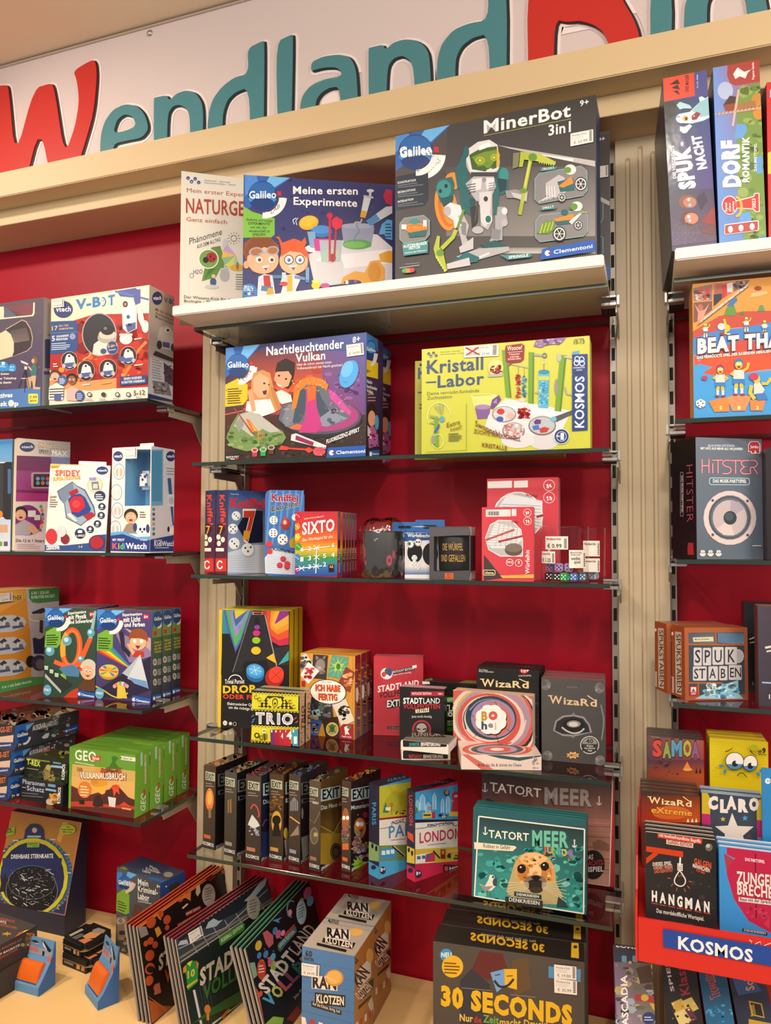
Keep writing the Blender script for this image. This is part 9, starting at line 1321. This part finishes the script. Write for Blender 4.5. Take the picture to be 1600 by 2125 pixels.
for x,y,rx,ry in ((1182,772,116,128),(938,738,146,138)): a.E(x,y,rx,ry,'2a2624',10);a.E(x,y,rx-9,ry-9,'ece4de',10);a.E(x,y,rx-9,ry-9,'4a86b8',0,22,22,158);a.E(x+5,y+42,46,48,'2a2624');a.E(x+36,y+18,22,26,'ece4de')
a.CV([(795,590),(850,570),(910,530)],16,'3a2f20',8);a.CV([(1178,570),(1220,620),(1285,655)],16,'3a2f20',8);a.CV([(980,968),(1010,935),(1060,925),(1125,985)],13,'3a2f20');[a.E(x,y,rx,24,'4a86a8',r) for x,y,rx,r in ((730,815,40,-8),(785,900,40,-70),(1305,945,38,60),(1352,893,34,30))];a.done()
b=card_box('card_game_box','front dark orange wizard card game with fiery lettering, middle row',1332,1455,1641,1.362,.9905,.016,['4a2418','3a2a24','3a1c14','4a3a30','222','222'],4,.0195,'fiery wizard card games',['second fiery wizard card game behind the front one','third fiery wizard card game from the front','rearmost fiery wizard card game of the middle row'])
a=b.front(X8,['3a2c28','402c24','a8401c','8a2a18']);a.grid([(265,560),(672,560),(672,745),(265,745)],['5a2c1c','6a3018','c8541c','9a2a18'],5);a.E(470,680,130,46,'c8602a');wiz(a,318,614,610,640,44,'ecd49a','5a1c10');a.T('eXtreme',332,682,616,706,'5a1c10',46,5);a.T('eXtreme',334,680,614,704,'e8a83a',42,2.5);a.P([(575,500),(635,505),(636,535),(605,562),(578,540)],'c8342c');a.T('10+',588,550,630,554,'f0ece8',20,3);a.T('Stefan Dorra',288,505,360,512,'dcd4cc',9,1);a.T('Franz Vohwinkel',286,517,382,526,'dcd4cc',9,1);[a.P([(x,745),(x+10,715),(x+20,745)],'ecd8b8') for x in (575,605,632)];a.done()
b=card_box('card_game_box','front colourful star card game with a big white star, middle row',1457,1587,1645,1.362,.9905,.018,['2c3440','3a3a3c','3a3428','8aa0b8','222','222'],2,.0225,'big star card games',['second big star card game with blue top behind the front one'])
a=b.front(W6,['3a4452','384250','404a58','3c4654']);a.P([(430,1240),(520,1260),(560,1340),(560,1590),(430,1580)],'c8ac24');a.P([(430,1580),(560,1590),(570,1760),(430,1740)],'b8286a');a.P([(1400,1340),(1330,1360),(1290,1440),(1295,1680),(1410,1690)],'c8ac24');a.P([(1295,1680),(1410,1690),(1415,1960),(1300,1960)],'b8286a');a.P([(1300,1955),(1415,1958),(1415,2100),(1305,2080)],'4a88c0')
def star(x,y,r,k,q=.45): a.P([(x+r*(1 if i % 2 == 0 else q)*math.sin(i*.6283),y-r*(1 if i % 2 == 0 else q)*math.cos(i*.6283)) for i in range(10)],k)
a.P([(905,1570),(990,1775),(1245,1785),(1075,1930),(1130,2110),(780,2110),(790,1900),(635,1780),(840,1770)],'e4d8d0');star(760,1668,44,'d0b03a');star(1108,1652,50,'4a98d8');star(652,1268,26,'a83a6a');star(1172,1300,32,'b8a840');a.RG(1170,1940,24,22,9,'a8284a');a.E(650,1700,20,20,'6a2a3a');a.T('Josep M. Allu\u00e9',812,1270,1090,1292,'ece8e8',34,3)
for t0,x0,x1,y,k in (('C',525,682,1505,-8),('L',715,838,1548,6),('A',812,975,1500,0),('R',1000,1160,1540,6),('O',1170,1328,1520,0)): a.T(t0,x0,y,x1,y+k,'e8dcd6',175,9)
a.done()
b=Box('card_game_box','green card game box at the right edge of the red stand','card game',['7aa034','7aa034','6a8a2c','8ab040','333','333'],.03,.9905,1591,1700,1652,Y0=1.372,Y1=1.372,m=WRAP);b.front(W6,['8ab040','7aa834','6a962c','7aa034']).done()
tg=pY(1582,1605,1.34);t2=thing('age_tag','small blue rounded age tag sticking up between the card games','tag',(tg[0],1.352,.99));box_obj('tag_plate',0,.05,0,.002,0,tg[2]-.99+.006,mat('tag_blue','2a82c0',rough=.4),t2,.0008);a=Art(t2,'tag_print',(0,0,0),(1,0,0),(0,0,1),.05,tg[2]-.99,W6);a.E(1468,1068,44,46,'e8e8ec');a.T('7+',1448,1086,1506,1088,'3a3a40',36,2);a.done()
b=card_box('card_game_box','front black word guessing game with a noose drawing, bottom row',1341,1488,1727,1.292,.9345,.006,['2a2828','c8bcb4','b8aca4','c8bcb4','a84a34','333'],4,.0165,'word guessing games',['second word guessing game with blue band behind the front one','third word guessing game from the front, bottom row','rearmost word guessing game of the bottom row'],FILM)
a=b.front(X8,['302e2e','2a2828','2a2829','2e2c2c']);a.S(16,300,1000,780,1350,['353333','3a3838'],8,22,2);a.P([(378,815),(682,848),(680,895),(378,850)],'c8402c');a.T('160 familienfreundliche Begriffe',388,842,672,886,'f0dcd4',22,2);a.P([(437,862),(622,888),(620,922),(437,894)],'ddb8ac');a.T('CLASSIC EDITION',446,888,612,914,'7a3428',26,3);a.P([(300,908),(552,945),(552,985),(300,945)],'c8401c');a.P([(300,990),(350,952),(385,962),(300,1030)],'c8401c');a.L([(533,985),(530,1040)],12,'e4dcd6');[a.L([(512,1030+13*i),(550,1034+13*i)],9,'e4dcd6') for i in range(4)];a.CV([(528,1075),(505,1110),(492,1145),(505,1170),(535,1182),(560,1170),(568,1140),(550,1105),(532,1078)],8,'e4dcd6');a.L([(516,1100),(526,1118),(536,1102),(546,1118)],5,'c8502c')
for p in ((445,1125,468,1130),(470,1180,485,1165),(505,1215,512,1192),(568,1220,558,1196),(598,1198,580,1178),(612,1152,590,1148)): a.L([p[:2],p[2:]],5,'c8603c')
for i,(s_,k) in enumerate((('DIESES SPIEL','e4d8d0'),('F\u00d6RDERT WISSEN','d89a84'),('UND KREATIVIT\u00c4T','d86a4c'))): a.T(s_,344+6*i,1042+26*i,474+4*i,1034+24*i,k,22,3)
a.T('GALGEN',628,1030,744,1062,'d85a3c',40,4);a.T('M\u00c4NNCHEN',618,1052,734,1088,'e8dcd4',26,3);a.T('TO GO',640,1078,700,1100,'d8604a',24,3)
for i,(k,x) in enumerate(zip('HANGMAN',(338,392,452,510,565,632,694))): a.T(k,x,1280+12*i,x+(36,42,40,38,50,42,38)[i],1286+12*i,'ece4de',66,6);a.L([(x-2,1296+11*i),(x+44,1304+11*i)],6,'c84a34')
a.T('Das mordskniffliche Wortspiel.',370,1360,695,1418,'e8e0d8',28,2);a.P([(442,1412),(625,1440),(625,1455),(442,1430)],'4a3a38');a.E(728,915,26,27,'6a6460');a.E(722,905,14,13,'b8b4b0');a.done()
b=card_box('card_game_box','front pink and blue tongue twister game with bold title, bottom row',1494,1660,1757,1.292,.9345,.01,['3a88c8','8ab','3a78b0','c8d0d8','333','333'],3,.018,'tongue twister games',['second tongue twister game behind the front one','rearmost tongue twister game of the bottom row'],FILM)
a=b.front(X8,['3f94d8','3f94d8','3a88cc','3a88cc']);a.P([(850,900),(1300,940),(1300,1520),(1150,1500),(1000,1420),(900,1270),(850,1100)],'b8244a');a.P([(830,960),(905,990),(850,1080)],'a83a4a');a.L([(1045,960),(1052,1400)],8,'5a1c30');a.P([(825,955),(910,992),(900,1000)],'5a8ab8');a.S(14,960,1320,1140,1400,['a02040','c83a58'],10,20,2);a.T('DAS PARTYSPIEL',976,1008,1110,1026,'f0e8e8',20,3)
for kk,bb in (('3a1424',7),('ecd8d0',4)): a.T('ZUNGEN',916,1160,1190,1190,kk,78,bb);a.T('BRECHER',922,1235,1210,1270,kk,72,bb)
a.P([(932,1255),(1300,1300),(1300,1330),(932,1285)],'e4d8d4');a.T('Raus mit der Sprache!',940,1280,1170,1304,'3a2a34',22,3);a.P([(958,1470),(1128,1500),(1126,1520),(956,1490)],'2a2a34');a.T('DENKRIESEN',968,1488,1116,1512,'d8b8b0',14,3);a.P([(1100,1440),(1140,1400),(1145,1480)],'c83a4a');a.done()
# leaning boxes under the stand
def leaner(lab_,TL,TR,roll,k,sides,dep=.12):
    zt=.826;A=pZ(*TL,zt);B=pZ(*TR,zt);B[1]=A[1];rz=math.atan2(B[1]-A[1],B[0]-A[0]);tl=.45;w=np.hypot(*(B-A)[:2]);R3=Matrix.Rotation(rz,3,'Z') @ Matrix.Rotation(-tl,3,'X') @ Matrix.Rotation(roll,3,'Y');h=(zt-.5525+dep*min(0,R3[2][1])+w*min(0,R3[2][0]))/R3[2][2]
    return Box('board_game_box',lab_,'board game',[k,sides,sides,k,'222','222'],dep,zt,A=A,B=B,h=h,tilt=tl,roll=roll,A_top=A,m=WRAP)
b=leaner('nature themed board game with an animal landscape spine, leftmost under the stand',(1272,1961),(1352,1972),-.05,'5a5468','2a2a30')
a=b.front(X8,['1c2030','1c1e28','6a6a58','6a5a78'],name='spine_panel');a.T('KOSMOS',326,1622,92,1598,'e0d8d4',24,3);[a.RR(x,1655,x+34,1700,8,'5a84a8',-4) for x in (132,205,280)];a.grid([(80,1700),(350,1710),(395,2125),(100,2125)],['6a5a70','5a4a3a','7a7450','8a7a9a'],5);a.S(50,90,1700,390,2120,['8a7a8a','5a6a4a','a89a70','4a3a34','9aa8b8'],12,40,4);a.P([(230,1740),(330,1720),(350,1840),(260,1850)],'4a3426');a.T('CASCADIA',180,2190,168,1790,'ece4d8',42,3);a.P([(220,1920),(360,1935),(362,1980),(225,1965)],'a8343a');a.E(290,1945,26,24,'c8a83a');a.E(318,2085,46,42,'2a3a74');a.lines(2,286,2075,350,18,'c8ccd8',7);a.P([(320,1980),(390,1990),(395,2040),(350,2030)],'c8a848');a.done()
b=leaner('black classic games box with red script on its spine, second under the stand',(1369,1969),(1440,1981),-.11,'1c1a1c','17161a')
a=b.front(X8,['1c1a1c','1e1c1e','241c1c','1c1a1c'],name='spine_panel');a.T('SPIELE',492,1900,440,1640,'c8c0bc',24,2);a.T('Klassik',600,1920,540,1640,'9a2a34',60,2);[a.P([(470+dx,1980+dy),(540+dx,1950+dy),(590+dx,2030+dy),(510+dx,2070+dy)],k) for dx,dy,k in ((0,0,'c8a848'),(70,-10,'d8c060'),(60,60,'6a2a4a'),(20,70,'e0d080'))];a.S(20,480,1970,660,2120,['3a2a24','e8d890','a8842c'],5,14,6);a.done()
b=leaner('teal board game with a red stamped title on its spine, third under the stand',(1444.5,1983),(1502,1993),-.13,'1f6a9a','17304a')
a=b.front(X8,['1f4f74','2a5a80','2a9ad8','2a90cc'],name='spine_panel');a.P([(650,1665),(830,1690),(860,1880),(690,1860)],'1f5a84');a.T('Tressette',805,1940,750,1770,'c8a8a8',62,7);a.T('Tressette',802,1938,748,1772,'8a2a34',58,4);a.S(20,720,1990,900,2120,['3aa8e4','2a80b8','5ab8e8'],8,22,7);a.done()
b=leaner('dark blue chess box with a gold script title, rightmost under the stand',(1505.5,1994),(1583,2013),-.16,'223a68','17161c')
a=b.front(X8,['2a3450','3a4a70','1c1a1e','1f2434'],name='spine_panel');a.P([(870,1760),(1010,1780),(1090,1900),(930,1930)],'3f64a8');a.T('Schach',1040,1890,1000,1690,'c8b88a',56,3);a.P([(1000,1965),(1090,1985),(1110,2085),(1020,2065)],'d8b82a');a.P([(1010,1976),(1082,1992),(1100,2074),(1030,2058)],'2a2620');a.T('Schmidt',1050,2068,1036,1990,'d8b82a',34,3);a.P([(1000,2090),(1153,2120),(1153,2180),(1000,2150)],'d8b82a');a.done()
